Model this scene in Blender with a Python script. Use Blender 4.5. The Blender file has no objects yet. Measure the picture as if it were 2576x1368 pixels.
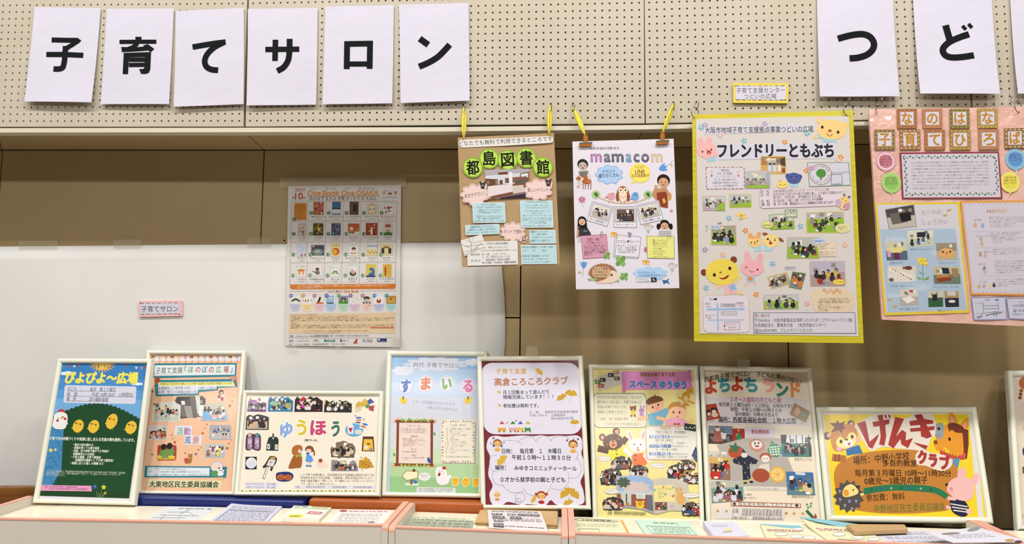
import bpy, math, random
from mathutils import Vector, Matrix
from mathutils.geometry import tessellate_polygon

# ------------------------------------------------------------------ camera, world, light
scene = bpy.context.scene
COL = scene.collection
W0, H0, F0 = 2576.0, 1368.0, 1800.0
YAW, PITCH, ROLL = 0.0678, 0.08172, -0.01041
CAM = Vector((2.364, -2.831, 1.553))
ZS = 2.41                      # the bottom row of holes in the perforated wall stands 2.41 m above the floor
cy, sy, cp, sp, cr, sr = math.cos(YAW), math.sin(YAW), math.cos(PITCH), math.sin(PITCH), math.cos(ROLL), math.sin(ROLL)
RM = Matrix(((cy, -sy, 0), (sy, cy, 0), (0, 0, 1))) @ Matrix(((1, 0, 0), (0, cp, -sp), (0, sp, cp))) @ Matrix(((cr, 0, sr), (0, 1, 0), (-sr, 0, cr)))
cam_d = bpy.data.cameras.new('camera')
cam_d.sensor_width = 36.0
cam_d.lens = F0 / W0 * 36.0
cam_d.clip_start = 0.05
cam = bpy.data.objects.new('camera', cam_d)
right, fwd, up = RM @ Vector((1, 0, 0)), RM @ Vector((0, 1, 0)), RM @ Vector((0, 0, 1))
cam.matrix_world = Matrix(((right.x, up.x, -fwd.x, CAM.x), (right.y, up.y, -fwd.y, CAM.y), (right.z, up.z, -fwd.z, CAM.z), (0, 0, 0, 1)))
COL.objects.link(cam)
scene.camera = cam
scene.view_settings.view_transform = 'Standard'
scene.view_settings.look = 'None'
scene.view_settings.gamma = 1.0
scene.view_settings.use_curve_mapping = False
scene.view_settings.exposure = -0.12
w = bpy.data.worlds.new('world')
scene.world = w
w.use_nodes = True
w.node_tree.nodes['Background'].inputs[0].default_value = (1.0, 0.86, 0.68, 1)
w.node_tree.nodes['Background'].inputs[1].default_value = 0.08
CEIL = 5.3
def area_light(x, y, sx, sy_, power, col=(1, 0.975, 0.94), z=CEIL - 0.06, tilt=0.0):
    d = bpy.data.lights.new('ceiling_light', 'AREA')
    d.shape = 'RECTANGLE'
    d.size, d.size_y = sx, sy_
    d.energy = power
    d.color = col
    o = bpy.data.objects.new('ceiling_light', d)
    o.location = (x, y, z)
    o.rotation_euler = (tilt, 0, 0)
    COL.objects.link(o)
for lx, lp in ((-2.6, 60), (-1.0, 70), (0.5, 62), (1.75, 56), (3.1, 40), (4.0, 84), (5.9, 74)):
    area_light(lx, -1.9, 0.13, 0.42, lp * 0.95)
for lx in (-2.5, 0.3, 3.1, 5.9):
    area_light(lx, -6.0, 1.2, 0.5, 118)

# ------------------------------------------------------------------ geometry of the place
def ray(px, py):
    return RM @ Vector(((px - W0 / 2) / F0, 1.0, -(py - H0 / 2) / F0))
class Surf:
    """a real plane in the room: a point on it and its normal, which faces the room"""
    def __init__(s, p, n):
        s.p, s.n = Vector(p), Vector(n).normalized()
    def at(s, px, py, off=0.0):
        d = ray(px, py)
        t = (s.p - CAM).dot(s.n) / d.dot(s.n)
        return CAM + d * t + s.n * off
def wall(y):
    return Surf((0, y, 0), (0, -1, 0))
def level(z):
    return Surf((0, 0, z), (0, 0, 1))
def lean(px0, py0, y0, px1, py1, y1):
    """plane through a base point and a top point, leaning back towards the wall"""
    a, b = wall(y0).at(px0, py0), wall(y1).at(px1, py1)
    e = Vector((0, b.y - a.y, b.z - a.z))
    return Surf(a, Vector((1, 0, 0)).cross(e))

def C(h):
    h = h.lstrip('#')
    r = []
    for i in (0, 2, 4):
        v = int(h[i:i + 2], 16) / 255
        r.append(v / 12.92 if v <= 0.04045 else ((v + 0.055) / 1.055) ** 2.4)
    return (r[0], r[1], r[2], 1.0)

# ------------------------------------------------------------------ materials
def mat(name, col=None, rough=0.5, metal=0.0, bump=None, attr=False, spec=0.5, mix=None, coat=0.0):
    m = bpy.data.materials.new(name)
    m.use_nodes = True
    nt = m.node_tree
    b = nt.nodes['Principled BSDF']
    b.inputs['Roughness'].default_value = rough
    b.inputs['Metallic'].default_value = metal
    b.inputs['Specular IOR Level'].default_value = spec
    if coat:
        b.inputs['Coat Weight'].default_value = coat
        b.inputs['Coat Roughness'].default_value = 0.08
    tc = nt.nodes.new('ShaderNodeTexCoord')
    if attr:
        a = nt.nodes.new('ShaderNodeAttribute')
        a.attribute_name = 'Col'
        nt.links.new(a.outputs['Color'], b.inputs['Base Color'])
    elif mix:
        n = nt.nodes.new('ShaderNodeTexNoise')
        n.inputs['Scale'].default_value = mix[1]
        n.inputs['Detail'].default_value = 6
        mp = nt.nodes.new('ShaderNodeMapping')
        mp.inputs['Scale'].default_value = mix[2] if len(mix) > 2 else (1, 1, 1)
        nt.links.new(tc.outputs['Object'], mp.inputs[0])
        nt.links.new(mp.outputs[0], n.inputs['Vector'])
        r = nt.nodes.new('ShaderNodeValToRGB')
        r.color_ramp.elements[0].position, r.color_ramp.elements[1].position = 0.35, 0.65
        r.color_ramp.elements[0].color, r.color_ramp.elements[1].color = C(col), C(mix[0])
        nt.links.new(n.outputs[0], r.inputs[0])
        nt.links.new(r.outputs[0], b.inputs['Base Color'])
    else:
        b.inputs['Base Color'].default_value = C(col)
    if bump:
        n = nt.nodes.new('ShaderNodeTexNoise')
        n.inputs['Scale'].default_value = bump[0]
        n.inputs['Detail'].default_value = 5
        nt.links.new(tc.outputs['Object'], n.inputs['Vector'])
        bp = nt.nodes.new('ShaderNodeBump')
        bp.inputs['Strength'].default_value = bump[1]
        bp.inputs['Distance'].default_value = bump[2]
        nt.links.new(n.outputs[0], bp.inputs['Height'])
        nt.links.new(bp.outputs[0], b.inputs['Normal'])
    return m
M = {}
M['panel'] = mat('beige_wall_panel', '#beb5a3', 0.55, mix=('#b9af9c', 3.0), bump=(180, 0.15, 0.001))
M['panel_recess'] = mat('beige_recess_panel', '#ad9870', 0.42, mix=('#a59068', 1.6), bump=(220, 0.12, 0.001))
M['trim'] = mat('beige_trim', '#d2cbb6', 0.45, bump=(200, 0.1, 0.001))
M['dark'] = mat('dark_gap', '#15100b', 0.9)
M['white_sheet'] = mat('white_sheet_paper', '#dfdedb', 0.55, mix=('#d8d8d6', 2.2), bump=(5, 0.25, 0.004))
M['print'] = mat('printed_paper', attr=True, rough=0.7, spec=0.15)
M['laminate'] = mat('laminated_print', attr=True, rough=0.4, spec=0.3, bump=(9, 0.12, 0.004))
M['letter'] = mat('crumpled_letter_paper', attr=True, rough=0.8, spec=0.08, bump=(3.2, 0.5, 0.022))
M['kraft'] = mat('kraft_paper', '#b1936a', 0.7, mix=('#a98a60', 4.0), bump=(6, 0.35, 0.006))
M['foam'] = mat('white_board', '#dbd7e2', 0.6, spec=0.3)
M['yellow'] = mat('yellow_corrugated_board', '#d3c735', 0.3, mix=('#bfb12b', 5.0, (.6, 1, 14)), bump=(60, 0.2, 0.002))
M['pink'] = mat('pink_plastic_wrap', '#e4bcae', 0.28, mix=('#dfb0a2', 3.0), bump=(9, 0.7, 0.02))
M['frame'] = mat('cream_aluminium_frame', '#e0e1d1', 0.35, spec=0.5)
M['mount'] = mat('backing_board', '#cfc9bb', 0.7)
M['counter_in'] = mat('cream_laminate', '#f0e8d2', 0.22, spec=0.5)
M['counter'] = mat('grey_beige_laminate', '#d8d1c5', 0.4, mix=('#d4cdc1', 2.0))
M['edge'] = mat('pink_edging', '#e2a590', 0.45)
M['blue'] = mat('blue_vinyl', '#0f2068', 0.33, bump=(14, 0.15, 0.003))
M['orange'] = mat('orange_vinyl', '#a8541f', 0.33, mix=('#9d4c1b', 9.0), bump=(14, 0.18, 0.003))
M['black_vinyl'] = mat('black_vinyl', '#1d1a17', 0.4)
M['wood'] = mat('varnished_wood', '#8a5a22', 0.3, mix=('#6b4016', 6.0, (0.6, 0.6, 9.0)))
M['tan'] = mat('tan_cardboard', '#c3a273', 0.7, mix=('#b99868', 6.0))
M['steel'] = mat('steel_wire', '#8d8a82', 0.25, metal=1.0)
M['brass'] = mat('copper_clip_metal', '#c07a3a', 0.28, metal=0.9)
M['ribbon'] = mat('yellow_plastic_tape', '#e9da3c', 0.35, mix=('#d9c932', 40.0, (9, 1, 1)), bump=(60, 0.4, 0.002))
M['green_ribbon'] = mat('green_cord', '#8fb43c', 0.5)
M['floor'] = mat('floor_lino', '#8d8377', 0.5, mix=('#857b6f', 3.0))
M['ceiling'] = mat('ceiling_board', '#d8d4cb', 0.8)
M['room'] = mat('room_wall', '#b9b0a0', 0.7)
def clear(name, rough, tint=(1, 1, 1, 1), base=0.007, gloss=(1, 1, 1, 1), bump=None):
    m = bpy.data.materials.new(name)
    m.use_nodes = True
    nt = m.node_tree
    nt.nodes.clear()
    o = nt.nodes.new('ShaderNodeOutputMaterial')
    mx = nt.nodes.new('ShaderNodeMixShader')
    t = nt.nodes.new('ShaderNodeBsdfTransparent')
    t.inputs[0].default_value = tint
    g = nt.nodes.new('ShaderNodeBsdfGlossy')
    g.inputs['Roughness'].default_value = rough
    g.inputs[0].default_value = gloss
    f = nt.nodes.new('ShaderNodeLayerWeight')
    f.inputs[0].default_value = 0.5
    pw_ = nt.nodes.new('ShaderNodeMath'); pw_.operation = 'POWER'; pw_.inputs[1].default_value = 4.0
    ml = nt.nodes.new('ShaderNodeMath'); ml.operation = 'MULTIPLY_ADD'; ml.inputs[1].default_value = 0.35; ml.inputs[2].default_value = base
    nt.links.new(f.outputs['Facing'], pw_.inputs[0]); nt.links.new(pw_.outputs[0], ml.inputs[0])
    nt.links.new(ml.outputs[0], mx.inputs[0])
    nt.links.new(t.outputs[0], mx.inputs[1])
    nt.links.new(g.outputs[0], mx.inputs[2])
    nt.links.new(mx.outputs[0], o.inputs[0])
    if bump:
        tc = nt.nodes.new('ShaderNodeTexCoord')
        n = nt.nodes.new('ShaderNodeTexNoise')
        n.inputs['Scale'].default_value = bump[0]
        nt.links.new(tc.outputs['Object'], n.inputs['Vector'])
        bp = nt.nodes.new('ShaderNodeBump')
        bp.inputs['Strength'].default_value = bump[1]
        bp.inputs['Distance'].default_value = bump[2]
        nt.links.new(n.outputs[0], bp.inputs['Height'])
        nt.links.new(bp.outputs[0], g.inputs['Normal'])
    return m
M['acrylic'] = clear('clear_acrylic', 0.13)
M['film'] = clear('clear_plastic_film', 0.1, base=0.03, bump=(14, 0.5, 0.014))
M['flat_film'] = clear('smooth_plastic_film', 0.12, base=0.02, bump=(5, 0.35, 0.008))
def tape_mat():
    m = mat('matt_clear_tape', '#d8cfb8', 0.4)
    m.node_tree.nodes['Principled BSDF'].inputs['Alpha'].default_value = 0.13
    return m
M['tape'] = tape_mat()

# ------------------------------------------------------------------ objects
def link_mesh(name, verts, faces, material, parent=None, label=None, cols=None, origin=None, kind=None, smooth=False):
    o0 = Vector(origin) if origin is not None else Vector((0, 0, 0))
    q = parent
    while q:
        o0 = o0 + q.location
        q = q.parent
    me = bpy.data.meshes.new(name)
    me.from_pydata([tuple(Vector(v) - o0) for v in verts], [], faces)
    me.materials.append(M[material] if isinstance(material, str) else material)
    if cols is not None:
        ca = me.color_attributes.new('Col', 'FLOAT_COLOR', 'CORNER')
        data = []
        for f, c in zip(me.polygons, cols):
            data += list(c) * f.loop_total
        ca.data.foreach_set('color', data)
    if smooth:
        me.shade_smooth()
    me.update()
    o = bpy.data.objects.new(name, me)
    COL.objects.link(o)
    if parent:
        o.parent = parent
    else:
        o.location = o0
    if label: o['label'] = label
    if kind: o['kind'] = kind
    return o
BASES = {}
def thing(name, label, cat, loc, group=None, kind=None):
    o = bpy.data.objects.new(name, None)
    o.empty_display_size = 0.05
    o.location = loc
    COL.objects.link(o)
    if label: o['label'] = label
    if cat: o['category'] = cat
    if group: o['group'] = group
    if kind: o['kind'] = kind
    return o
class MB:
    """collects verts and faces"""
    def __init__(s):
        s.v, s.f, s.c = [], [], []
    def add(s, vs, fs, col=None):
        n = len(s.v)
        s.v += [Vector(q) for q in vs]
        s.f += [tuple(i + n for i in q) for q in fs]
        s.c += [col] * len(fs)
    def box(s, x0, x1, y0, y1, z0, z1, col=None):
        s.hexa([(x0, y0, z0), (x1, y0, z0), (x1, y1, z0), (x0, y1, z0), (x0, y0, z1), (x1, y0, z1), (x1, y1, z1), (x0, y1, z1)], col)
    def hexa(s, p, col=None):
        s.add(p, [(0, 3, 2, 1), (4, 5, 6, 7), (0, 1, 5, 4), (1, 2, 6, 5), (2, 3, 7, 6), (3, 0, 4, 7)], col)
    def tube(s, pts, r, n=8, col=None, closed=False):
        pts = [Vector(p) for p in pts]
        k = len(pts)
        base = len(s.v)
        prev = None
        for i, p in enumerate(pts):
            a = pts[(i - 1) % k] if (i or closed) else p
            b = pts[(i + 1) % k] if (i < k - 1 or closed) else p
            t = (b - a).normalized()
            if prev is None:
                u = t.cross(Vector((0.3, 0.9, 0.2))).normalized()
            else:
                u = (prev - t * prev.dot(t)).normalized()
            prev = u
            v = t.cross(u)
            rr = r[i] if isinstance(r, (list, tuple)) else r
            for j in range(n):
                a_ = 2 * math.pi * j / n
                s.v.append(p + (u * math.cos(a_) + v * math.sin(a_)) * rr)
        for i in range(k if closed else k - 1):
            for j in range(n):
                a0 = base + i * n + j
                a1 = base + i * n + (j + 1) % n
                b0 = base + ((i + 1) % k) * n + j
                b1 = base + ((i + 1) % k) * n + (j + 1) % n
                s.f.append((a0, a1, b1, b0)); s.c.append(col)
        if not closed:
            s.f.append(tuple(base + j for j in reversed(range(n)))); s.c.append(col)
            s.f.append(tuple(base + (k - 1) * n + j for j in range(n))); s.c.append(col)
    def build(s, name, material, parent=None, **kw):
        return link_mesh(name, s.v, s.f, material, parent, cols=(s.c if s.c and s.c[0] is not None else None), **kw)
def bevel(o, wdt, seg=2):
    m = o.modifiers.new('edge', 'BEVEL')
    m.width, m.segments, m.limit_method = wdt, seg, 'ANGLE'
    return o

# ------------------------------------------------------------------ flat print, drawn in paper coordinates on a real plane
class Pen:
    surf = None; x0 = y0 = 0.0; s = 1.0; sk = 0.0; root = None; acc = None; boxes = []; z0 = 0.0006; matl = 'print'; warp = None
P = Pen
STEP = 0.00007
def view(x0, y0, s, sk=None):
    P.x0, P.y0, P.s = x0, y0, s
    if sk is not None: P.sk = sk
def px(p):
    return (P.x0 + p[0] / P.s, P.y0 + p[1] / P.s)
def sheet(root, surf, matl='print', z0=0.0006, warp=None, sk=0.0):
    flush()
    P.root, P.surf, P.matl, P.z0, P.warp, P.boxes, P.sk = root, surf, matl, z0, warp, [], sk
    P.acc = None
def part(name, label=None):
    flush()
    P.acc = MB(); P.name = name; P.label = label
def flush():
    if P.acc and P.acc.f:
        P.acc.build(P.name, P.matl, P.root, label=P.label)
    P.acc = None
def zlayer(bb):
    z = P.z0
    for b in P.boxes:
        if b[0] < bb[2] and b[2] > bb[0] and b[1] < bb[3] and b[3] > bb[1] and b[4] >= z:
            z = b[4] + STEP
    P.boxes.append((bb[0], bb[1], bb[2], bb[3], z))
    return z
def put(pts2, faces, col, z=None):
    """pts2 in paper pixels"""
    xs = [p[0] for p in pts2]; ys = [p[1] for p in pts2]
    if z is None:
        z = zlayer((min(xs), min(ys), max(xs), max(ys)))
    vs = [P.surf.at(x, y, z + (P.warp(x, y) if P.warp else 0)) for x, y in pts2]
    if isinstance(col, str): col = C(col)
    P.acc.add(vs, faces, col)
    return z
def fixwind(pts):
    a = sum(pts[i][0] * pts[(i + 1) % len(pts)][1] - pts[(i + 1) % len(pts)][0] * pts[i][1] for i in range(len(pts)))
    return pts if a < 0 else pts[::-1]
def poly(pts, col, z=None):
    pp = fixwind([px(p) for p in pts])
    if len(pp) <= 4:
        return put(pp, [tuple(range(len(pp)))], col, z)
    tris = tessellate_polygon([[Vector((a, b, 0)) for a, b in pp]])
    return put(pp, [tuple(t) for t in tris], col, z)
def rect(x0, y0, x1, y1, col, sk=None):
    k = P.sk if sk is None else sk
    h = (y1 - y0) / 2 * k
    return poly([(x0 - h, y0), (x1 - h, y0), (x1 + h, y1), (x0 + h, y1)], col)
def ell(cx, cy_, rx, ry, col, rot=0, n=18, a0=0, a1=360, z=None):
    r = math.radians(rot)
    full = a1 - a0 >= 360
    pts = []
    for i in range(n if full else n + 1):
        a = math.radians(a0 + (a1 - a0) * i / n)
        x, y = rx * math.cos(a), ry * math.sin(a)
        dx, dy = x * math.cos(r) - y * math.sin(r), x * math.sin(r) + y * math.cos(r)
        pts.append((cx + dx + dy * P.sk, cy_ + dy))
    return poly(pts, col, z)
def line(pts, wd, col, closed=False, z=None):
    k = len(pts)
    L_, R_ = [], []
    for i in range(k):
        a = pts[(i - 1) % k] if (i or closed) else pts[i]
        b = pts[(i + 1) % k] if (i < k - 1 or closed) else pts[i]
        p = pts[i]
        d1 = (p[0] - a[0], p[1] - a[1]); d2 = (b[0] - p[0], b[1] - p[1])
        def nrm(d):
            l = math.hypot(*d) or 1
            return (d[0] / l, d[1] / l)
        if d1 == (0, 0): d1 = d2
        if d2 == (0, 0): d2 = d1
        n1, n2 = nrm(d1), nrm(d2)
        t = nrm((n1[0] + n2[0], n1[1] + n2[1]))
        c = max(0.45, t[0] * n1[0] + t[1] * n1[1])
        ww = (wd[i] if isinstance(wd, (list, tuple)) else wd) / 2 / c
        L_.append((p[0] + t[1] * ww, p[1] - t[0] * ww)); R_.append((p[0] - t[1] * ww, p[1] + t[0] * ww))
    pp = [px(q) for q in L_ + R_]
    fs = []
    for i in range(k if closed else k - 1):
        j = (i + 1) % k
        fs.append((i, k + i, k + j, j))
    return put(pp, fs, col, z)
def curve(pts, n=6):
    """Catmull-Rom through pts"""
    out = []
    for i in range(len(pts) - 1):
        p0 = pts[max(i - 1, 0)]; p1 = pts[i]; p2 = pts[i + 1]; p3 = pts[min(i + 2, len(pts) - 1)]
        for j in range(n):
            t = j / n
            out.append(tuple(0.5 * (2 * p1[q] + (p2[q] - p0[q]) * t + (2 * p0[q] - 5 * p1[q] + 4 * p2[q] - p3[q]) * t * t + (3 * p1[q] - p0[q] - 3 * p2[q] + p3[q]) * t ** 3) for q in (0, 1)))
    out.append(tuple(pts[-1]))
    return out
def blob(pts, col, n=5):
    """smooth closed outline"""
    k = len(pts)
    ext = [pts[-1]] + list(pts) + [pts[0], pts[1]]
    c = curve(ext, n)[n:n * (k + 1)]
    return poly(c, col)
def rrect_pts(x0, y0, x1, y1, r, sk=None, n=4, tilt=0.0):
    k = P.sk if sk is None else sk
    ym = (y0 + y1) / 2; xm = (x0 + x1) / 2
    pts = []
    for cx, cy_, a in ((x1 - r, y0 + r, -90), (x1 - r, y1 - r, 0), (x0 + r, y1 - r, 90), (x0 + r, y0 + r, 180)):
        for i in range(n + 1):
            t = math.radians(a + 90 * i / n)
            x, y = cx + r * math.cos(t), cy_ + r * math.sin(t)
            pts.append((x + (y - ym) * k, y + (x - xm) * tilt))
    return pts
def rrect(x0, y0, x1, y1, r, col, sk=None, edge=None, ew=2, tilt=0.0):
    pts = rrect_pts(x0, y0, x1, y1, r, sk, tilt=tilt)
    poly(pts, col)
    if edge: line(pts, ew, edge, closed=True)
def cloud(cx, cy_, rx, ry, col, n=9, amp=0.16, edge=None, ew=2, seed=0):
    pts = []
    for i in range(n):
        a0, a1 = 2 * math.pi * i / n + seed, 2 * math.pi * (i + 1) / n + seed
        for j in range(5):
            a = a0 + (a1 - a0) * j / 5
            m = 1 - amp + amp * 1.6 * math.sin(math.pi * j / 5)
            pts.append((cx + rx * m * math.cos(a), cy_ + ry * m * math.sin(a)))
    poly(pts, col)
    if edge: line(pts, ew, edge, closed=True)
def star(cx, cy_, r, col, rot=0, k=5, inner=0.42):
    poly([(cx + (r if i % 2 == 0 else r * inner) * math.sin(math.radians(rot + 180 * i / k)), cy_ - (r if i % 2 == 0 else r * inner) * math.cos(math.radians(rot + 180 * i / k))) for i in range(2 * k)], col)
def flower(cx, cy_, r, col, mid='#f6e39a', rot=0):
    pts = []
    for i in range(30):
        a = math.radians(rot + 12 * i)
        m = r * (0.74 + 0.26 * math.cos(5 * (a - math.radians(rot))))
        pts.append((cx + m * math.sin(a), cy_ - m * math.cos(a)))
    poly(pts, col)
    ell(cx, cy_, r * 0.22, r * 0.22, mid, n=8)
def qmap(q):
    """unit square onto four corners tl, tr, br, bl"""
    (ax, ay), (bx, by), (cx, cy_), (dx, dy) = q
    return lambda u, v: ((ax * (1 - u) + bx * u) * (1 - v) + (dx * (1 - u) + cx * u) * v, (ay * (1 - u) + by * u) * (1 - v) + (dy * (1 - u) + cy_ * u) * v)

TXT = {}
FC = bpy.data.curves.new('lettering_source', 'FONT')
FC.resolution_u = 1
FO = bpy.data.objects.new('lettering_source', FC)
def glyphs(s, bold, gap, res=1):
    key = (s, bold, gap, res)
    if key not in TXT:
        FC.body = s
        FC.offset = bold * 0.6
        FC.space_character = gap
        FC.resolution_u = res
        me = FO.to_mesh()
        TXT[key] = ([(v.co.x, v.co.y) for v in me.vertices], [tuple(p.vertices) for p in me.polygons])
        FO.to_mesh_clear()
    return TXT[key]
_r = glyphs('国', 0, 1.0)[0]
GY0, GY1 = min(p[1] for p in _r), max(p[1] for p in _r)
def text(s, x0, y0, x1, y1, h, col, bold=0.0, gap=1.0, sk=None):
    """one line of lettering; (x0,y0)-(x1,y1) is its middle line, h the height of a full character"""
    hp = h / P.s
    vs, fs = glyphs(s, 0.0, gap, 1 if hp < 7 else 2 if hp < 12 else 3 if hp < 20 else 5)
    if not vs: return
    a, b = min(v[0] for v in vs), max(v[0] for v in vs)
    k = P.sk if sk is None else sk
    ym = (GY0 + GY1) / 2
    out = []
    r = bold * 0.72 * h
    for x, y in vs:
        t = (x - a) / (b - a)
        d = -(y - ym) / (GY1 - GY0) * h
        out.append((x0 + r + (x1 - x0 - 2 * r) * t + d * k, y0 + (y1 - y0) * t + d))
    n = 0 if r / P.s < .12 else 4 if r / P.s < .8 else 8
    z = put([px(p) for p in out], fs, col)
    for i in range(n):
        u, v = r * math.cos(6.2832 * (i + .5) / n), r * math.sin(6.2832 * (i + .5) / n)
        put([px((p[0] + u, p[1] + v)) for p in out], fs, col, z + .000006 * (i + 1))
def lines(rows, x0, y0, x1, y1, h, col, bold=0.0, k=0.0, step_x=0.0):
    """rows of lettering, (x0,y0) the first row's left middle, y1 the last row's; a row is text or (text, left, right)"""
    n = max(1, len(rows) - 1)
    for i, r in enumerate(rows):
        y = y0 + (y1 - y0) * i / n
        a, b = x0 + step_x * i / n, x1 + step_x * i / n
        if isinstance(r, tuple):
            a, b, r = a + (b - a) * r[1], a + (b - a) * r[2], r[0]
        if r:
            text(r, a, y + k * (a - x0), b, y + k * (b - x0), h, col, bold)
SKIN = ('#d9ac8c', '#cf9f7e', '#dfb799')
def photo(q, wallc='#b9b6ac', floorc='#7d8f6a', n=4, seed=0, fl=0.45, cloth=('#3a3b44', '#8a8f9c', '#c9c4bc', '#5a6a8a', '#7c4a4a'), border=None, bw=3, name='photo', hs=0.13, extra=None, outline=None):
    """small colour snapshot: a room with people sitting in it"""
    rnd = random.Random(seed)
    m = qmap(q)
    part(name)
    if border:
        cx = sum(p[0] for p in q) / 4; cy_ = sum(p[1] for p in q) / 4
        poly([(p[0] + math.copysign(bw, p[0] - cx), p[1] + math.copysign(bw, p[1] - cy_)) for p in q], border)
    if outline:
        poly([m(u, v) for u, v in outline], wallc)
    else:
        poly([m(0, 0), m(1, 0), m(1, 1), m(0, 1)], wallc)
    def pm(pts, col):
        poly([m(u, v) for u, v in pts], col)
    e0 = 0.06 if outline else 0.0
    pm([(e0, fl + rnd.uniform(-.06, .06)), (1 - e0, fl + rnd.uniform(-.06, .06)), (1 - e0, 1 - e0), (e0, 1 - e0)], floorc)
    for i in range(3):
        a, b = rnd.uniform(0.08, 0.8), rnd.uniform(0.12 if outline else 0.02, max(0.14, fl - 0.2))
        pm([(a, b), (a + 0.13, b), (a + 0.13, b + 0.17), (a, b + 0.17)], rnd.choice(('#e4e2dc', '#8f8878', '#6a6a70', '#d8cfa8')))
    ax, ay = m(0, 0); bx, by = m(1, 0); dx, dy = m(0, 1)
    wq, hq = math.hypot(bx - ax, by - ay), math.hypot(dx - ax, dy - ay)
    if n:
        for i in range(9):
            a, b = rnd.uniform(.08, .84), rnd.uniform(max(.16, fl - .1), .82)
            e_, g_ = rnd.uniform(.03, .1), rnd.uniform(.03, .09)
            pm([(a, b), (a + e_, b - .02), (a + e_ + .02, b + g_), (a + .01, b + g_)], rnd.choice(('#dcd8d0', '#5a5654', '#a58a78', '#3c3a3e', '#8f9aa4', '#c8b48a')))
        n = int(n * 1.5) + 1
    us_ = list(range(n)); rnd.shuffle(us_)
    vs_ = sorted(rnd.uniform(max(0.16, fl - 0.24), 0.68) for i in range(n))
    for i in range(n):
        u = 0.1 + 0.8 * (us_[i] + rnd.uniform(0.2, 0.8)) / n
        v = vs_[i]
        r = hq * hs * 0.82 * (0.7 + 0.6 * v)
        v = min(v, (.9 if outline else .98) - 3.1 * r / hq)
        x, y = m(u, v)
        ell(x, y + r * 1.7, r * 1.15, r * 1.35, rnd.choice(cloth), n=9, rot=rnd.uniform(-20, 20))
        ell(x, y, r * 0.72, r * 0.8, '#231b18' if rnd.random() < .8 else '#4a3526', n=9)
        if rnd.random() < .55:
            ell(x + rnd.uniform(-.3, .3) * r, y + r * 0.2, r * 0.42, r * 0.48, rnd.choice(SKIN), n=8)
        if rnd.random() < .5:
            ell(x + rnd.uniform(-1.5, 1.5) * r, min(y + r * 2.6, m(0, .93)[1]), r * .8, r * .4, rnd.choice(('#e8e6e0', '#b94a3a', '#4a78b0', '#d8b84a')), n=7)
    if extra: extra(m)
CLOUDQ = [(0.02, .5), (.08, .3), (.2, .26), (.25, .1), (.4, .08), (.5, .02), (.66, .08), (.72, .16), (.88, .18), (.97, .35), (1, .55), (.95, .78), (.8, .86), (.7, .97), (.5, .93), (.35, 1), (.2, .88), (.06, .82)]
def eyes(x1, y1, x2, y2, r, col='#2a1c16', ry=None):
    ell(x1, y1, r, ry or r * 1.15, col, n=10); ell(x2, y2, r, ry or r * 1.15, col, n=10)

def base_of(surf, a, b):
    p = (surf.at(*a) + surf.at(*b)) / 2
    return p
def slab(name, surf, quad, thick, material, root, label=None, front=0.0, col=None, div=1, warp=None, **kw):
    """a sheet or board: quad tl,tr,br,bl in photo pixels on its plane, thickness away from the room"""
    mb = MB()
    n = div
    m = qmap(quad)
    g = {}
    for s_ in (0, 1):
        for j in range(n + 1):
            for i in range(n + 1):
                p = m(i / n, j / n)
                wv = warp(*p) if warp else 0
                g[s_, i, j] = len(mb.v)
                mb.v.append(surf.at(p[0], p[1], 0) + surf.n * (front + wv - s_ * thick))
    fs = []
    for j in range(n):
        for i in range(n):
            fs.append((g[0, i, j], g[0, i, j + 1], g[0, i + 1, j + 1], g[0, i + 1, j]))
            fs.append((g[1, i, j], g[1, i + 1, j], g[1, i + 1, j + 1], g[1, i, j + 1]))
    for i in range(n):
        fs.append((g[0, i, 0], g[0, i + 1, 0], g[1, i + 1, 0], g[1, i, 0]))
        fs.append((g[0, i, n], g[1, i, n], g[1, i + 1, n], g[0, i + 1, n]))
        fs.append((g[0, 0, i], g[1, 0, i], g[1, 0, i + 1], g[0, 0, i + 1]))
        fs.append((g[0, n, i], g[0, n, i + 1], g[1, n, i + 1], g[1, n, i]))
    mb.f = fs
    mb.c = [C(col) if isinstance(col, str) else col] * len(fs)
    return mb.build(name, material, root, label=label, smooth=False, **kw)
# ------------------------------------------------------------------ the setting
def interp(x, tab):
    for (a, ya), (b, yb) in zip(tab, tab[1:]):
        if x <= b or (b, yb) == tab[-1]:
            return ya + (yb - ya) * (x - a) / (b - a)
def zat(x, y, Y):
    return wall(Y).at(x, y).z
def root_structure(name, loc=(0, 0, 0)):
    return thing(name, None, None, loc, kind='structure')
EDGE = [(-700, 321), (0, 319.5), (617, 318.5), (1100, 317), (1621, 311.5), (2180, 302.5), (2576, 295), (3300, 281)]
def fit4(anch):
    """bilinear hole grid through four measured holes: (col,row,px,py)"""
    import itertools
    rows = []
    for c, r, x, y in anch:
        p = wall(0).at(x, y)
        rows.append(([1, c, r, c * r], p.x, p.z))
    A = Matrix([r[0] for r in rows]).inverted()
    kx = A @ Vector([r[1] for r in rows]); kz = A @ Vector([r[2] for r in rows])
    return lambda c, r: (kx[0] + kx[1] * c + kx[2] * r + kx[3] * c * r, kz[0] + kz[1] * c + kz[2] * r + kz[3] * c * r)
g1 = fit4([(0, 0, 7.9, 304.7), (34, 0, 601.5, 303.8), (0, 17, 24.9, 13.5), (34, 17, 610.5, 8.8)])
g2 = fit4([(0, 0, 628.7, 303.8), (54, 0, 1610, 295), (0, 17, 636.5, 8.2), (54, 16, 1607.9, 7)])
g3 = fit4([(0, 0, 1636.3, 294.7), (0, 16, 1633, 6.4), (40, 1, 2429.7, 262.9), (32, 15, 2255.2, 5.8)])
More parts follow.
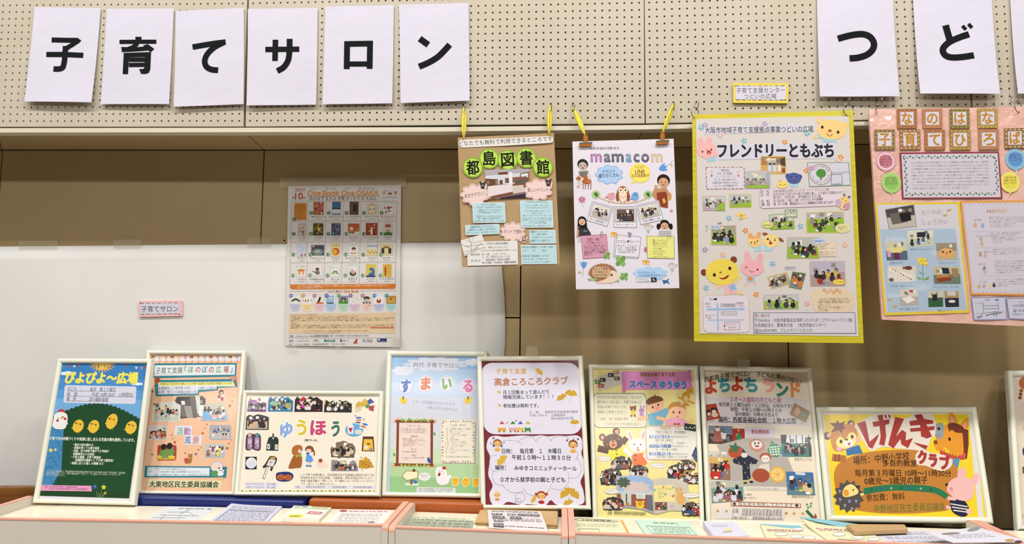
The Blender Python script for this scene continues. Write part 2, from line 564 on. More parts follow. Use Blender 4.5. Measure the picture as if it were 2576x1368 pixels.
def g4(c, r):
    a, b = g3(40, r), g3(39, r)
    return (a[0] + 0.0438 + (a[0] - b[0]) * (c * 1.0), a[1] + (a[1] - b[1]) * (c + 1.4))
ROWS = 22
wall_upper = root_structure('wall_upper')
def perforated(g, c0, c1):
    mb = MB()
    nx, nz = c1 - c0 + 1, ROWS
    def corner(i, j):
        x0, z0 = g(c0, max(0, min(nz - 1, j))); x1, z1 = g(c1, max(0, min(nz - 1, j)))
        cx, cz = g(c0 + i - 0.5, j - 0.5)
        if i == 0: cx = g(c0, j - .5)[0] - 0.0185
        if i == nx: cx = g(c1, j - .5)[0] + 0.0185
        if j == 0:
            cz = g(c0 + i - .5, 0)[1] - 0.0235
        return (cx, cz)
    idx = {}
    for j in range(nz + 1):
        for i in range(nx + 1):
            x, z = corner(i, j)
            idx[i, j] = len(mb.v)
            mb.v.append(Vector((x, 0, z)))
    R_ = 0.0042
    for j in range(nz):
        for i in range(nx):
            hx, hz = g(c0 + i, j)
            b = len(mb.v)
            for d in (0.0, 0.012):
                for k in range(8):
                    a = math.pi / 8 + math.pi / 4 * k
                    mb.v.append(Vector((hx + R_ * math.cos(a), d, hz + R_ * math.sin(a))))
            q = [idx[i + 1, j + 1], idx[i, j + 1], idx[i, j], idx[i + 1, j]]
            for s_ in range(4):
                # corner quadrant s_ faces ring verts 2s_, 2s_+1
                mb.f.append((q[s_], b + (2 * s_ + 1) % 8, b + 2 * s_))
                mb.f.append((q[s_], q[(s_ + 1) % 4], b + (2 * s_ + 2) % 8, b + (2 * s_ + 1) % 8))
            for k in range(8):
                mb.f.append((b + k, b + (k + 1) % 8, b + 8 + (k + 1) % 8, b + 8 + k))
    for j in range(nz):
        for i, sgn in ((0, 1), (nx, -1)):
            a, c = mb.v[idx[i, j]], mb.v[idx[i, j + 1]]
            n = len(mb.v)
            mb.v += [a + Vector((0, 0.014, 0)), c + Vector((0, 0.014, 0))]
            mb.f.append((idx[i, j], idx[i, j + 1], n + 1, n))
    for i in range(nx):
        a, c = mb.v[idx[i, 0]], mb.v[idx[i + 1, 0]]
        n = len(mb.v)
        mb.v += [a + Vector((0, 0.014, 0)), c + Vector((0, 0.014, 0))]
        mb.f.append((idx[i, 0], idx[i + 1, 0], n + 1, n))
    mb.build('perforated_panel', 'panel', wall_upper)
perforated(g1, -26, 34); perforated(g2, 0, 54); perforated(g3, 0, 40); perforated(g4, 0, 34)
ztop = g2(20, ROWS - .5)[1]
xa, xb = g1(-26, 0)[0] - .02, g4(34, 0)[0] + .02
b = MB(); b.box(xa, xb, 0.0, 0.012, ztop + 0.003, CEIL); b.build('plain_panel', 'panel', wall_upper)
b = MB(); b.box(xa, xb, 0.014, 0.03, zat(1288, 322, 0) + 0.012, CEIL); b.build('backing', 'dark', wall_upper)
# trim along the lower edge of the perforated wall and the soffit of the recess
DR = 0.30
trim = root_structure('trim_1')
xs = [-700, -350, 0, 300, 617, 860, 1100, 1360, 1621, 1900, 2180, 2400, 2576, 2950, 3300]
mb = MB()
n = len(xs)
for x in xs:
    y = interp(x, EDGE)
    k = 0.92 if x > 1621 else 1.0
    t, bt = wall(-0.006).at(x, y + 2.6), wall(-0.006).at(x, y + 13.8 * k)
    mb.v += [t + Vector((0, 0.02, 0)), t, bt, Vector((bt.x, 0.045, bt.z)), Vector((bt.x, 0.045, bt.z + 0.006))]
for i in range(n - 1):
    for j in range(4):
        a = i * 5 + j
        mb.f.append((a, a + 1, a + 6, a + 5))
mb.build('trim_board', 'trim', trim)
SOFT = [(wall(-.006).at(x, 400).x, wall(-.006).at(x, interp(x, EDGE) + 13.8 * (0.92 if x > 1621 else 1.0)).z + 0.0035) for x in xs]
def sofz(X):
    return interp(X, SOFT)
ZSOF = zat(1100, 331.5, -0.006) + 0.003
soffit = root_structure('ceiling_recess')
seamx = [xa, wall(0.045).at(5, 345).x - 0.02, wall(0.045).at(622, 343).x, wall(0.045).at(1617, 338).x, wall(0.045).at(2600, 330).x, xb]
seamb = [xa, wall(DR).at(5, 382).x, wall(DR).at(664, 380).x, wall(DR).at(1588, 372).x, wall(DR).at(2600, 360).x, xb]
for i in range(5):
    mb = MB()
    g = 0.0022
    c8 = [(seamx[i] + g, 0.048), (seamx[i + 1] - g, 0.048), (seamb[i + 1] - g, DR - 0.004), (seamb[i] + g, DR - 0.004)]
    mb.hexa([(x, y, sofz(x)) for x, y in c8] + [(x, y, sofz(x) + .01) for x, y in c8])
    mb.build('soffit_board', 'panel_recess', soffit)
b = MB(); b.hexa([(xa, .0145, sofz(xa) + .011), (xb, .0145, sofz(xb) + .011), (xb, DR + .05, sofz(xb) + .011), (xa, DR + .05, sofz(xa) + .011), (xa, .0145, sofz(xa) + .03), (xb, .0145, sofz(xb) + .03), (xb, DR + .05, sofz(xb) + .03), (xa, DR + .05, sofz(xa) + .03)]); b.build('backing', 'dark', soffit)
# the recessed wall, in boards with dark joints
wall_back = root_structure('wall_back')
wb = wall(DR)
js = [(xa, xa), (wb.at(6, 383).x, wb.at(2, 600).x), (wb.at(664.5, 381).x, wb.at(656.5, 610).x), (wb.at(1310, 665).x, wb.at(1312, 898).x), (wb.at(1983, 865).x, wb.at(1985, 903).x), (wb.at(2700, 800).x, wb.at(2705, 900).x), (xb, xb)]
zt = ZSOF - 0.004
zh = wb.at(1290, 799).z
for i in range(len(js) - 1):
    g = 0.003
    x0, x1 = js[i][0] + g, js[i + 1][0] - g
    segs = [(0.0, zt)] if i != 2 else [(0.0, zh - .003), (zh + .003, zt)]
    for z0, z1 in segs:
        b = MB()
        ta, tb = (sofz(x0) - .003, sofz(x1) - .003) if z1 == zt else (z1, z1)
        b.hexa([(x0, DR, z0), (x1, DR, z0), (x1, DR + .012, z0), (x0, DR + .012, z0), (x0, DR, ta), (x1, DR, tb), (x1, DR + .012, tb), (x0, DR + .012, ta)])
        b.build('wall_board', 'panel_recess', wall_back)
b = MB(); b.box(xa, xb, DR + .0125, DR + .03, 0, ZSOF + .02); b.build('backing', 'dark', wall_back)
# eyelet bolt in the recessed wall
sf = wall(DR)
t = thing('wall_bolt', 'small round brass-rimmed bolt hole in the recessed wall beside the picture-book poster', 'bolt', sf.at(716, 605))
def disc(surf, cx, cy_, r, off0, off1, n=20):
    mb = MB()
    c = surf.at(cx, cy_)
    u = (surf.at(cx + 1, cy_) - c).normalized(); v = u.cross(surf.n).normalized()
    rm = r * (surf.at(cx + 1, cy_) - c).length
    for o_ in (off0, off1):
        for k in range(n):
            a = 2 * math.pi * k / n
            mb.v.append(c + (u * math.cos(a) + v * math.sin(a)) * rm + surf.n * o_)
    mb.f.append(tuple(range(n, 2 * n))); mb.f.append(tuple(reversed(range(n))))
    for k in range(n): mb.f.append((k, (k + 1) % n, n + (k + 1) % n, n + k))
    return mb
disc(sf, 716, 605, 6.5, 0, .004).build('bolt_ring', 'tan', t)
disc(sf, 716, 605, 2.6, .004, .0045).build('bolt_hole', 'dark', t)
# floor, ceiling, side walls
b = MB(); b.box(-7, 12, -9, 0.6, -0.05, 0); f_ = b.build('floor', 'floor', kind='structure')
b = MB(); b.box(-7, 12, -9, 0.6, CEIL, CEIL + .05); f_ = b.build('ceiling', 'ceiling', kind='structure')

# large white sheets taped over the recessed wall
def wavy(a, amp, ph):
    return lambda x, y: 0.0015 + amp * (math.sin(x / 61 + ph) * math.sin(y / 83 + ph * 2) + 1)
sf = wall(DR - 0.003)
def big_sheet(name, label, pts_top, pts_bot, ph, extra_right=None):
    t = thing(name, label, 'sheet', sf.at((pts_top[0][0] + pts_top[-1][0]) / 2, 900))
    mb = MB()
    nx, ny = 40, 18
    wv = wavy(0, 0.0014, ph)
    for j in range(ny + 1):
        for i in range(nx + 1):
            u, v = i / nx, j / ny
            tx = pts_top[0][0] + (pts_top[1][0] - pts_top[0][0]) * u; ty = pts_top[0][1] + (pts_top[1][1] - pts_top[0][1]) * u
            bx = pts_bot[0][0] + (pts_bot[1][0] - pts_bot[0][0]) * u; by = pts_bot[0][1] + (pts_bot[1][1] - pts_bot[0][1]) * u
            x, y = tx + (bx - tx) * v, ty + (by - ty) * v
            o_ = wv(x, y)
            if extra_right and i == nx:
                x += interp(y, extra_right)
                o_ += 0.006 * abs(math.sin(y / 40))
            mb.v.append(sf.at(x, y, o_))
    for j in range(ny):
        for i in range(nx):
            a = j * (nx + 1) + i
            mb.f.append((a, a + nx + 1, a + nx + 2, a + 1))
    o = mb.build('paper', 'white_sheet', t, smooth=True)
    s_ = o.modifiers.new('thickness', 'SOLIDIFY'); s_.thickness = 0.0006; s_.offset = -1
    return t
big_sheet('wall_sheet', 'large white sheet taped over the lower half of the recessed wall', [(-420, 624), (1264, 609)], [(-420, 1262), (1264, 1262)], 0.0,
          extra_right=[(560, 0), (672, -2), (690, 0), (740, 5), (800, 7), (860, 7), (895, 4), (1300, 2)])
sf = wall(DR - 0.003)
def tape(label, q, surf=None, off=0.006):
    s_ = surf or sf
    t = slab('tape_strip', s_, q, 0.0003, 'tape', None, front=off, origin=s_.at(q[0][0], q[0][1]))
    t['label'] = label; t['category'] = 'tape'
tape('translucent tape on the top edge of the large white sheet, nearest its left end', [(50, 606), (147, 605), (147, 628), (50, 629)])
tape('translucent tape on the top edge of the large white sheet, in its middle', [(287, 603), (357, 602), (357, 624), (287, 625)])
tape('translucent tape on the top edge of the large white sheet, over the wall joint', [(623, 597), (683, 597), (683, 622), (623, 622)])

# ------------------------------------------------------------------ display counters
def counter(label, xl, xr, yl, yr, zt_l, zt_r):
    """xl,xr outside faces in metres; zt lip height at both ends"""
    YF, YB = -0.35, 0.0
    t = thing('display_counter', label, 'counter', ((xl + xr) / 2, -0.17, 0), 'display counters below the wall')
    e = 0.021
    def zz(x): return zt_l + (zt_r - zt_l) * (x - xl) / (xr - xl)
    for s_, x0, x1 in ((0, xl, xl + e), (1, xr - e, xr)):
        zt_ = zz((x0 + x1) / 2)
        # end panel with rounded top corners, then its pink edging
        for nm, ma, dz0, dz1 in (('end_panel', 'counter', None, -0.003), ('edging', 'edge', -0.003, 0.0)):
            mb = MB()
            prof = []
            r = 0.018
            for k in range(5):
                a = math.pi - math.pi / 2 * k / 4
                prof.append((YF - .004 + r + r * math.cos(a), zt_ - r + r * math.sin(a)))
            for k in range(5):
                a = math.pi / 2 - math.pi / 2 * k / 4
                prof.append((YB - r + r * math.cos(a), zt_ - r + r * math.sin(a)))
            if nm == 'end_panel':
                pr = [(YF - .004, 0)] + prof + [(YB, 0)]
                q = []
                for x in (x0, x1):
                    for y, z in pr:
                        q.append(Vector((x, y, z)))
                m_ = len(pr)
                fs = [tuple(range(m_)), tuple(reversed(range(m_, 2 * m_)))] + [(k, m_ + k, m_ + (k + 1) % m_, (k + 1) % m_) for k in range(m_)]
                mb.add(q, fs)
            else:
                q = []
                for x in (x0 - .0004, x1 + .0004):
                    for y, z in prof: q.append(Vector((x, y, z)))
                for x in (x0 - .0004, x1 + .0004):
                    for y, z in prof: q.append(Vector((x, y + (0.0016 if y < -.17 else -.0016), z - 0.003)) if 0 else Vector((x, y, z + 0.0022)))
                m_ = len(prof)
                fs = []
                for k in range(m_ - 1):
                    fs.append((2 * m_ + k, 3 * m_ + k, 3 * m_ + k + 1, 2 * m_ + k + 1))
                    fs.append((k, k + 1, 2 * m_ + k + 1, 2 * m_ + k) if 0 else (k, 2 * m_ + k, 2 * m_ + k + 1, k + 1))
                    fs.append((m_ + k, m_ + k + 1, 3 * m_ + k + 1, 3 * m_ + k))
                fs.append((0, m_, 3 * m_, 2 * m_)); fs.append((m_ - 1, 2 * m_ - 1 + 0, 4 * m_ - 1, 3 * m_ - 1))
                mb.add(q, fs)
            mb.build(nm, ma, t)
    a, c = xl + e + .0008, xr - e - .0008
    za, zc = zz(a), zz(c)
    b = MB(); b.hexa([(a, YF, 0), (c, YF, 0), (c, YF + .018, 0), (a, YF + .018, 0), (a, YF, za - .0052), (c, YF, zc - .0052), (c, YF + .018, zc - .0052), (a, YF + .018, za - .0052)])
    b.build('front_panel', 'counter', t)
    b = MB(); b.hexa([(a, YF - .0012, za - .005), (c, YF - .0012, zc - .005), (c, YF + .019, zc - .005), (a, YF + .019, za - .005), (a, YF - .0012, za), (c, YF - .0012, zc), (c, YF + .019, zc), (a, YF + .019, za)])
    b.build('front_edging', 'edge', t)
    b = MB(); b.hexa([(a, YF + .0185, za - .055), (c, YF + .0185, zc - .055), (c, YB, zc - .055), (a, YB, za - .055), (a, YF + .0185, za - .035), (c, YF + .0185, zc - .035), (c, YB, zc - .035), (a, YB, za - .035)])
    b.build('tray', 'counter_in', t)
    b = MB(); b.box(a, c, YB - .03, YB - .012, 0.05, min(za, zc) - .056); b.build('back_panel', 'counter', t)
    return t
wf = wall(-0.35)
u1l = wall(-.02).at(80, 1256).x - .02
u1r = wf.at(977, 1322).x
u2l = wf.at(978.5, 1322).x
u2r = wf.at(1429, 1341).x
u3l = wf.at(1431, 1341).x
z1, z2, z3 = wf.at(600, 1311).z, wf.at(1200, 1331).z, wf.at(1900, 1351).z
z1a, z1b = wf.at(100, 1308).z, wf.at(960, 1320).z
z2a, z2b = wf.at(1000, 1325).z, wf.at(1412, 1341).z
z3a, z3b = wf.at(1450, 1340).z, wf.at(2180, 1366).z
u3r = wall(-.03).at(2442, 1322).x + .02
counter('long cream display counter at the left end, with pink edging', u1l, u1r, 0, 0, z1a, z1b)
counter('short display counter between the two long ones, holding a cardboard stack', u2l, u2r, 0, 0, z2a, z2b)
counter('long display counter on the right holding green and blue flyers', u3l, u3r, 0, 0, z3a, z3b)
counter('display counter at the far right edge, cut off by the frame', u3r + .003, u3r + 1.45, 0, 0, z3b, z3b)
def ztray(x):
    for a, b_, p, q in ((u1l, u1r, z1a, z1b), (u2l, u2r, z2a, z2b), (u3l, u3r, z3a, z3b)):
        if a <= x <= b_: return p + (q - p) * (x - a) / (b_ - a) - .035
    return z3b - .035


# padded benches behind the counters
def pad(label, x0, x1, ytop, ztop_px, matl, y0=0.012, y1=0.155, legs=True):
    z1_ = zat(*ztop_px, y0) - .009
    t = thing('padded_bench', label, 'bench', ((x0 + x1) / 2, (y0 + y1) / 2, 0))
    b = MB(); b.box(x0, x1, y0, y1, z1_ - .13, z1_)
    o = b.build('cushion', matl, t); bevel(o, 0.012, 3)
    b = MB(); b.box(x0 + .05, x1 - .05, y0 + .03, y1 - .02, 0.0, z1_ - .131); b.build('bench_frame', 'black_vinyl', t)
    return z1_
wp = wall(0.012)
zp1 = pad('blue vinyl padded bench top behind the left display counter', wp.at(330, 1260).x, wp.at(765, 1262).x, 0, (560, 1249), 'blue')
zp2 = pad('orange vinyl padded bench top beside the blue one', wp.at(775, 1262).x, wp.at(1216, 1272).x, 0, (960, 1254), 'orange')
zp3 = pad('black padded bench top behind the right display counter, under the frames', wp.at(1222, 1300).x, wp.at(2700, 1330).x, 0, (1800, 1324), 'black_vinyl')


# curved wooden bench back at the left
t = thing('wooden_bench', 'curved varnished wooden bench back behind the left end of the counter', 'bench', (0.1, 0.2, 0))
mb = MB()
N_ = 18
zt_ = zat(60, 1226.5, 0.10)
pw = wall(0.12).at(104, 1230)
prof = []
for i in range(N_ + 1):
    a = math.radians(8 + 86 * i / N_)
    R1 = 0.75
    cx, cy_ = pw.x, 0.12 - 0.78
    prof.append((cx - R1 * math.cos(a) * 1.15, cy_ + R1 * math.sin(a) * 1.04, cx - (R1 + .035) * math.cos(a) * 1.15, cy_ + (R1 + .035) * math.sin(a) * 1.04))
for x, y, x2, y2 in prof:
    for z in (zt_ - .3, zt_):
        mb.v.append(Vector((x, y, z))); mb.v.append(Vector((x2, y2, z)))
for i in range(N_):
    a = i * 4; b_ = a + 4
    mb.f += [(a, b_, b_ + 2, a + 2), (a + 1, a + 3, b_ + 3, b_ + 1), (a + 2, b_ + 2, b_ + 3, a + 3), (a, a + 1, b_ + 1, b_)]
mb.f += [(0, 2, 3, 1), (N_ * 4, N_ * 4 + 1, N_ * 4 + 3, N_ * 4 + 2)]
bevel(mb.build('bench_back', 'wood', t), .006)
for i in (2, 9, 16):
    x, y, x2, y2 = prof[i]
    b = MB(); b.box((x + x2) / 2 - .015, (x + x2) / 2 + .015, (y + y2) / 2 - .015, (y + y2) / 2 + .015, 0, zt_ - .3); b.build('leg', 'wood', t)
# ------------------------------------------------------------------ letter sheets on the perforated wall
LET = '#16181a'
PAPER = '#cecbda'
def letter_sheet(ch, q, strokes, vw, label, ph=0.0, lift=0.012):
    sf_ = wall(-0.003)
    ymin = min(p[1] for p in q); h = 245.0
    def wv(x, y):
        v = max(0.0, (y - ymin) / h)
        return 0.001 + lift * v * v + 0.0016 * math.sin(x / 37 + ph) * math.sin(y / 60 + ph) * v + 0.0016
    t = thing('letter_sheet', label, 'paper sheet', sf_.at((q[2][0] + q[3][0]) / 2, (q[2][1] + q[3][1]) / 2), 'large letter sheets on the perforated wall')
    o = slab('paper', sf_, q, 0.0005, 'letter', t, col=PAPER, div=14, warp=wv)
    sheet(t, sf_, 'letter', 0.0012, warp=wv)
    view(*vw, sk=0)
    part('letter')
    for st in strokes:
        if st[0] == 'p': poly(st[1], LET)
        else: line(st[1], st[0], LET)
    flush()
Z1, Z2, Z4 = (0, 0, 3.42), (640, 0, 3.42), (1916, 0, 3.42)
letter_sheet('ko', [(88, 18), (254.5, 21), (237.5, 261), (69, 258.5)], [
    (42, [(452, 347), (600, 350), (672, 350)]), ('p', [(672, 328), (707, 352), (690, 372), (630, 412), (600, 430), (590, 455), (550, 455), (548, 400), (575, 400), (622, 372), (640, 371)]),
    (44, [(410, 474), (560, 474), (727, 481)]),
    (47, [(571, 430), (568, 520)] + curve([(563, 560), (552, 590), (520, 601), (476, 600)], 4))], Z1,
    'white sheet with the black character 子, first from the left of the wall letters', 0.2, 0.018)
letter_sheet('iku', [(270, 22.5), (438, 22), (429, 264), (257, 264)], [
    (52, [(1196, 320), (1196, 365)]), (35, [(1034, 364), (1190, 362), (1350, 362)]),
    ([36, 40, 44], [(1190, 375), (1150, 412), (1100, 432)]),
    ('p', [(1050, 408), (1170, 410), (1290, 402), (1300, 436), (1180, 446), (1056, 452)]),
    ('p', [(1236, 395), (1278, 384), (1334, 424), (1302, 454)]),
    ('p', [(1072, 460), (1306, 452), (1303, 600), (1290, 632), (1262, 642), (1224, 640), (1207, 600), (1240, 600), (1252, 590), (1254, 494), (1118, 496), (1112, 642), (1066, 642)]),
    (36, [(1118, 518), (1256, 518)]), (36, [(1118, 564), (1256, 562)]), ('p', [(1106, 540), (1118, 540), (1118, 545), (1106, 545)])], Z1,
    'white sheet with the black character 育, second from the left of the wall letters', 1.1, 0.01)
letter_sheet('te', [(443, 28), (614, 20.5), (616, 264), (441, 271)], [
    (47, [(1662, 408), (1780, 388), (1870, 374), (1946, 365)]),
    (49, curve([(1925, 370), (1850, 410), (1790, 470), (1768, 530), (1785, 580), (1830, 604), (1885, 610)], 5))], Z1,
    'white sheet with the black character て, third from the left, beside the panel joint', 2.0, 0.01)
letter_sheet('sa', [(624, 23), (799.5, 20.5), (797.5, 265), (624, 267.5)], [
    (48, [(185, 345), (182, 528)]), (45, [(98, 429), (390, 427)]),
    (50, [(307, 338), (307, 440)] + curve([(305, 455), (299, 510), (281, 552), (252, 588), (202, 616)], 4))], Z2,
    'white sheet with the black character サ, fourth from the left of the wall letters', 3.1, 0.009)
letter_sheet('ro', [(818, 17), (991, 13.5), (988.5, 262), (814, 265)], [
    (50, [(801, 358), (799, 599)]), (50, [(998, 355), (995, 596)]), (48, [(780, 382), (1022, 378)]), (44, [(780, 556), (1018, 554)])], Z2,
    'white sheet with the black character ロ, fifth from the left of the wall letters', 4.4, 0.01)
letter_sheet('n', [(1004, 12), (1179, 8), (1182.5, 256), (1010, 262)], [
    (54, [(1424, 336), (1498, 390)]), (52, curve([(1420, 580), (1500, 545), (1580, 495), (1640, 435), (1682, 388)], 4))], Z2,
    'white sheet with the black character ン, sixth, above the brown paper poster', 5.2, 0.012)
letter_sheet('tsu', [(2054, -40), (2244, -42), (2256, 247), (2057.5, 247)], [
    (55, curve([(649, 340), (740, 315), (820, 301), (880, 303), (930, 328), (958, 380), (945, 435), (895, 480), (820, 505), (746, 511)], 4))], Z4,
    'white sheet with the black character つ, above the yellow-bordered poster', 0.8, 0.014)
letter_sheet('do', [(2294, -38), (2492, -42), (2504, 242), (2306, 241)], [
    (58, [(1574, 224), (1590, 290), (1606, 350)]),
    (54, curve([(1772, 302), (1690, 330), (1600, 372), (1545, 430), (1558, 482), (1610, 506), (1700, 504), (1806, 488)], 4)),
    (30, [(1718, 228), (1748, 262)]), (30, [(1770, 212), (1800, 246)])], Z4,
    'white sheet with the black character ど, above the pink poster', 1.7, 0.02)
letter_sheet('i', [(2538, -38), (2740, -44), (2755, 236), (2552, 240)], [([50, 50], [(2520, 250), (2530, 420)])], Z4,
    'white sheet cut off by the right edge of the picture', 2.6, 0.014)

# ------------------------------------------------------------------ small name cards
def dashes(a, b, n, cols, wd):
    for i in range(n):
        t0, t1 = (i + 0.02) / n, (i + 0.68) / n
        line([(a[0] + (b[0] - a[0]) * t0, a[1] + (b[1] - a[1]) * t0), (a[0] + (b[0] - a[0]) * t1, a[1] + (b[1] - a[1]) * t1)], wd, cols[i % len(cols)])
def zigzag(q, n, amp, surf, root, col, thick=0.002):
    pts = []
    for i in range(4):
        a, b_ = q[i], q[(i + 1) % 4]
        k = max(4, int(n * math.hypot(b_[0] - a[0], b_[1] - a[1])))
        L_ = math.hypot(b_[0] - a[0], b_[1] - a[1])
        nx_, ny_ = (b_[1] - a[1]) / L_, -(b_[0] - a[0]) / L_
        for j in range(k):
            o_ = amp if j % 2 else 0
            pts.append((a[0] + (b_[0] - a[0]) * j / k + nx_ * o_, a[1] + (b_[1] - a[1]) * j / k + ny_ * o_))
    mb = MB()
    k = len(pts)
    f_ = [surf.at(x, y, 0) for x, y in pts]
    mb.v = f_ + [v - surf.n * thick for v in f_]
    tr = tessellate_polygon([[Vector((a, b_, 0)) for a, b_ in pts]])
    mb.f = [tuple(t) for t in tr] + [(i, k + i, k + (i + 1) % k, (i + 1) % k) for i in range(k)]
    mb.c = [C(col)] * len(mb.f)
    return mb.build('card', 'laminate', root)
DC = ['#5a4a46', '#4a5a5e', '#7a5a4a', '#5e5a8a', '#c79a6a', '#8a4a4a', '#3e5a6e']
sf = wall(DR - 0.014)
t = thing('name_card', 'small pink name card reading 子育てサロン on the white wall sheet', 'card', sf.at(404, 796))
view(300, 700, 5.6, sk=0.02)
zigzag([px(p) for p in [(272, 322), (888, 312), (886, 525), (280, 541)]], 0.35, 1.0, sf, t, '#e8b9bb', 0.008)
sheet(t, sf, 'laminate', 0.0006); view(300, 700, 5.6, sk=0.02)
part('white_insert'); poly([(300, 345), (845, 337), (853, 500), (303, 510)], '#cfccdc')
dashes((300, 351), (845, 345), 7, DC, 8); dashes((303, 506), (850, 497), 7, DC[::-1], 8)
part('lettering'); text('子育てサロン', 312, 436, 832, 430, 84, '#2a2440', bold=0.004)
part('push_pin'); ell(300, 346, 9, 9, '#5a1f2c', n=8); part('push_pin'); ell(847, 504, 9, 9, '#5a1f2c', n=8)
flush()
sf = wall(-0.009)
t = thing('name_card', 'small yellow-edged name card reading 子育て支援センター on the perforated wall', 'card', sf.at(1913, 255))
zigzag([(1844.5, 210), (1984.5, 210), (1981.5, 259), (1845, 258)], 0.35, 1.0, sf, t, '#dcca4e', 0.006)
sheet(t, sf, 'laminate', 0.0006); view(1844, 209, 3.42, sk=0.02)
part('white_insert'); poly([(20, 22), (458, 22), (452, 146), (22, 142)], '#cfcbd8')
D2 = ['#4a6a8a', '#8a8a9a', '#8a5aa0', '#b09a6a', '#a03a5a', '#6a6a9a', '#c09a5a', '#3a6a5a', '#6a3a6a']
dashes((25, 26), (455, 24), 9, D2, 6); dashes((25, 143), (450, 145), 9, D2[::-1], 6)
part('lettering'); text('子育て支援センター', 28, 66, 446, 60, 46, '#3a3d52'); text('つどいの広場', 92, 117, 372, 113, 42, '#3a3440')
part('push_pin'); ell(22, 24, 6, 6, '#7a4a1a', n=8); part('push_pin'); ell(449, 144, 6, 6, '#3a1a1a', n=8)
flush()

# ------------------------------------------------------------------ hooks, rings, plastic tape
def wire(name, pts, r, matl, root, label=None, closed=False, n=7):
    mb = MB(); mb.tube(pts, r, n, closed=closed)
    return mb.build(name, matl, root, label=label, smooth=True)
def hook(label, hx, hy, tipx, tipy):
    """pegboard hook: wire out of the hole at (hx,hy), down and up again to a tip at (tipx,tipy)"""
    w0 = wall(0.010).at(hx, hy); w1 = wall(-0.008).at(hx, hy)
    w2 = wall(-0.009).at(hx + 0.6, hy + 12); w3 = wall(-0.016).at((hx + tipx) / 2, hy + 17); w4 = wall(-0.036).at(tipx - 1, hy + 12); w5 = wall(-0.046).at(tipx, tipy)
    t = thing('pegboard_hook', label, 'hook', w3, 'pegboard hooks')
    wire('hook_wire', [w0, w1, w2, w3, w4, w5], 0.0015, 'steel', t)
def ribbon(label, top, bot, wd, bulge=4, y0=-0.026, y1=-0.034):
    """flattened loop of yellow plastic tape from a hook down to the sheet"""
    a, b_ = wall(y0).at(*top), wall(y1).at(*bot)
    t = thing('plastic_tape_loop', label, 'tape loop', b_, 'yellow tape loops on hooks')
    d = b_ - a
    side = Vector((1, 0, 0))
    for s_ in (-1, 1):
        mb = MB()
        N = 10
        for i in range(N + 1):
            u = i / N
            c = a + d * u + side * s_ * (0.0022 * bulge * math.sin(math.pi * u) ** 0.8) * 0.5 + Vector((0, s_ * 0.002, 0))
            ww = wd * (0.25 + 0.75 * math.sin(math.pi * min(1, u * 1.1 + .05)) ** .6) * 0.5
            for j in range(4):
                e_ = (j / 3 - .5) * 2
                mb.v.append(c + side * e_ * ww + Vector((0, -0.002 * math.cos(e_ * 2.2), 0)))
        for i in range(N):
            for j in range(3):
                q = i * 4 + j
                mb.f.append((q, q + 4, q + 5, q + 1))
        o = mb.build('tape_strand', 'ribbon', t, smooth=True)
        m_ = o.modifiers.new('t', 'SOLIDIFY'); m_.thickness = 0.0006
    mb = MB(); mb.tube([a + Vector((0.004 * math.cos(k * math.pi / 3), -0.002, 0.004 * math.sin(k * math.pi / 3))) for k in range(6)], 0.0016, 6, closed=True)
    mb.build('knot', 'ribbon', t, smooth=True)
hook('wire hook holding the left tape loop of the brown paper poster', 1165, 266, 1170, 262)
hook('wire hook holding the right tape loop of the brown paper poster', 1384, 262, 1388, 260)
hook('wire hook holding the left tape loop of the white board poster', 1440, 262, 1446, 260)
hook('wire hook holding the right tape loop of the white board poster', 1694, 258, 1697, 255)
hook('wire hook at the left corner of the yellow-bordered poster', 1750.5, 256, 1758, 254)
hook('wire hook at the right corner of the yellow-bordered poster', 2124, 250, 2137, 246)
hook('wire hook at the left corner of the pink poster', 2205, 250, 2219, 246)
hook('wire hook at the right end of the pink poster', 2545, 243, 2562, 241)
ribbon('yellow tape loop at the left corner of the brown paper poster', (1167.5, 272), (1166.5, 352), 0.012)
ribbon('yellow tape loop at the right corner of the brown paper poster', (1383, 268), (1381.5, 342), 0.011)
ribbon('slanting yellow tape loop on the left clip of the white board poster', (1445, 274), (1473, 344), 0.015)
ribbon('slanting yellow tape loop on the right clip of the white board poster', (1695, 262), (1665, 340), 0.011)
def ring(label, cx, cy_, rpx, y=-0.035, tilt=0.5):
    c = wall(y).at(cx, cy_)
    r = rpx * 0.00165
    t = thing('binder_ring', label, 'ring', c, 'metal rings on the hanging posters')
    wire('ring_wire', [c + Vector((r * math.cos(a) * math.cos(tilt), r * math.cos(a) * math.sin(tilt), r * math.sin(a))) for a in [2 * math.pi * k / 22 for k in range(22)]], 0.0014, 'steel', t, closed=True)
ring('metal ring through the left corner of the yellow-bordered poster', 1748, 283, 13, tilt=.7)
ring('metal ring through the right corner of the yellow-bordered poster', 2134, 277, 14, y=-0.036, tilt=.35)
ring('metal ring through the left corner of the pink poster', 2205, 276, 8, y=-0.038, tilt=1.0)
ring('metal ring at the right end of the pink poster', 2561, 268, 13, y=-0.040, tilt=.5)
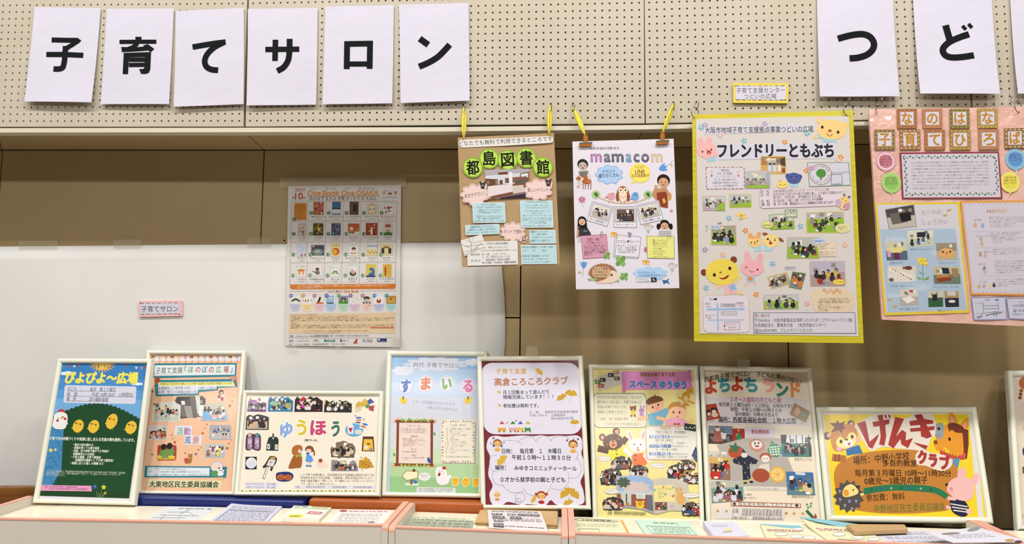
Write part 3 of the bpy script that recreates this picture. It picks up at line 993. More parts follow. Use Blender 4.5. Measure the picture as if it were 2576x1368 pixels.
# ------------------------------------------------------------------ picture-book vote poster on the recessed wall
sf = wall(DR - 0.013)
t = thing('picture_book_poster', 'white poster with rows of small book covers, headed One Book One OSAKA', 'poster', sf.at(862, 872))
slab('paper', sf, [(725, 468), (1009, 465.5), (1006, 873), (717.5, 869)], 0.0008, 'laminate', t, col='#d5d3d2', div=1)
mb = MB(); mb.v = [sf.at(x, y, .0045) for x, y in ((722, 466), (1011, 463.5), (1013, 876), (715, 873))]; mb.f = [(0, 3, 2, 1)]; mb.build('clear_film', 'flat_film', t)
for nm, q in (('tape_strip', [(705, 447), (1022, 445), (1022, 470), (705, 473)]), ('tape_strip', [(722, 868), (750, 869), (749, 882), (722, 880)]), ('tape_strip', [(845, 868), (862, 868), (861, 879), (845, 878)]), ('tape_strip', [(985, 850), (1012, 845), (1018, 870), (990, 880)])):
    slab(nm, sf, q, 0.0002, 'tape', t, front=0.006 if nm else 0)
sheet(t, sf, 'laminate', 0.0006); view(700, 460, 3.258, sk=-0.02)
OR = '#c9752a'; BR = '#a8431c'; BK = '#2e2a28'
part('title_lettering')
text('2025', 138, 58, 205, 55, 32, BR, bold=.012); text('年', 208, 58, 222, 58, 18, BR)
text('第', 114, 122, 131, 122, 20, BR); text('10', 137, 108, 202, 106, 66, BR, bold=.03); text('回', 203, 122, 220, 122, 20, BR)
for s_, a, b_ in (('One', 238, 348), ('Book', 362, 502), ('One', 516, 625), ('OSAKA', 638, 822)):
    text(s_, a, 84, b_, 80, 56, OR, bold=.045)
    text(s_, a + 3, 84, b_ - 3, 80, 54, '#e0a24e', bold=.005)
text('ワン', 268, 50, 315, 49, 14, '#6a4a3a'); text('ブック', 388, 49, 468, 48, 14, '#6a4a3a'); text('ワン', 545, 48, 592, 47, 14, '#6a4a3a'); text('オオサカ', 655, 47, 790, 46, 14, '#6a4a3a')
line([(235, 114), (828, 108)], 3, '#b8744a')
text('みんなで えらぶ 大阪 の 1さつ の えほん', 257, 129, 806, 127, 28, '#3a3430', bold=.012)
part('title_emblem')
for x, y, c in ((868, 80, '#c9a08a'), (962, 80, '#a88a7a')): ell(x, y, 12, 14, c, n=10)
rect(902, 80, 930, 96, '#a8482a')
for i in range(7): ell(876 + i * 14, 62 + (i * 7) % 13, 3, 3, ['#8a5a4a', '#4a6a8a', '#b0803a'][i % 3], n=6)
line([(855, 118), (972, 118)], 3, '#9a8a80')
part('cover_table')
X = [112, 250, 393, 536, 680, 824, 970]; Y = [150, 317, 486, 655, 826]
gx = lambda c, r: X[c] + (-4.2 * r if c else -4.6 * r)
line(rrect_pts(103, 150, 966, 840, 18, sk=-0.022), 2.5, '#a0846c', closed=True)
for c in range(1, 6): line([(gx(c, 0), 152), (gx(c, 4), 826)], 1.8, '#a0846c')
for r in range(1, 4): line([(112 - 4 * r, Y[r] + 1), (970 - 2 * r, Y[r] - 4)], 1.8, '#a0846c')
part('orange_band')
poly([(97, 832), (964, 826), (962, 856), (950, 868), (112, 872), (96, 858)], '#c8752e')
text('このリストは、これまでの投票結果トップランキング、図書館でよく読まれているもの、実行委員のおすすめ絵本などをもとに作成しました。', 155, 845, 902, 839, 14, '#f3e6d6')
text('☆は、シリーズ化されているものです。', 155, 860, 366, 858, 14, '#f3e6d6')
names = ['', '大阪うまいもんのうた', 'おおはくちょうのそら', 'おしいれのぼうけん', 'からすのパンやさん☆', 'きんぎょが にげた', 'こんとあき', 'ごんぎつね', 'ことりのおはなし', 'ほっとけーき☆', 'じごくのそうべえ☆', '11ぴきのねこ☆', 'スイミー', 'そらまめくんのベッド☆', 'ぱんのおはなし☆', 'おべんとうずかん☆', 'パンどうぞ☆', 'にちようび☆', 'パンどろぼう☆', '100万回生きたねこ', 'ぴょーん', 'ぼちぼちいこか', 'もこ もこもこ', 'もったいないばあさん☆']
covers = [('#c9822c', 0), ('#a5563a', 1), ('#35648f', 2), ('#3a2226', 3), ('#dcd3bb', 4), ('#d8dad8', 5), ('#c3b8a8', 6), ('#4a4122', 7), ('#4a5470', 8), ('#b9552f', 9), ('#93351f', 10), ('#d8c2b4', 11),
          ('#c3cbda', 12), ('#4e4a5e', 13), ('#d9c98a', 14), ('#dedfe0', 15), ('#dccb92', 16), ('#d6c48c', 17), ('#dcd8d0', 18), ('#dedcd8', 19), ('#dfe0dc', 20), ('#dcdcda', 21), ('#cdb94e', 22), ('#d4ac3e', 23)]
CX = [181, 331, 477, 622, 769, 903]
for k in range(24):
    r, c = divmod(k, 6)
    part('book_cover')
    w_, h_ = [(56, 69), (46, 52), (38, 53), (40, 53), (40, 50), (45, 50), (37, 52), (46, 50), (42, 50), (51, 46), (52, 50), (38, 52), (42, 52), (58, 42), (40, 52), (42, 46), (48, 48), (54, 42), (42, 46), (42, 42), (40, 46), (38, 52), (42, 52), (38, 52)][k]
    x = CX[c] - 3.5 * r + [0, 0, 0, 0, 0, 0][c] + (18 if (r and c == 0) else 0) - (10 if c == 5 and r == 2 else 0) + (6 if r == 2 and c == 4 else 0)
    y = [210, 382, 552, 722][r] + (25 if k == 0 else 0) - c * 0.8
    base, kind = covers[k]
    rect(x - w_ - 1.5 + (w_ / 2), y - h_ - 1.5, x + w_ / 2 + 1.5, y + h_ + 1.5, '#8d8a84') if 0 else rect(x - w_ * .94, y - h_ * 1.02, x + w_ * .94, y + h_ * 1.02, '#a9a49a')
    a, b_, c_, d_ = x - w_ * .9, y - h_, x + w_ * .9, y + h_
    rect(a, b_, c_, d_, base)
    rn = random.Random(k)
    if kind == 0:
        text('あなたの', 146, 187, 216, 186, 24, '#5a2a10', bold=.02); text('だいすきな', 136, 211, 226, 210, 24, '#5a2a10', bold=.02); text('えほん', 154, 235, 207, 234, 24, '#5a2a10', bold=.02)
        text('リストにない', 152, 257, 208, 257, 11, '#5a2a10'); text('えほんを', 152, 271, 190, 271, 11, '#5a2a10'); text('じゆうにかいてね', 152, 285, 228, 285, 11, '#5a2a10')
    elif kind == 2:
        rect(a, y - h_ * .05, c_, y + h_ * .15, '#26303c'); rect(a, y + h_ * .15, c_, y + h_ * .85, '#b9c0c2')
        for i in range(4): ell(a + 10 + i * 16, y + h_ * .4, 7, 10, '#e4e6e2', n=7, rot=30)
    elif kind == 3:
        rect(a + 6, b_ + 6, c_ - 6, d_ - 6, '#6e4636'); rect(x - 8, b_ + 18, x + 22, d_ - 20, '#1f1a1c')
    elif kind == 4:
        line(rrect_pts(a + 5, b_ + 24, c_ - 5, d_ - 5, 14), 5, '#a98a4a', closed=True)
        for p in ((x - 14, y + 10), (x + 14, y + 6), (x, y + 28)): ell(p[0], p[1], 7, 5, '#3a3430' if p[0] != x else '#b9a890', n=8)
        text('からすの', x - 18, b_ + 8, x + 18, b_ + 8, 12, '#4a3a2a'); text('パンやさん', x - 22, b_ + 19, x + 22, b_ + 19, 12, '#4a3a2a')
    elif kind == 5:
        for i in range(12): ell(rn.uniform(a + 8, c_ - 8), rn.uniform(b_ + 25, d_ - 8), rn.uniform(3, 8), rn.uniform(3, 7), rn.choice(('#8e2f24', '#2f2426', '#3a3a3a', '#a03a26')), n=7)
        ell(x + 2, y - 2, 15, 13, '#b0402a', n=12)
        text('きんぎょが にげた', a + 6, b_ + 9, c_ - 6, b_ + 9, 12, '#2a3a3a')
    elif kind == 9:
        text('しろくまちゃん', a + 10, b_ + 10, c_ - 10, b_ + 10, 11, '#5a2a1a'); ell(x - 18, y - 4, 16, 14, '#dcd2bd', n=12); rect(x + 20, y - 2, x + 42, y + 22, '#8f8a4a'); poly([(a, y + 20), (c_, y + 20), (c_, d_), (a, d_)], '#ddd6c8')
        ell(x - 28, y + 28, 12, 7, '#5a4a3a', n=10); ell(x - 4, y + 28, 12, 7, '#5a4a3a', n=10)
    elif kind == 11:
        ell(x, y - 26, 26, 14, '#a5584a', n=12); text('ねこ', x - 20, y - 26, x + 20, y - 26, 18, '#2a2422', bold=.03); ell(x, y + 42, 30, 20, '#4a6e3a', n=14, a0=180, a1=360); rect(a, y + 30, c_, d_, '#4a6e3a')
        for i in range(6): ell(x - 14 + i * 6, y + 10 + (i % 2) * 5, 3, 8, '#8a8a8a', n=6)
    elif kind == 12:
        for i in range(8): ell(rn.uniform(a + 10, c_ - 10), rn.uniform(b_ + 10, y + 10), 10, 6, rn.choice(('#b4c0da', '#d4d4e0', '#a8bad2')), n=8)
        for i in range(7): ell(rn.uniform(a + 6, c_ - 6), rn.uniform(y + 25, d_ - 6), 6, 6, rn.choice(('#a06a4a', '#c8a88a', '#8a5a4a')), n=7)
    elif kind == 13:
        ell(a + 16, b_ + 10, 8, 8, '#cfc79a', n=9); ell(x, y + 14, 46, 26, '#7a8a80', n=14); ell(x, y + 10, 22, 7, '#b5bcb2', n=10)
    elif kind == 14:
        ell(x, y + 12, 30, 30, '#b8482a', n=18); ell(x - 6, y + 14, 21, 23, '#dba63a', n=16); text('パンのほん', a + 6, b_ + 12, c_ - 6, b_ + 12, 15, '#5a3a2a', bold=.02)
    elif kind == 15:
        ell(x + 4, y - 8, 17, 15, '#2a2428', n=12); ell(x + 4, y + 2, 12, 11, '#dcb89a', n=10); poly([(a + 6, y + 22), (c_ - 6, y + 22), (x + 20, y + 34), (x - 20, y + 34)], '#c79a5a'); text('おべんとう', a + 8, b_ + 9, c_ - 8, b_ + 9, 13, '#2a2a2a', bold=.02)
    elif kind == 16:
        rect(a, b_, c_, y - 8, '#dfe2e4')
        for i in range(14): line([(a + 6 + i * 6.2, b_ + 8), (a + 4 + i * 6.2, b_ + 26)], 3, '#4a5a7a')
        for i in range(8): ell(a + 12 + i * 10, y + 14 + (i % 3) * 8, 4, 6, '#8a5a3a', n=6)
    elif kind == 17:
        ell(x, y, 34, 30, '#8a6a3a', n=14, a0=180, a1=360); rect(x - 34, y - 2, x + 34, y + 28, '#6a5a3a'); rect(x - 16, y - 14, x + 16, y + 28, '#d9cd96'); rect(x - 40, y - 12, x - 18, y + 30, '#34383a'); rect(x + 18, y - 12, x + 40, y + 30, '#34383a')
    elif kind == 18:
        text('パンどろぼう', a + 5, b_ + 11, c_ - 5, b_ + 11, 16, '#8a4a2a', bold=.02); ell(x, y - 6, 32, 9, '#b8703a', n=12); rect(x - 22, y - 4, x + 22, y + 28, '#c98a52'); rect(x - 10, y + 6, x + 12, y + 28, '#e4d2b4')
    elif kind == 19:
        ell(x, y - 14, 17, 15, '#6a5a4a', n=12); ell(x + 2, y + 14, 19, 18, '#8a8076', n=12); line([(x - 14, y + 14), (x - 36, y + 2)], 9, '#6a5a4a')
        for i in range(3): line([(x - 15, y + 6 + i * 9), (x + 18, y + 8 + i * 9)], 3, '#3a3432')
    elif kind == 20:
        ell(x, y + 16, 22, 12, '#5a8a3a', n=12); ell(x - 9, y + 4, 7, 7, '#5a8a3a', n=8); ell(x + 9, y + 4, 7, 7, '#5a8a3a', n=8); ell(x, y + 19, 13, 7, '#cfd8a8', n=8); text('ぴょーん', x - 28, y - 26, x + 28, y - 26, 20, '#4a4a4a')
        line([(x - 20, y + 18), (x - 32, y + 28)], 5, '#4a7a34'); line([(x + 20, y + 18), (x + 32, y + 28)], 5, '#4a7a34')
    elif kind == 21:
        ell(x, y + 22, 27, 22, '#4a4448', n=14); ell(x + 2, y + 12, 17, 15, '#d59a8a', n=12); line([(x - 10, y), (x - 20, y - 18)], 3, '#5a5a5a'); line([(x - 2, y - 2), (x - 6, y - 20)], 3, '#5a5a5a'); text('ぼちぼちいこか', a + 5, b_ + 8, c_ - 5, b_ + 8, 11, '#3a3a3a')
    elif kind == 22:
        poly([(x - 20, d_ - 12), (x - 14, y + 20), (x + 10, y + 14), (x + 12, y + 4), (x - 6, y - 4), (x - 14, y - 18), (x + 6, y - 26), (x + 26, y - 14), (x + 32, y + 6), (x + 30, d_ - 12)], '#2f6f9c'); rect(a, d_ - 12, c_, d_, '#4a2f5e')
    elif kind == 23:
        ell(x - 14, y - 32, 7, 8, '#b0653a', n=8); rect(x - 22, y - 24, x - 6, y + 14, '#a5482a'); rect(x - 20, y + 14, x - 8, y + 40, '#7a4a2a')
        for i, s_ in enumerate('もったいない'): text(s_, x + 2 + (i % 2) * 14, y - 38 + (i // 2) * 24, x + 14 + (i % 2) * 14, y - 38 + (i // 2) * 24, 14, '#2a2a22', bold=.03)
    else:
        cs = {1: ('#c98a6a', '#e3ddd0', '#4a2a2a', '#b86a3a'), 6: ('#5a3f34', '#8a6a56', '#3a4a5a', '#d8d0c4'), 7: ('#b5a53a', '#2f2a1a', '#6a5a2a', '#54492a'), 8: ('#8a95ac', '#2f3850', '#66708a', '#c9ced6'), 10: ('#5a2418', '#c0562f', '#d8cdb4', '#a5442a')}[kind]
        for i in range(16): ell(rn.uniform(a + 7, c_ - 7), rn.uniform(b_ + 8, d_ - 7), rn.uniform(4, 9), rn.uniform(4, 9), rn.choice(cs), n=7, rot=rn.uniform(0, 90))
        if kind == 7: ell(x + 6, y - 2, 13, 20, '#d1bb4a', n=10, rot=-25)
        if kind == 10: rect(x - 8, y - 14, x + 8, d_ - 4, '#e0d6bd')
        if kind == 6: rect(a, b_, c_, b_ + 20, '#c9c2b8'); text('こんとあき', a + 5, b_ + 9, c_ - 5, b_ + 9, 14, '#2a2a2a', bold=.02)
    part('number_badge')
    bx_ = [131, 271, 415, 560, 703, 848][c] - 3.5 * r; by_ = [246 if c else 297, 417, 587, 758][r]
    ell(bx_, by_, 15, 15, '#2f6b34' if r < 3 else '#3a7d42', n=16)
    hw = (2 if k == 0 else 5) if k < 9 else 11
    text(str(k + 1), bx_ - hw, by_, bx_ + hw, by_, 24, '#e8efe4', bold=.02)
    if k:
        part('caption'); yc = Y[r + 1] - 36 - c * .8 - (0 if r else 2)
        text(names[k], x - 62 if len(names[k]) > 8 else x - 34, yc, (x + 58) if len(names[k]) > 8 else x + 34, yc, 15, '#4a423c', bold=.01)
        text('作者名 文・絵', x - 22, yc + 18, x + 22, yc + 18, 8, '#7a716a') if 0 else line([(x - 24, yc + 18), (x + 24, yc + 18)], 3, '#a39a92')
        line([(x - 62, yc + 26), (x + 64, yc + 26)], 1, '#b5aca4')
part('section_heading')
line([(93, 889), (392, 887)], 2, '#b8744a'); line([(668, 886), (966, 883)], 2, '#b8744a')
text('これまでに選ばれた', 400, 890, 530, 889, 20, '#b8622a', bold=.03); text('One Book', 538, 888, 660, 886, 28, '#c8752e', bold=.05)
wc = ['#c3bfd9', '#ead39c', '#e3c3cb', '#b0c6e4', '#b5d6bd', '#d8bdd2', '#ecc9bd', '#bcbfe0', '#a9d3d2']
bc = ['#6a62b0', '#c98a3a', '#c0567e', '#2f4fa5', '#5a8a3e', '#94406e', '#b85a4a', '#2f74b5', '#2a7a80']
cxs = [139, 237, 331, 430, 531, 626, 725, 822, 922]
cap = ['はらぺこあおむし', 'ぐりとぐら☆', 'おすしのずかん☆', 'にじのむこう☆', 'へんしんトンネル☆', 'ねっちゅう☆', 'パンダ銭湯', 'だるまさんが☆', 'てぶくろのひみつ']
for k in range(9):
    part('past_winner')
    x = cxs[k]
    ell(x, 1012 - k * .6, 44, 42, wc[k], n=24)
    rect(x - 36, 925, x + 42, 990, ['#dcdcda', '#dfdedb', '#dad7d2', '#8fb2d4', '#7a8fb8', '#e0dcda', '#d2cdc4', '#dfdfdd', '#c09a4a'][k])
    if k == 0: [ell(x - 22 + i * 13, 965 - 12 * math.sin(i / 4 * math.pi), 9, 9, '#2f4a2a', n=8) for i in range(5)]; ell(x + 34, 968, 8, 8, '#b0402a', n=8)
    if k == 1: [ell(x - 12 + i * 20, 965, 6, 12, ['#a05a3a', '#8a7a3a'][i], n=8) for i in range(2)]; ell(x - 30, 962, 5, 5, '#4a6a3a', n=6); ell(x + 34, 962, 5, 5, '#4a6a3a', n=6)
    if k == 2: line([(x - 8, 985), (x + 6, 960), (x + 14, 935)], 16, '#2a2422'); rect(x - 20, 978, x + 38, 990, '#c9622e')
    if k == 3: rect(x - 30, 980, x + 26, 990, '#3a5a4a'); ell(x, 946, 14, 8, '#d8d2a8', n=9); rect(x + 26, 925, x + 40, 990, '#d8dce0')
    if k == 4: rect(x - 36, 968, x + 42, 990, '#4f8a3e'); ell(x + 4, 958, 22, 20, '#5a3a34', n=12); ell(x + 4, 964, 11, 13, '#8ab05a', n=10); ell(x - 16, 940, 6, 6, '#c06a7a', n=6); ell(x + 26, 940, 6, 6, '#c06a7a', n=6)
    if k == 5: [ell(x - 26 + (i * 17) % 60, 932 + (i * 11) % 52, 4, 3, ['#3a3434', '#b0563a', '#7a8a5a'][i % 3], n=6) for i in range(12)]
    if k == 6: ell(x, 945, 26, 16, '#3a3632', n=12); ell(x, 962, 24, 14, '#b5afa6', n=12); [ell(x - 24 + 24 * i, 982, 9, 7, '#3f3a38', n=8) for i in range(3)]
    if k == 7: ell(x + 2, 965, 19, 20, '#9a3a26', n=14); ell(x + 2, 954, 11, 8, '#e4d8c6', n=10)
    if k == 8: line(rrect_pts(x - 33, 928, x + 38, 987, 4), 4, '#8a5a2a', closed=True); ell(x + 2, 950, 10, 10, '#a84a2a', n=10)
    ell(x - 33, 924, 16, 16, bc[k], n=16); text('選', x - 41, 924, x - 25, 924, 14, '#e8e4ee')
    text(cap[k], x - 38, 1005, x + 38, 1004, 12, '#5a5450', bold=.01)
    for j in range(3): line([(x - 26 + 5 * j, 1018 + j * 9), (x + 26 - 5 * j, 1018 + j * 9)], 2.2, '#948c8a')
part('info_box')
poly([(90, 1072), (962, 1062), (960, 1234), (86, 1236)], '#d9c2a0')
text('One Book One OSAKAとは', 104, 1081, 320, 1079, 20, '#a5613a')
RB = '#5f5240'
text('大阪市民、府民のみなさん、大阪にお住まいのみなさんに、お気に入りの１冊の絵本に投票していただきます。', 104, 1098, 662, 1093, 13, RB)
text('その投票結果をもとに、実行委員会が、「大阪の１冊の絵本One Book」を選定し、翌年の子ども読書の日（２０２６年４月２３日）に発表します。１冊の絵本を選ぶ', 104, 1113, 950, 1107, 13, RB)
text('過程でたくさんの絵本にふれることにより、おとなも子どもたちが楽しさを共有し、読書への関心、習慣をよりいっそう高めることを目的としています。', 104, 1129, 905, 1123, 13, RB)
text('投票方法', 103, 1154, 165, 1153, 20, '#a5613a')
text('大阪市立図書館や、大阪府立中央図書館等で配布しているチラシの裏面の投票用紙で、あなたのお気に入りの絵本を１冊選び、お気に入りの理由を投票用紙にご記入の絵で', 103, 1171, 948, 1164, 13, RB)
text('図書に投票してください。投票用紙は、大阪市立図書館等などにある投票箱に入れていただくか下記の宛先まで送付してください。', 102, 1187, 752, 1182, 13, RB)
rect(757, 1177, 945, 1192, '#b55f2c'); text('２０２５年１１月３０日（日）必着です', 766, 1185, 936, 1184, 12, '#f0e0cc', bold=.01)
text('〒550-0014 大阪市西区北堀江 4-3-2　大阪市立中央図書館サービス担当 One Book One OSAKA係', 208, 1214, 730, 1211, 12, RB)
text('One Book One OSAKAホームページからも投票できます！', 208, 1229, 510, 1227, 12, RB)
part('organisers')
text('主催：One Book One OSAKA事業実行委員会', 90, 1256, 415, 1254, 19, '#3e4a4e', bold=.008); text('（構成：大阪市立図書館ほか 大阪府立中央図書館 絵本の日推進会）', 424, 1253, 742, 1252, 11, '#5a6264')
line([(88, 1272), (964, 1268)], 2, '#b58a70')
text('協賛：', 88, 1294, 128, 1294, 17, '#4a5254'); text('こぐま社', 145, 1295, 185, 1295, 12, '#3a3a3a', bold=.02); text('トクトクパス', 190, 1295, 252, 1294, 18, '#3a3a3a', bold=.02)
text('〰❤', 296, 1286, 322, 1286, 14, '#3a4a36') if 0 else line([(294, 1284), (304, 1290), (314, 1283), (324, 1288)], 4, '#3f4a34')
text('とうほう', 284, 1299, 338, 1298, 16, '#7a6a34', bold=.03)
rect(376, 1283, 465, 1301, '#24726a'); text('帆布堂印刷', 392, 1292, 455, 1291, 14, '#e4efe9', bold=.02)
ell(515, 1292, 9, 12, '#6a4a6a', n=10); ell(538, 1293, 7, 7, '#2a3a7a', n=10); ell(538, 1293, 4, 4, '#d5d3d2', n=8); text('アスター', 548, 1293, 582, 1292, 13, '#2a3a6a')
poly([(615, 1315), (640, 1275), (652, 1280), (645, 1310)], '#a5543a'); line([(612, 1315), (655, 1312)], 3, '#a5543a')
ell(704, 1291, 11, 12, '#3a6aa0', n=12); ell(705, 1291, 6, 7, '#d5d3d2', n=10); text('大阪シティ', 722, 1285, 772, 1284, 12, '#3a3a3a'); text('信用金庫', 722, 1298, 772, 1297, 13, '#3a3a3a', bold=.01)
rect(810, 1275, 889, 1303, '#232c6a'); text('M', 816, 1287, 834, 1286, 26, '#e0e2ee', bold=.04); line([(840, 1296), (880, 1296)], 4, '#aab0cc')
text('協力：', 88, 1324, 118, 1323, 15, '#5a6062'); text('イオンモール株式会社', 146, 1323, 256, 1322, 13, '#5a6062'); text('学芸出版流通大阪株式会社', 282, 1322, 412, 1321, 13, '#5a6062'); text('クボタスピアーズ大阪', 436, 1321, 545, 1320, 13, '#5a6062')
flush()

# ------------------------------------------------------------------ brown paper library poster
sf = wall(-0.030)
t = thing('library_poster', 'brown paper poster with five green character discs, hanging from yellow tape loops', 'poster', sf.at(1280, 670))
slab('brown_paper', sf, [(1151.5, 346.5), (1393.5, 334), (1408.5, 665), (1162, 672)], 0.0008, 'kraft', t, div=6, warp=lambda x, y: 0.002 * math.sin(x / 50) * math.sin(y / 70))
sheet(t, sf, 'print', 0.0032); view(1140, 260, 3.183, sk=0.045)
part('title_strip'); 
poly([(62, 292), (400, 280), (780, 262), (800, 272), (800, 308), (780, 318), (420, 340), (70, 356), (46, 342), (46, 306)], '#dcd9d6')
text('どなたでも無料で利用できるところです', 48, 325, 795, 284, 38, '#1f1c20', bold=.012)
for ch, x, y, rt in (('島', 289, 444, 1), ('書', 586, 437, 0), ('都', 158, 515, 0), ('図', 436, 455, 0), ('館', 718, 511, 0)):
    part('green_disc'); ell(x, y, 82, 82, '#93b843', n=32); ell(x, y, 76, 76, '#5d7d2a', n=32); ell(x, y, 72.5, 72.5, '#b4d655', n=32)
    text(ch, x - 52, y + 4, x + 52, y - 4 if ch in '島図' else y + 2, 108, '#14160f', bold=.035)
def lib_room(m):
    def pm(pts, c): poly([m(u, v) for u, v in pts], c)
    pm([(0, 0), (1, 0), (1, .5), (0, .5)], '#cfcdd4'); pm([(0, .0), (1, 0), (1, .12), (0, .2)], '#a9a5ac')
    pm([(.8, .15), (1, .1), (1, .5), (.78, .45)], '#8a5f4a'); pm([(.82, .18), (.98, .15), (.98, .3), (.82, .3)], '#cfd8de')
    pm([(.3, .1), (.52, .09), (.52, .17), (.3, .18)], '#6a3a26')
    pm([(0, .3), (.28, .33), (.28, .5), (0, .55)], '#5a3a2e')
    for i in range(4): pm([(.02 + .1 * i, .36), (.09 + .1 * i, .36), (.09 + .1 * i, .5), (.02 + .1 * i, .5)], ['#8a6a4e', '#6a4a3a', '#9a7a5a', '#5a4a46'][i])
    pm([(.45, .3), (.62, .3), (.62, .45), (.45, .47)], '#6f5040'); pm([(.62, .28), (.95, .26), (.95, .48), (.62, .46)], '#7a5744')
    pm([(.54, .1), (.62, .1), (.62, .55), (.54, .55)], '#e0dee2')
    pm([(.04, .56), (.58, .5), (.64, .62), (.66, .8), (.1, .95), (.0, .9)], '#dccfd2'); pm([(.08, .9), (.66, .76), (.66, .84), (.1, .99)], '#7a4a3a')
    pm([(.62, .52), (.88, .5), (.88, .8), (.62, .84)], '#c9bfb8'); pm([(.62, .5), (.9, .48), (.9, .55), (.62, .57)], '#7a5038')
    pm([(.68, .38), (.86, .36), (.86, .5), (.68, .52)], '#59564e'); pm([(.3, .96), (.95, .84), (1, 1), (.3, 1)], '#3a2a3a')
    pm([(.88, .3), (1, .3), (1, .9), (.9, .8)], '#6a5248')
photo([(253, 534), (607, 524), (605, 757), (276, 770)], '#c9c7ce', '#8a7a74', n=0, seed=1, name='library_photo', extra=lib_room)
def speech(cx, cy_, rx, ry, txt, rot=0, n=9, th=34):
    cloud(cx, cy_, rx, ry, '#e2c6c0', n=n, amp=.14); cloud(cx, cy_, rx * .92, ry * .9, '#6a4a48', n=n, amp=.14); cloud(cx, cy_, rx * .9, ry * .87, '#e6cbc6', n=n, amp=.14)
    text(txt, cx - rx * .74, cy_ + rot, cx + rx * .74, cy_ - rot, th, '#2a2024', bold=.01)
def tinybear(x, y, r=1.0):
    ell(x - 18 * r, y - 16 * r, 9 * r, 9 * r, '#3a3334', n=8); ell(x + 18 * r, y - 16 * r, 9 * r, 9 * r, '#3a3334', n=8); ell(x, y, 22 * r, 17 * r, '#3f3738', n=12); ell(x, y + 6 * r, 8 * r, 6 * r, '#b59a8c', n=8); ell(x, y + 24 * r, 17 * r, 11 * r, '#3a3334', n=10)
part('speech_cutout'); ell(238, 662, 34, 34, '#e2c6c0', n=14); speech(173, 732, 110, 84, '本をかりたい！', rot=14); tinybear(237, 652)
part('speech_cutout'); ell(762, 640, 34, 34, '#e2c6c0', n=14); speech(678, 694, 112, 84, '楽しいイベント', rot=2); tinybear(762, 632)
part('speech_cutout'); poly([(545, 1062), (600, 1070), (578, 1120), (518, 1095)], '#e2c6c0'); speech(478, 1028, 98, 76, 'ネットで便利', rot=-1, n=10, th=32); poly([(556, 1068), (586, 1068), (580, 1108), (550, 1102)], '#5a4a48'); poly([(560, 1073), (581, 1073), (577, 1098), (556, 1094)], '#b8a6a0')
BLU = '#b5d5dc'; BT = '#3a4244'
def note(x0, y0, x1, y1, rows, tilt=-0.015, r=10):
    part('info_note')
    rrect(x0 - 3, y0 - 3, x1 + 3, y1 + 3, r, '#dfe6e6', tilt=tilt); rrect(x0, y0, x1, y1, r, BLU, tilt=tilt)
    for s_, a, b_, y, h in rows:
        xm = (x0 + x1) / 2
        text(s_, a, y + (a - xm) * tilt, b_, y + (b_ - xm) * tilt, h, BT)
note(160, 798, 416, 955, [('おひとり15点まで、', 224, 350, 812, 16), ('（うちDVD・CDはあわせて5点まで）', 184, 392, 834, 16), ('15日間かりることができます。', 196, 384, 858, 17), ('大阪市立図書館全館あわせてご覧ください。', 202, 382, 876, 10), ('予約待ちをしている人がいないものは、', 184, 398, 905, 15), ('1回（14日間）だけ延長できます。', 200, 384, 923, 15), ('延長手続きは、電話・インターネット・アプリで可能！', 170, 412, 944, 12)], tilt=-.012, r=12)
note(101, 973, 370, 1048, [('図書館が閉まっているときは、', 142, 322, 987, 17), ('返却ポスト に返すことができます。', 128, 344, 1010, 18), ('壊れやすいCDなど一部ご利用いただけません。', 110, 364, 1033, 11)], tilt=-.04)
note(541, 782, 797, 993, [('えほんのよみきかせなど', 586, 754, 789, 17), ('あかちゃんのじ 第１金曜（１１時から１１時半）', 578, 762, 818, 9), ('ちっちゃい子ふぁいとのじかん', 586, 760, 836, 15), ('幼児から小学生向け 毎日曜（１４時半から１５時）', 570, 772, 864, 9), ('えほんのじかん', 630, 716, 882, 15), ('毎週おはなしボランティアグループさんが担当しています', 556, 788, 900, 9), ('おはなしの広場（ちいさい子）第１金曜日 第１５水曜日', 556, 788, 921, 9), ('読み聞かせサークル「つくし」ゴールド 第２日曜日', 556, 788, 934, 9), ('ぽけっとのじかん 第３日曜日', 616, 734, 946, 9), ('たのしいなかま 第４日曜日', 606, 746, 959, 9), ('申込みは必要ありません。お気軽にお越しください。', 560, 784, 982, 10)], tilt=.0, r=12)
note(613, 1017, 820, 1120, [('図書館ホームページから', 616, 762, 1028, 17), ('イベント情報や休館情報', 632, 746, 1049, 11), ('電子書籍やタブレットなどに対応', 634, 800, 1073, 10), ('図書館アプリも便利です♪', 616, 778, 1100, 17)], tilt=-.01)
note(547, 1136, 826, 1284, [('大阪24区の図書館どこでも使えて便利！', 548, 802, 1151, 16), ('北区', 565, 584, 1178, 10), ('西区', 638, 660, 1178, 10), ('都島区', 710, 745, 1178, 10), ('自動車文庫（移動図書館）もあります', 550, 770, 1222, 15), ('友渕・内代・毛馬へ、月１回巡回しています。', 562, 766, 1247, 11), ('くわしくは チラシ または まちかど号案内へ', 562, 780, 1270, 10)], tilt=-.008, r=3)
part('opening_hours_note')
poly([(112, 1110), (516, 1098), (520, 1290), (116, 1301)], '#dfdddb')
text('大阪市立都島図書館', 266, 1124, 440, 1120, 20, '#4a4a5a'); text('電話 06-6354 3229', 282, 1153, 436, 1150, 15, '#4a4a4a'); text('〒534-0027 大阪市都島区中野町 2-16-25', 220, 1180, 508, 1174, 15, '#4a4040')
text('開館時間：', 140, 1212, 220, 1211, 18, '#3a3a4a', bold=.01); text('火～金　10:00～19:00', 232, 1209, 424, 1204, 19, '#4a4a4a'); text('土・日・祝休日 10:00～17:00', 232, 1231, 456, 1224, 19, '#4a4a4a')
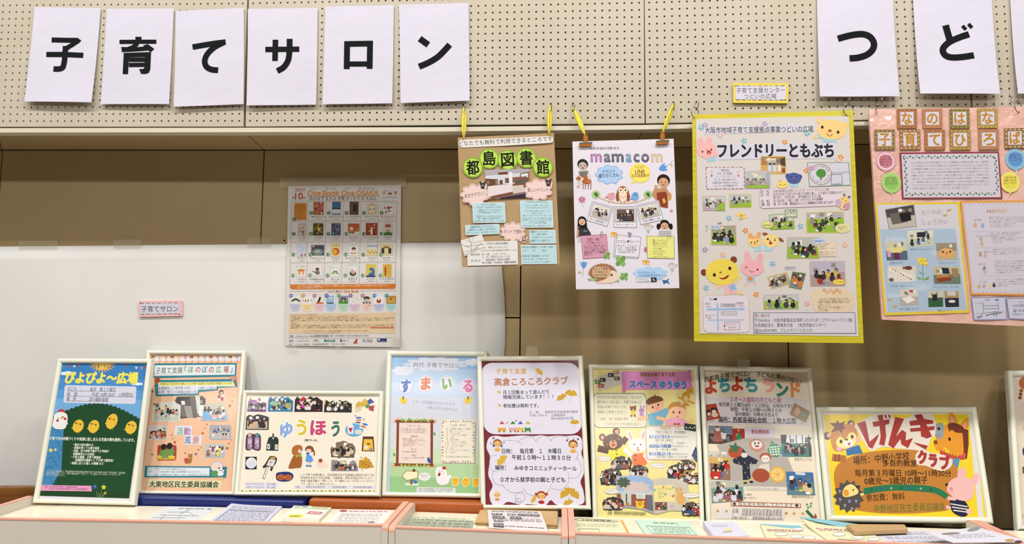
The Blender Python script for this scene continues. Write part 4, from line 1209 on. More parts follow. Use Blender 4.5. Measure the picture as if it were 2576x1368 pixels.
text('休 館 日：', 144, 1261, 228, 1260, 18, '#4a4a4a'); text('毎週月曜日（祝休日は開館）', 262, 1254, 456, 1248, 18, '#4a4a4a'); text('第３木曜日・年末年始・蔵書点検期間', 234, 1277, 504, 1271, 17, '#4a4a4a')
part('map_note')
poly([(60, 1098), (230, 1048), (270, 1160), (90, 1224)], '#dddbd8')
for l_, w_ in (([(84, 1216), (230, 1160), (262, 1152)], 2.5), ([(124, 1076), (146, 1120), (142, 1150), (150, 1190)], 3), ([(146, 1120), (240, 1100)], 2), ([(74, 1130), (130, 1155)], 2.2), ([(96, 1145), (250, 1128)], 2), ([(152, 1105), (168, 1070)], 1.6), ([(100, 1092), (140, 1112)], 1.6), ([(96, 1190), (212, 1158)], 1.6), ([(150, 1180), (232, 1118)], 1.8), ([(168, 1190), (196, 1140)], 1.4)):
    line(l_, w_, '#4a4846')
flush()

# ------------------------------------------------------------------ white board poster with clips
sf = wall(-0.034)
t = thing('club_poster', 'white board poster headed mamacom with owls, snapshots and note papers', 'poster', sf.at(1580, 725))
slab('board', sf, [(1440, 356), (1694.5, 349), (1709, 724.5), (1449, 727.5)], 0.005, 'foam', t)
for x, s_ in ((1473, 'left'), (1666, 'right')):
    c = sf.at(x, 361)
    u = Vector((1, 0, 0)); n_ = sf.n
    y_ = 360 if s_ == 'left' else 355
    cl = thing('bulldog_clip', 'copper-coloured clip holding the ' + ('left' if s_ == 'left' else 'right') + ' top corner of the white board poster', 'clip', sf.at(x, y_), 'copper clips on the white board poster')
    slab('jaw', sf, [(x - 16, y_ + 3), (x + 16, y_ + 1), (x + 15, y_ + 8), (x - 17, y_ + 10)], 0.004, 'brass', cl, front=0.008)
    slab('jaw_edge', sf, [(x - 16, y_), (x + 17, y_ - 2), (x + 17, y_ + 2), (x - 16, y_ + 3.5)], 0.003, 'steel', cl, front=0.009)
    slab('lever', sf, [(x - 6, y_ - 18), (x + 6, y_ - 19), (x + 5, y_), (x - 5, y_)], 0.002, 'brass', cl, front=0.006)
    wire('lever_ring', [sf.at(x, y_ - 17) + Vector((.009 * math.cos(a), -.006 - .003 * math.sin(a), .009 * math.sin(a))) for a in [2 * math.pi * k / 14 for k in range(14)]], 0.0012, 'brass', cl, closed=True)
sheet(t, sf, 'print', 0.0006); view(1420, 260, 2.85, sk=0.035)
part('title_lettering')
text('特定非営利活動法人', 180, 324, 396, 320, 18, '#6a6a74')
for ch, a, b_, c_ in (('m', 186, 268, '#a87aa8'), ('a', 281, 332, '#6a6878'), ('m', 338, 424, '#5a6272'), ('a', 438, 482, '#6c98b4'), ('c', 494, 538, '#5e5e68'), ('o', 550, 606, '#5e5e68'), ('m', 620, 704, '#cdb79a')):
    text(ch, a, 376, b_, 376, 104, c_, bold=.05)
    for j in range(3): line([(a + (b_ - a) * (.2 + .3 * j) - 6, 398), (a + (b_ - a) * (.2 + .3 * j) + 8, 356)], 1.4, '#d8d4de')
def bubble(cx, cy_, rx, ry, col, edge, txts, tail=None):
    part('speech_bubble')
    if tail: poly(tail, col)
    cloud(cx, cy_, rx, ry, edge, n=9, amp=.12); cloud(cx, cy_, rx * .95, ry * .94, col, n=9, amp=.12)
    for s_, a, y0, b_, y1, h, c_ in txts: text(s_, a, y0, b_, y1, h, c_, bold=.025)
bubble(320, 510, 96, 66, '#a9c6ea', '#86aadb', [('イベント', 270, 490, 362, 484, 26, '#2c4166'), ('盛りだくさん', 244, 522, 392, 512, 28, '#2c4166')], tail=[(340, 560), (372, 582), (378, 548)])
part('speech_bubble'); poly([(480, 560), (474, 576), (516, 566)], '#ecd65c'); ell(541, 500, 74, 70, '#ecd65c', n=30); ell(545, 505, 60, 56, '#f0dd74', n=26)
text('公式', 516, 458, 564, 458, 22, '#7a5a3a', bold=.02); text('LINE', 506, 489, 576, 488, 34, '#7a3a26', bold=.03); text('お友達募集中', 480, 520, 606, 516, 24, '#8a5a3a', bold=.02)
line([(508, 448), (516, 464)], 2.5, '#7a5a3a'); line([(574, 446), (568, 462)], 2.5, '#7a5a3a')
# children cut from photographs, and small drawings
def kid(cx, cy_, r, hair, top, hairpts=None, skin='#caa288', shoulders=None, tails=False, ln=False):
    if ln: poly([(cx - r * 1.1, cy_ - r * .4), (cx - r * .7, cy_ - r * 1.15), (cx + r * .5, cy_ - r * 1.2), (cx + r * 1.1, cy_ - r * .4), (cx + r * 1.35, cy_ + r * 2.2), (cx + r * .6, cy_ + r * 2.3), (cx - r * .7, cy_ + r * 2.1), (cx - r * 1.2, cy_ + r * 2.2)], hair)
    if tails: ell(cx - r * 1.35, cy_ + r * .2, r * .42, r * .7, hair, n=10); ell(cx + r * 1.35, cy_ + r * .2, r * .42, r * .7, hair, n=10)
    ell(cx, cy_ - r * .22, r * 1.08, r * 1.05, hair, n=18); ell(cx, cy_ + r * .18, r * .84, r * .86, skin, n=18)
    ell(cx - r * .35, cy_ + r * .08, r * .12, r * .09, '#2a1e1a', n=8); ell(cx + r * .35, cy_ + r * .08, r * .12, r * .09, '#2a1e1a', n=8)
    ell(cx, cy_ + r * .55, r * .28, r * .12, '#8a3a34', n=8); poly([(cx - r * .08, cy_ + r * .35), (cx + r * .08, cy_ + r * .35), (cx, cy_ + r * .2)], '#b48a70')
part('child_cutout'); poly([(92, 575), (86, 540), (100, 500), (120, 476), (160, 476), (186, 506), (190, 560), (180, 590)], '#cfc9c6'); kid(131, 444, 36, '#26201f', '#777', skin='#b9aaa2'); poly([(100, 488), (172, 484), (160, 520), (135, 535), (112, 520)], '#6f6f6c'); ell(104, 538, 14, 22, '#b79c86', n=10)
part('fawn_cutout'); ell(160, 560, 34, 20, '#a85a2c', n=14); ell(150, 530, 17, 14, '#b5652f', n=12); ell(100, 538, 18, 11, '#a85a2c', n=10)
for x in (134, 150, 172, 190): line([(x, 572), (x - 1, 616)], 5, '#8e4a26')
eyes(144, 528, 158, 528, 2.5); [ell(x, y, 3.5, 3, '#e8d8c0', n=6) for x, y in ((170, 552), (182, 560), (172, 566), (152, 562))]
part('child_cutout'); poly([(628, 660), (640, 640), (650, 612), (720, 606), (764, 650), (768, 680), (745, 690), (740, 752), (672, 742), (652, 690)], '#b98a6a'); poly([(660, 640), (735, 630), (742, 750), (668, 736)], '#8a3a26'); poly([(735, 626), (768, 650), (764, 690), (738, 700)], '#cf9a5a'); kid(710, 562, 43, '#241d1c', '#8a3a26', skin='#cf9f7c')
for x0_, y0_, x1_, y1_ in ((632, 660, 660, 600), (760, 668, 722, 612)): line([(x0_, y0_), (x1_, y1_)], 20, '#bf8c6a')
for cx_ in (656, 722): [line([(cx_, 610), (cx_ + d, 584 + abs(d) * .3)], 6, '#c99a78') for d in (-12, -4, 5, 14)]
poly([(700, 688), (716, 678), (728, 706), (710, 720)], '#c8b04a'); text('Am', 668, 680, 700, 680, 20, '#3a1a1a', bold=.02) if 0 else None
part('child_cutout'); poly([(86, 960), (92, 900), (110, 880), (160, 885), (188, 930), (196, 968), (150, 990)], '#3a3a38'); kid(126, 845, 28, '#171417', '#333', ln=True, skin='#d8b096'); poly([(112, 895), (165, 892), (180, 950), (120, 962)], '#35363a'); line([(94, 960), (98, 905)], 14, '#c0907a'); line([(96, 900), (90, 880)], 4, '#c99c82'); line([(100, 900), (104, 880)], 4, '#c99c82'); poly([(94, 962), (120, 950), (116, 992), (96, 996)], '#cdb9d2'); line([(136, 915), (162, 915)], 4, '#b9b9b6')
part('child_cutout'); kid(718, 876, 33, '#17120f', '#fff', tails=True, skin='#cfa288'); poly([(672, 950), (684, 912), (700, 903), (745, 903), (762, 912), (770, 950)], '#d9d6d8')
for i in range(4): line([(680 - i * 2, 916 + i * 9), (764 + i, 916 + i * 9)], 3, '#4a4a52')
part('owl_cutout')
line(curve([(240, 672), (330, 705), (420, 716), (520, 706), (590, 682)], 5), 8, '#d2b08e')
for x in (226, 598): 
    poly([(x + 33 * (1 if i % 2 else .8) * math.cos(i * math.pi / 12), 654 + 33 * (1 if i % 2 else .8) * math.sin(i * math.pi / 12)) for i in range(24)], '#a9c088'); ell(x, 650, 15, 12, '#3f7a3a', n=10); ell(x + 5, 662, 10, 8, '#2f6a34', n=8)
ell(419, 650, 46, 58, '#a5714c', n=22); ell(419, 664, 30, 44, '#e8d6c0', n=18); ell(380, 672, 12, 32, '#8e5232', n=12); ell(458, 672, 12, 32, '#8e5232', n=12)
ell(402, 622, 17, 17, '#ecdcc8', n=14); ell(437, 622, 17, 17, '#ecdcc8', n=14); eyes(402, 622, 437, 622, 6); poly([(415, 632), (424, 632), (419, 641)], '#c98a4a')
ell(334, 668, 29, 27, '#d4a0a4', n=16, rot=20); ell(346, 650, 12, 11, '#d89aa0', n=12); poly([(285, 676), (310, 664), (312, 680)], '#b98088'); ell(506, 670, 28, 28, '#7aa7d8', n=16); ell(508, 652, 20, 17, '#6a9cd2', n=14); poly([(470, 690), (486, 674), (492, 690)], '#5a8cc8'); eyes(349, 648, 349, 648, 2.5); eyes(501, 652, 515, 652, 2.5)
for x, y in ((403, 668), (419, 676), (435, 668)): line([(x - 6, y - 4), (x, y + 3), (x + 6, y - 4)], 2.5, '#a5714c')
for x in (320, 350, 405, 434, 495, 518): line([(x, 702), (x - 4, 714)], 4, '#c27a4a')
# snapshots with drawn frames
def polaroid(q, seed, **kw):
    m = qmap(q)
    part('snapshot_frame'); poly([m(-.03, -.03), m(1.03, -.03), m(1.03, 1.03), m(-.03, 1.03)], '#e4e2ea'); line([m(-.005, -.005), m(1.005, -.005), m(1.005, 1.005), m(-.005, 1.005)], 3, '#4a4a56', closed=True)
    line([m(.06, .07), m(.94, .07), m(.94, .76), m(.06, .76)], 3, '#4a4a56', closed=True)
    photo([m(.12, .12), m(.89, .12), m(.89, .72), m(.12, .72)], seed=seed, **kw)
    return m
m = polaroid([(200, 704), (344, 744), (306, 880), (163, 838)], 11, wallc='#d8d2c4', floorc='#b8aaa0', n=5, cloth=('#3a3a40', '#c9c6c2', '#8a8a92'))
part('snapshot_caption'); a, b_ = m(.08, .88), m(.92, .88); text('スタッフは全員子連れママ', a[0], a[1], b_[0], b_[1], 15, '#3a3a44')
m = polaroid([(354, 742), (516, 740), (516, 888), (356, 886)], 12, wallc='#6a5a4e', floorc='#3a3434', n=4, cloth=('#2f3f5a', '#4a4a52', '#5a3a3a', '#2a3a4a'), hs=.2)
part('snapshot_caption'); a, b_ = m(.1, .88), m(.9, .88); text('色んなイベント盛りだくさん', a[0], a[1], b_[0], b_[1], 14, '#3a3a44')
m = polaroid([(516, 732), (672, 698), (706, 832), (548, 868)], 13, wallc='#d3ccc0', floorc='#b9b0a4', n=4, cloth=('#c9c6c2', '#3a3a40', '#5a4a44'), hs=.17)
part('snapshot_caption'); a, b_ = m(.08, .88), m(.92, .88); text('ママ同士の距離をもっと近く', a[0], a[1], b_[0], b_[1], 15, '#3a3a44')
# flowers and drawings
def bellflower(x, y, r, rot, stem):
    part('flower_drawing'); line(stem, 2.5, '#8f9aa0'); c, s_ = math.cos(rot), math.sin(rot)
    R2 = lambda u, v: (x + (u * c - v * s_) * r, y + (u * s_ + v * c) * r)
    poly([R2(-1, -1), R2(-.45, -.55), R2(0, -1.1), R2(.45, -.55), R2(1, -1), R2(.8, .2), R2(.3, 1), R2(-.3, 1), R2(-.8, .2)], '#5f96d8')
bellflower(706, 462, 28, 1.2, [(730, 452), (760, 430), (776, 408)]); ell(768, 443, 7, 14, '#b8c69a', n=8, rot=-20)
bellflower(138, 1156, 24, 0, [(136, 1178), (134, 1210), (128, 1242)]); ell(108, 1212, 13, 9, '#a9bd8a', n=8, rot=20)
def daisy(x, y, r, col, stem=None):
    part('flower_drawing')
    if stem: line(stem, 2, '#a9b09a')
    for k in range(8):
        a = k * math.pi / 4; ell(x + r * .6 * math.cos(a), y + r * .6 * math.sin(a), r * .42, r * .17, col, n=8, rot=math.degrees(a))
    ell(x, y, r * .18, r * .18, '#e0c25a', n=8)
daisy(126, 690, 28, '#c06a90', [(128, 712), (138, 748)]); daisy(592, 1048, 26, '#b8588c'); daisy(100, 596, 14, '#d8a4ae'); daisy(766, 770, 12, '#c88a94')
def sprig(x, y, k=1):
    part('flower_drawing')
    for i in range(5):
        a = -2.4 + i * .42; ex, ey = x + 42 * k * math.cos(a), y + 42 * math.sin(a)
        line([(x, y + 20), (ex, ey)], 1.6, '#9aa08a')
    for i in range(5):
        a = -2.4 + i * .42; ex, ey = x + 42 * k * math.cos(a), y + 42 * math.sin(a)
        ell(ex, ey, 8, 6, ['#d8ccb4', '#c9a4a4', '#bfb08a'][i % 3], n=8)
    line([(x, y + 20), (x - 14, y + 44)], 1.6, '#9aa08a')
sprig(600, 910); sprig(772, 1188)
def butterfly(x, y, r=1):
    part('butterfly_drawing')
    for dx_, dy_, c_ in ((-14, -6, '#e0b04a'), (14, -2, '#d9a23e'), (-10, 10, '#e6c27a'), (12, 12, '#e6c27a')): ell(x + dx_ * r, y + dy_ * r, 14 * r, 9 * r, c_, n=10, rot=dx_ * 2)
    line([(x, y - 12 * r), (x + 2, y + 14 * r)], 3, '#7a5a3a')
butterfly(354, 936); butterfly(584, 1136)
def clover(x, y, r, col='#6f9a52'):
    part('clover_drawing'); line([(x, y), (x + r * .5, y + r * 1.1)], 2.5, col)
    for k in range(4):
        a = math.pi / 4 + k * math.pi / 2; ell(x + r * .55 * math.cos(a), y + r * .55 * math.sin(a), r * .5, r * .42, ['#86ad66', col][k % 2], n=9, rot=math.degrees(a))
def memo(q, col, edge, rows, x0_, y0_, tcol='#3a2a30'):
    part('memo_note'); poly(q, col); line(q, 2.5, edge, closed=True)
    for s_, a, b_, y, h, bo in rows: text(s_, a, y, b_, y - (b_ - a) * .012, h, tcol, bold=bo)
memo([(118, 950), (300, 938), (316, 1102), (134, 1114)], '#cf96ac', '#7a4a5e', [('私達と一緒に', 162, 256, 975, 21, .02), ('ママを楽しもう！', 154, 264, 1000, 20, .02), ('プレママ、子育て中のママ、', 140, 298, 1022, 15, .01), ('子どもたちのために、楽しく', 138, 296, 1037, 15, .01), ('ハッピーに暮らせるような雑', 142, 296, 1053, 15, .01), ('貨を作ることで家族も', 142, 296, 1069, 15, .01), ('目的です。', 142, 202, 1086, 15, .01)], 0, 0)
memo([(352, 1100), (362, 962), (540, 980), (526, 1112)], '#dddae4', '#5a5a66', [], 0, 0)
memo([(378, 944), (548, 958), (532, 1104), (362, 1090)], '#dedbe5', '#5a5a66', [('ママコム❤カレッジ', 378, 536, 992, 22, .015), ('学んだり、リフレッシュ', 382, 522, 1020, 15, .005), ('したり、スキルを身につ', 382, 520, 1036, 15, .005), ('けたり。ママ同士が交流', 384, 518, 1052, 15, .005), ('できる場でもあります。', 384, 510, 1068, 15, .005)], 0, 0, '#3a3a44')
memo([(590, 952), (784, 954), (788, 1112), (594, 1108)], '#dfdf86', '#7a7a4a', [('楽しいイベント', 630, 742, 984, 21, .02), ('盛りだくさん‼', 634, 736, 1006, 20, .02), ('・ハロウィンウォーク', 628, 732, 1027, 13, .0), ('・サツマ掘り', 628, 702, 1045, 13, .0), ('・おもちゃのひろば', 628, 722, 1063, 13, .0), ('・ママヨガ会', 628, 702, 1081, 13, .0), ('・mamaコムアルシェetc…', 628, 748, 1100, 13, .0)], 0, 0, '#5a5a2a')
part('paper_clip_drawing'); line([(258, 955), (258, 925), (268, 918), (276, 928), (272, 962), (264, 958), (264, 932)], 2.5, '#6a6a74'); ell(468, 932, 18, 8, '#a486b0', n=10, rot=20); rect(461, 934, 472, 952, '#8a6a9a'); ell(466, 955, 14, 7, '#a486b0', n=10); line([(740, 978), (738, 958), (748, 948), (758, 960), (756, 975)], 2.5, '#6a6a74')
clover(303, 1090, 28); clover(402, 1130, 42); clover(428, 1240, 32); clover(372, 1262, 24)
part('hedgehog_drawing')
pts = []
for i in range(34):
    a = math.pi * .95 + i * math.pi * 1.15 / 34; rr = 1 if i % 2 else .88
    pts.append((275 + 108 * rr * math.cos(a), 1222 + 78 * rr * math.sin(a)))
poly(pts + [(372, 1260), (330, 1290), (220, 1275)], '#9a6e4c'); blob([(330, 1200), (375, 1210), (400, 1248), (360, 1278), (290, 1290), (230, 1282), (300, 1255)], '#e0cdb8')
rrect(200, 1170, 330, 1246, 26, '#cba886'); text('スタッフ募集中', 200, 1186, 330, 1184, 21, '#7a3a4a', bold=.02); text('お子様連れOK！', 214, 1210, 312, 1209, 15, '#5a3a3a', bold=.01); text('詳細はお気軽に', 216, 1231, 312, 1230, 14, '#3a3a5a', bold=.01)
ell(338, 1230, 9, 9, '#6a4630', n=10); ell(398, 1246, 4, 4, '#2a2020', n=6)
for x in (236, 254, 334, 352): line([(x, 1278), (x, 1292)], 6, '#d8c4ac')
poly([(162, 1258), (190, 1252), (200, 1268), (176, 1274)], '#8fb06a'); poly([(236, 1258), (212, 1250), (200, 1268), (222, 1274)], '#8fb06a')
part('contact_cloud'); cloud(618, 1218, 120, 46, '#a9c9ec', n=9, amp=.16); text('NPO法人mamaコム', 530, 1212, 652, 1211, 16, '#2f5a86', bold=.005); text('大阪市都島区都島本通3-19-4', 530, 1234, 722, 1232, 16, '#2f5a86', bold=.005)
rrect(518, 1248, 660, 1280, 3, '#dddbe4', edge='#4a5a6a', ew=2); text('ママコム', 532, 1266, 608, 1265, 22, '#2a3a4a', bold=.005); rect(620, 1249, 660, 1280, '#1f2a3a'); ell(638, 1263, 7, 7, '#e4e4ee', n=10); ell(638, 1263, 4, 4, '#1f2a3a', n=8); line([(643, 1268), (650, 1275)], 3, '#e4e4ee'); text('リンク', 668, 1264, 706, 1256, 14, '#3a6a9a')
part('swallow_drawing'); poly([(700, 1266), (728, 1268), (752, 1252), (742, 1272), (756, 1294), (730, 1284), (712, 1296)], '#3568a8'); ell(722, 1276, 11, 8, '#2a5a9a', n=8)
flush()
# ------------------------------------------------------------------ yellow-bordered poster
sf = wall(-0.034)
t = thing('yellow_bordered_poster', 'large white collage poster with a yellow corrugated border, hanging from two metal rings', 'poster', sf.at(1955, 862))
slab('board', sf, [(1742, 290), (2145, 279), (2172, 862), (1746, 857)], 0.004, 'yellow', t, front=0.0)
for nm, q in (('border_strip', [(1741, 290), (1755, 290), (1763, 858), (1746, 857)]), ('border_strip', [(2130, 280), (2145, 279), (2172, 862), (2155, 861)]), ('border_strip', [(1741, 289), (2146, 278), (2146.5, 292), (1742, 302)]), ('border_strip', [(1746, 840), (2171, 845), (2172, 863), (1746, 858)])):
    slab(nm, sf, q, 0.0025, 'yellow', t, front=0.0026 if abs(q[0][1] - q[2][1]) < 50 else 0.0021)
slab('paper', sf, [(1750, 300), (2134, 292), (2159, 846), (1760, 839)], 0.0006, 'laminate', t, front=0.0035, col='#d3cdc9')
mb = MB(); mb.v = [sf.at(x, y, .009) for x, y in ((1744, 292), (2143, 281), (2170, 858), (1748, 855))]; mb.f = [(0, 3, 2, 1)]; mb.build('plastic_cover', 'flat_film', t)
sheet(t, sf, 'laminate', 0.0042); view(1730, 260, 2.243, sk=0.03)
PK = '#e3b4b4'
part('heading_strip'); poly([(88, 132), (712, 118), (716, 158), (90, 178)], '#d1cedb')
text('大阪市地域子育て支援拠点事業つどいの広場', 96, 154, 706, 146, 33, '#26242c', bold=.012)
part('title_lettering'); poly([(160, 232), (830, 222), (832, 312), (170, 320)], '#cfcddd'); text('フレンドリーともぶち', 166, 270, 822, 268, 76, '#17161c', bold=.06)
for x, y, c in ((74, 138, '#7fb2cf'), (96, 124, '#b39cc4'), (432, 118, '#b49ccb'), (182, 182, '#e0b6b4'), (317, 212, '#7db5d4'), (546, 221, '#dd8f4e'), (672, 171, '#7fb6cf'), (860, 305, '#de8c4a'), (230, 649, '#7db3d2'), (324, 719, '#df874e'), (634, 694, '#7cb2d4'), (885, 801, '#e2ae9e'), (96, 826, '#a98cbf'), (196, 856, '#e0aaa0'), (477, 905, '#7cb1d2'), (102, 1042, '#7ab0d0'), (384, 1079, '#df8f4c'), (672, 1131, '#dfa4a4'), (668, 380, '#dd8b4a'), (848, 322, '#e6b8a8')):
    part('paper_flower'); flower(x, y, 18, c, rot=(x * 7) % 60)
def ctext(rows, tcol='#4a4248'):
    for s_, a, y, b_, y2, h in rows: text(s_, a, y, b_, y2, h, tcol)
part('rabbit_cutout')
ell(74, 225, 17, 30, '#e8b0b0', n=14, rot=-12); ell(118, 218, 17, 30, '#e8b0b0', n=14, rot=8); poly([(104, 302), (160, 292), (156, 326), (108, 330)], '#9ccbdc'); line([(84, 290), (110, 312)], 16, '#e8b8b0'); line([(150, 296), (168, 280)], 15, '#e8b8b0')
ell(108, 266, 58, 46, '#eab2b2', n=26); eyes(82, 274, 132, 262, 5); ell(119, 279, 13, 12, '#a5382e', n=12); ell(120, 284, 8, 6, '#e08a7a', n=8); ell(108, 266, 6, 4, '#c9824a', n=8)
part('bear_cutout')
poly([(764, 190), (832, 196), (838, 222), (760, 218)], '#9ccbdc'); line([(772, 196), (728, 186)], 17, '#9ccbdc'); ell(720, 190, 12, 12, '#e8c886', n=10); ell(745, 100, 20, 18, '#e8c886', n=12); ell(884, 126, 22, 20, '#e8c886', n=12); ell(811, 150, 84, 56, '#ecca84', n=30); eyes(757, 136, 846, 164, 8); ell(800, 156, 11, 8, '#9a5a2c', n=10)
line(curve([(782, 168), (792, 184), (806, 184), (814, 174)], 4), 4, '#8a4a2a')
part('hours_note')
poly([(100, 360), (316, 360), (318, 484), (104, 486)], '#d4d0dc')
for a, b_ in (((102, 362), (314, 362)), ((104, 484), (316, 482))): dashes(a, b_, 9, ['#9a4a6a', '#b87a9a'], 4)
for a, b_ in (((102, 362), (106, 484)), ((316, 364), (318, 482))): dashes(a, b_, 5, ['#9a4a6a', '#b87a9a'], 4)
ctext([('開室日時', 188, 379, 230, 379, 14), ('平日　月～金曜日', 168, 397, 250, 397, 13), ('１０：００～１５：００', 156, 414, 264, 414, 14), ('（土・日・祝はお休みです）', 148, 432, 272, 432, 13), ('※通常利用の予約はいりません', 138, 450, 284, 449, 13), ('イベントのみ予約優先制です', 144, 467, 280, 466, 13)])
for x in (134, 284): 
    ell(x, 390, 13, 15, '#dcc8c8', n=12); line([(x, 378), (x, 402)], 2, '#b08a8a'); rect(x - 5, 406, x + 5, 414, '#8a5a3a')
def door_scene(m):
    def pm(pts, c): poly([m(u, v) for u, v in pts], c)
    pm([(.27, .28), (.62, .28), (.62, .9), (.27, .9)], '#c9d0d0'); pm([(.43, .28), (.46, .28), (.46, .9), (.43, .9)], '#8a8378'); pm([(.2, .12), (.62, .1), (.62, .24), (.2, .26)], '#d8cfb4'); pm([(.3, .36), (.42, .36), (.42, .5), (.3, .5)], '#4a4a44'); pm([(.47, .36), (.6, .36), (.6, .5), (.47, .5)], '#5a5a50')
    pm([(.78, .15), (1, .02), (1, .6), (.8, .5)], '#4a3c34'); pm([(.66, .5), (.8, .48), (.82, .88), (.68, .9)], '#ddd8cc'); pm([(.84, .7), (.98, .68), (.98, .96), (.84, .96)], '#9a4630')
photo([(412, 302), (548, 302), (551, 396), (414, 396)], '#a97a4c', '#c9a468', n=0, seed=2, border='#dcc850', bw=3, extra=door_scene)
GRN = '#8fb53c'
def room_scene(m):
    def pm(pts, c): poly([m(u, v) for u, v in pts], c)
    for i in range(8): pm([(.05 + .11 * i, .42), (.13 + .11 * i, .42), (.13 + .11 * i, .54), (.05 + .11 * i, .54)], ['#59584e', '#c9c6b8', '#7a7a6a'][i % 3])
    pm([(.02, .62), (.5, .6), (.45, .86), (.02, .9)], '#8f8a90'); pm([(.84, .05), (.98, .05), (.98, .9), (.86, .6)], '#a5a9b4'); pm([(0, .86), (.6, .8), (1, .86), (1, 1), (0, 1)], GRN)
    for i in range(9): a, b_ = m(.08 + .09 * i, .68 + (i % 3) * .05); ell(a, b_, 5, 4, ['#b8c04a', '#c98aa0', '#5a5a60', '#d8d0b8'][i % 4], n=7)
photo([(323, 385), (462, 385), (460, 480), (325, 478)], '#b9bcb9', '#a79aa0', n=0, seed=3, border='#cfa8bc', extra=room_scene)
DK = ('#2f2f33', '#c9c8c6', '#55585c', '#3c3a38', '#8a8a88')
photo([(86, 528), (206, 526), (207, 605), (88, 604)], '#c2c2be', '#b0a4ac', n=4, seed=4, border='#c093b5', cloth=DK, extra=lambda m: poly([m(.75, .5), m(1, .42), m(1, 1), m(.6, 1)], GRN))
photo([(234, 514), (356, 512), (356, 585), (236, 586)], '#b9bcc0', '#9aa08a', n=3, seed=5, border='#e0d060', cloth=DK, extra=lambda m: poly([m(0, .85), m(.5, .72), m(1, .6), m(1, 1), m(0, 1)], GRN))
part('bird_cutout'); ell(304, 632, 24, 17, '#ecd37a', n=14, rot=20); ell(276, 628, 10, 6, '#ecd37a', n=8, rot=30); ell(324, 642, 9, 6, '#ecd37a', n=8); ell(302, 636, 9, 7, '#cf8a3a', n=8); eyes(294, 626, 316, 632, 2.5); line([(292, 650), (290, 658)], 3, '#2a2a2a'); line([(304, 652), (304, 660)], 3, '#2a2a2a')
photo([(460, 632), (592, 622), (598, 706), (468, 712)], '#c3c6c2', GRN, n=4, seed=6, border='#6f9a5a', cloth=DK)
photo([(549, 604), (612, 602), (612, 640), (552, 640)], '#b9c4ac', '#c9d0b8', n=2, seed=61, border='#4f7a44', cloth=('#d8dcc8',))
part('speech_cutout'); ell(448, 684, 33, 22, '#5a8a3a', n=20); ell(448, 684, 31, 20, '#e3d98e', n=20); ctext([('助産師相談会', 426, 689, 472, 688, 10)]); ell(440, 672, 8, 6, '#e8c8b8', n=8); ell(464, 672, 7, 6, '#d4a0b0', n=8)
photo([(668, 618), (876, 612), (880, 728), (672, 728)], '#b0aeaa', GRN, n=5, seed=7, border='#dccd5a', cloth=DK, fl=.36)
part('speech_cutout'); ell(872, 706, 42, 26, '#e2d9a0', n=22); ctext([('毎月の誕生会です', 846, 698, 900, 697, 9), ('「お誕生つくし」', 846, 709, 898, 708, 9), ('「ハンドメイド」', 846, 720, 898, 719, 9)])
photo([(134, 694), (268, 690), (271, 798), (134, 796)], '#9aa084', GRN, n=4, seed=8, border='#d9a4a8', cloth=('#26262a', '#8a93b0', '#3a3a3c'), hs=.16)
part('speech_cutout'); poly([(126, 690), (180, 686), (180, 708), (126, 710)], '#c3cde4'); ctext([('季節の製作', 132, 699, 174, 698, 10)], '#3a4a7a')
part('handprint_note'); ctext([('作品', 98, 694, 112, 694, 9), ('つくり', 98, 706, 114, 706, 9), ('など', 98, 718, 112, 718, 9), ('▲▲▲', 168, 676, 190, 674, 16)], '#6a6a74')
part('bear_cutout'); ell(352, 744, 13, 12, '#e2a05a', n=10); ell(400, 738, 12, 12, '#e2a05a', n=10); poly([(372, 812), (412, 804), (418, 832), (378, 838)], '#a5cfdd'); ell(376, 780, 37, 32, '#ecc981', n=20); ell(374, 764, 34, 16, '#e5a868', n=16, a0=180, a1=360); eyes(357, 786, 392, 778, 4); ell(376, 784, 5, 4, '#8a4a2a', n=8); line(curve([(368, 792), (378, 797), (386, 790)], 3), 2.5, '#8a4a2a')
part('dog_cutout'); ell(436, 738, 17, 9, '#8a5a34', n=12, rot=10); ell(524, 770, 18, 9, '#8a5a34', n=12, rot=35); poly([(430, 806), (480, 812), (474, 834), (426, 832)], '#a5cfdd'); ell(468, 776, 46, 38, '#ecd08a', n=24); eyes(448, 766, 452, 766, 4.5); line([(484, 770), (494, 764), (486, 776), (496, 776)], 3, '#2a1c16'); ell(466, 789, 10, 8, '#a5382e', n=10); ell(462, 776, 5, 4, '#8a5a2a', n=8)
part('bear_cutout'); ell(565, 412, 15, 15, '#35457c', n=12); ell(628, 416, 16, 15, '#35457c', n=12); poly([(574, 452), (624, 452), (620, 472), (576, 472)], '#a5cfdd'); ell(597, 424, 41, 32, '#4a5a9c', n=22); line(curve([(576, 420), (582, 415), (588, 420)], 3), 3, '#1a2040'); line(curve([(606, 420), (612, 415), (618, 420)], 3), 3, '#1a2040'); ell(598, 436, 5, 9, '#7a3a4a', n=8); ell(598, 422, 4, 3, '#c98a6a', n=6)
part('chick_cutout'); ell(532, 458, 32, 22, '#ecd56e', n=18); ell(518, 440, 10, 6, '#e0a8a0', n=8); line(curve([(514, 456), (520, 460), (526, 456)], 3), 2.5, '#4a3a1a'); line(curve([(540, 456), (546, 460), (552, 456)], 3), 2.5, '#4a3a1a'); ell(533, 464, 4, 3, '#c98a3a', n=6)
part('club_emblem_note'); poly([(672, 334), (906, 334), (918, 464), (684, 472)], '#4f8a5a'); poly([(675, 337), (903, 337), (915, 461), (687, 469)], '#cdcbd8')
ell(748, 402, 63, 60, '#b0887e', n=36); ell(748, 402, 58, 55, '#cfcdd8', n=36); ell(750, 396, 28, 25, '#4d8a3c', n=20); line([(750, 420), (748, 434)], 7, '#5a4a3a')
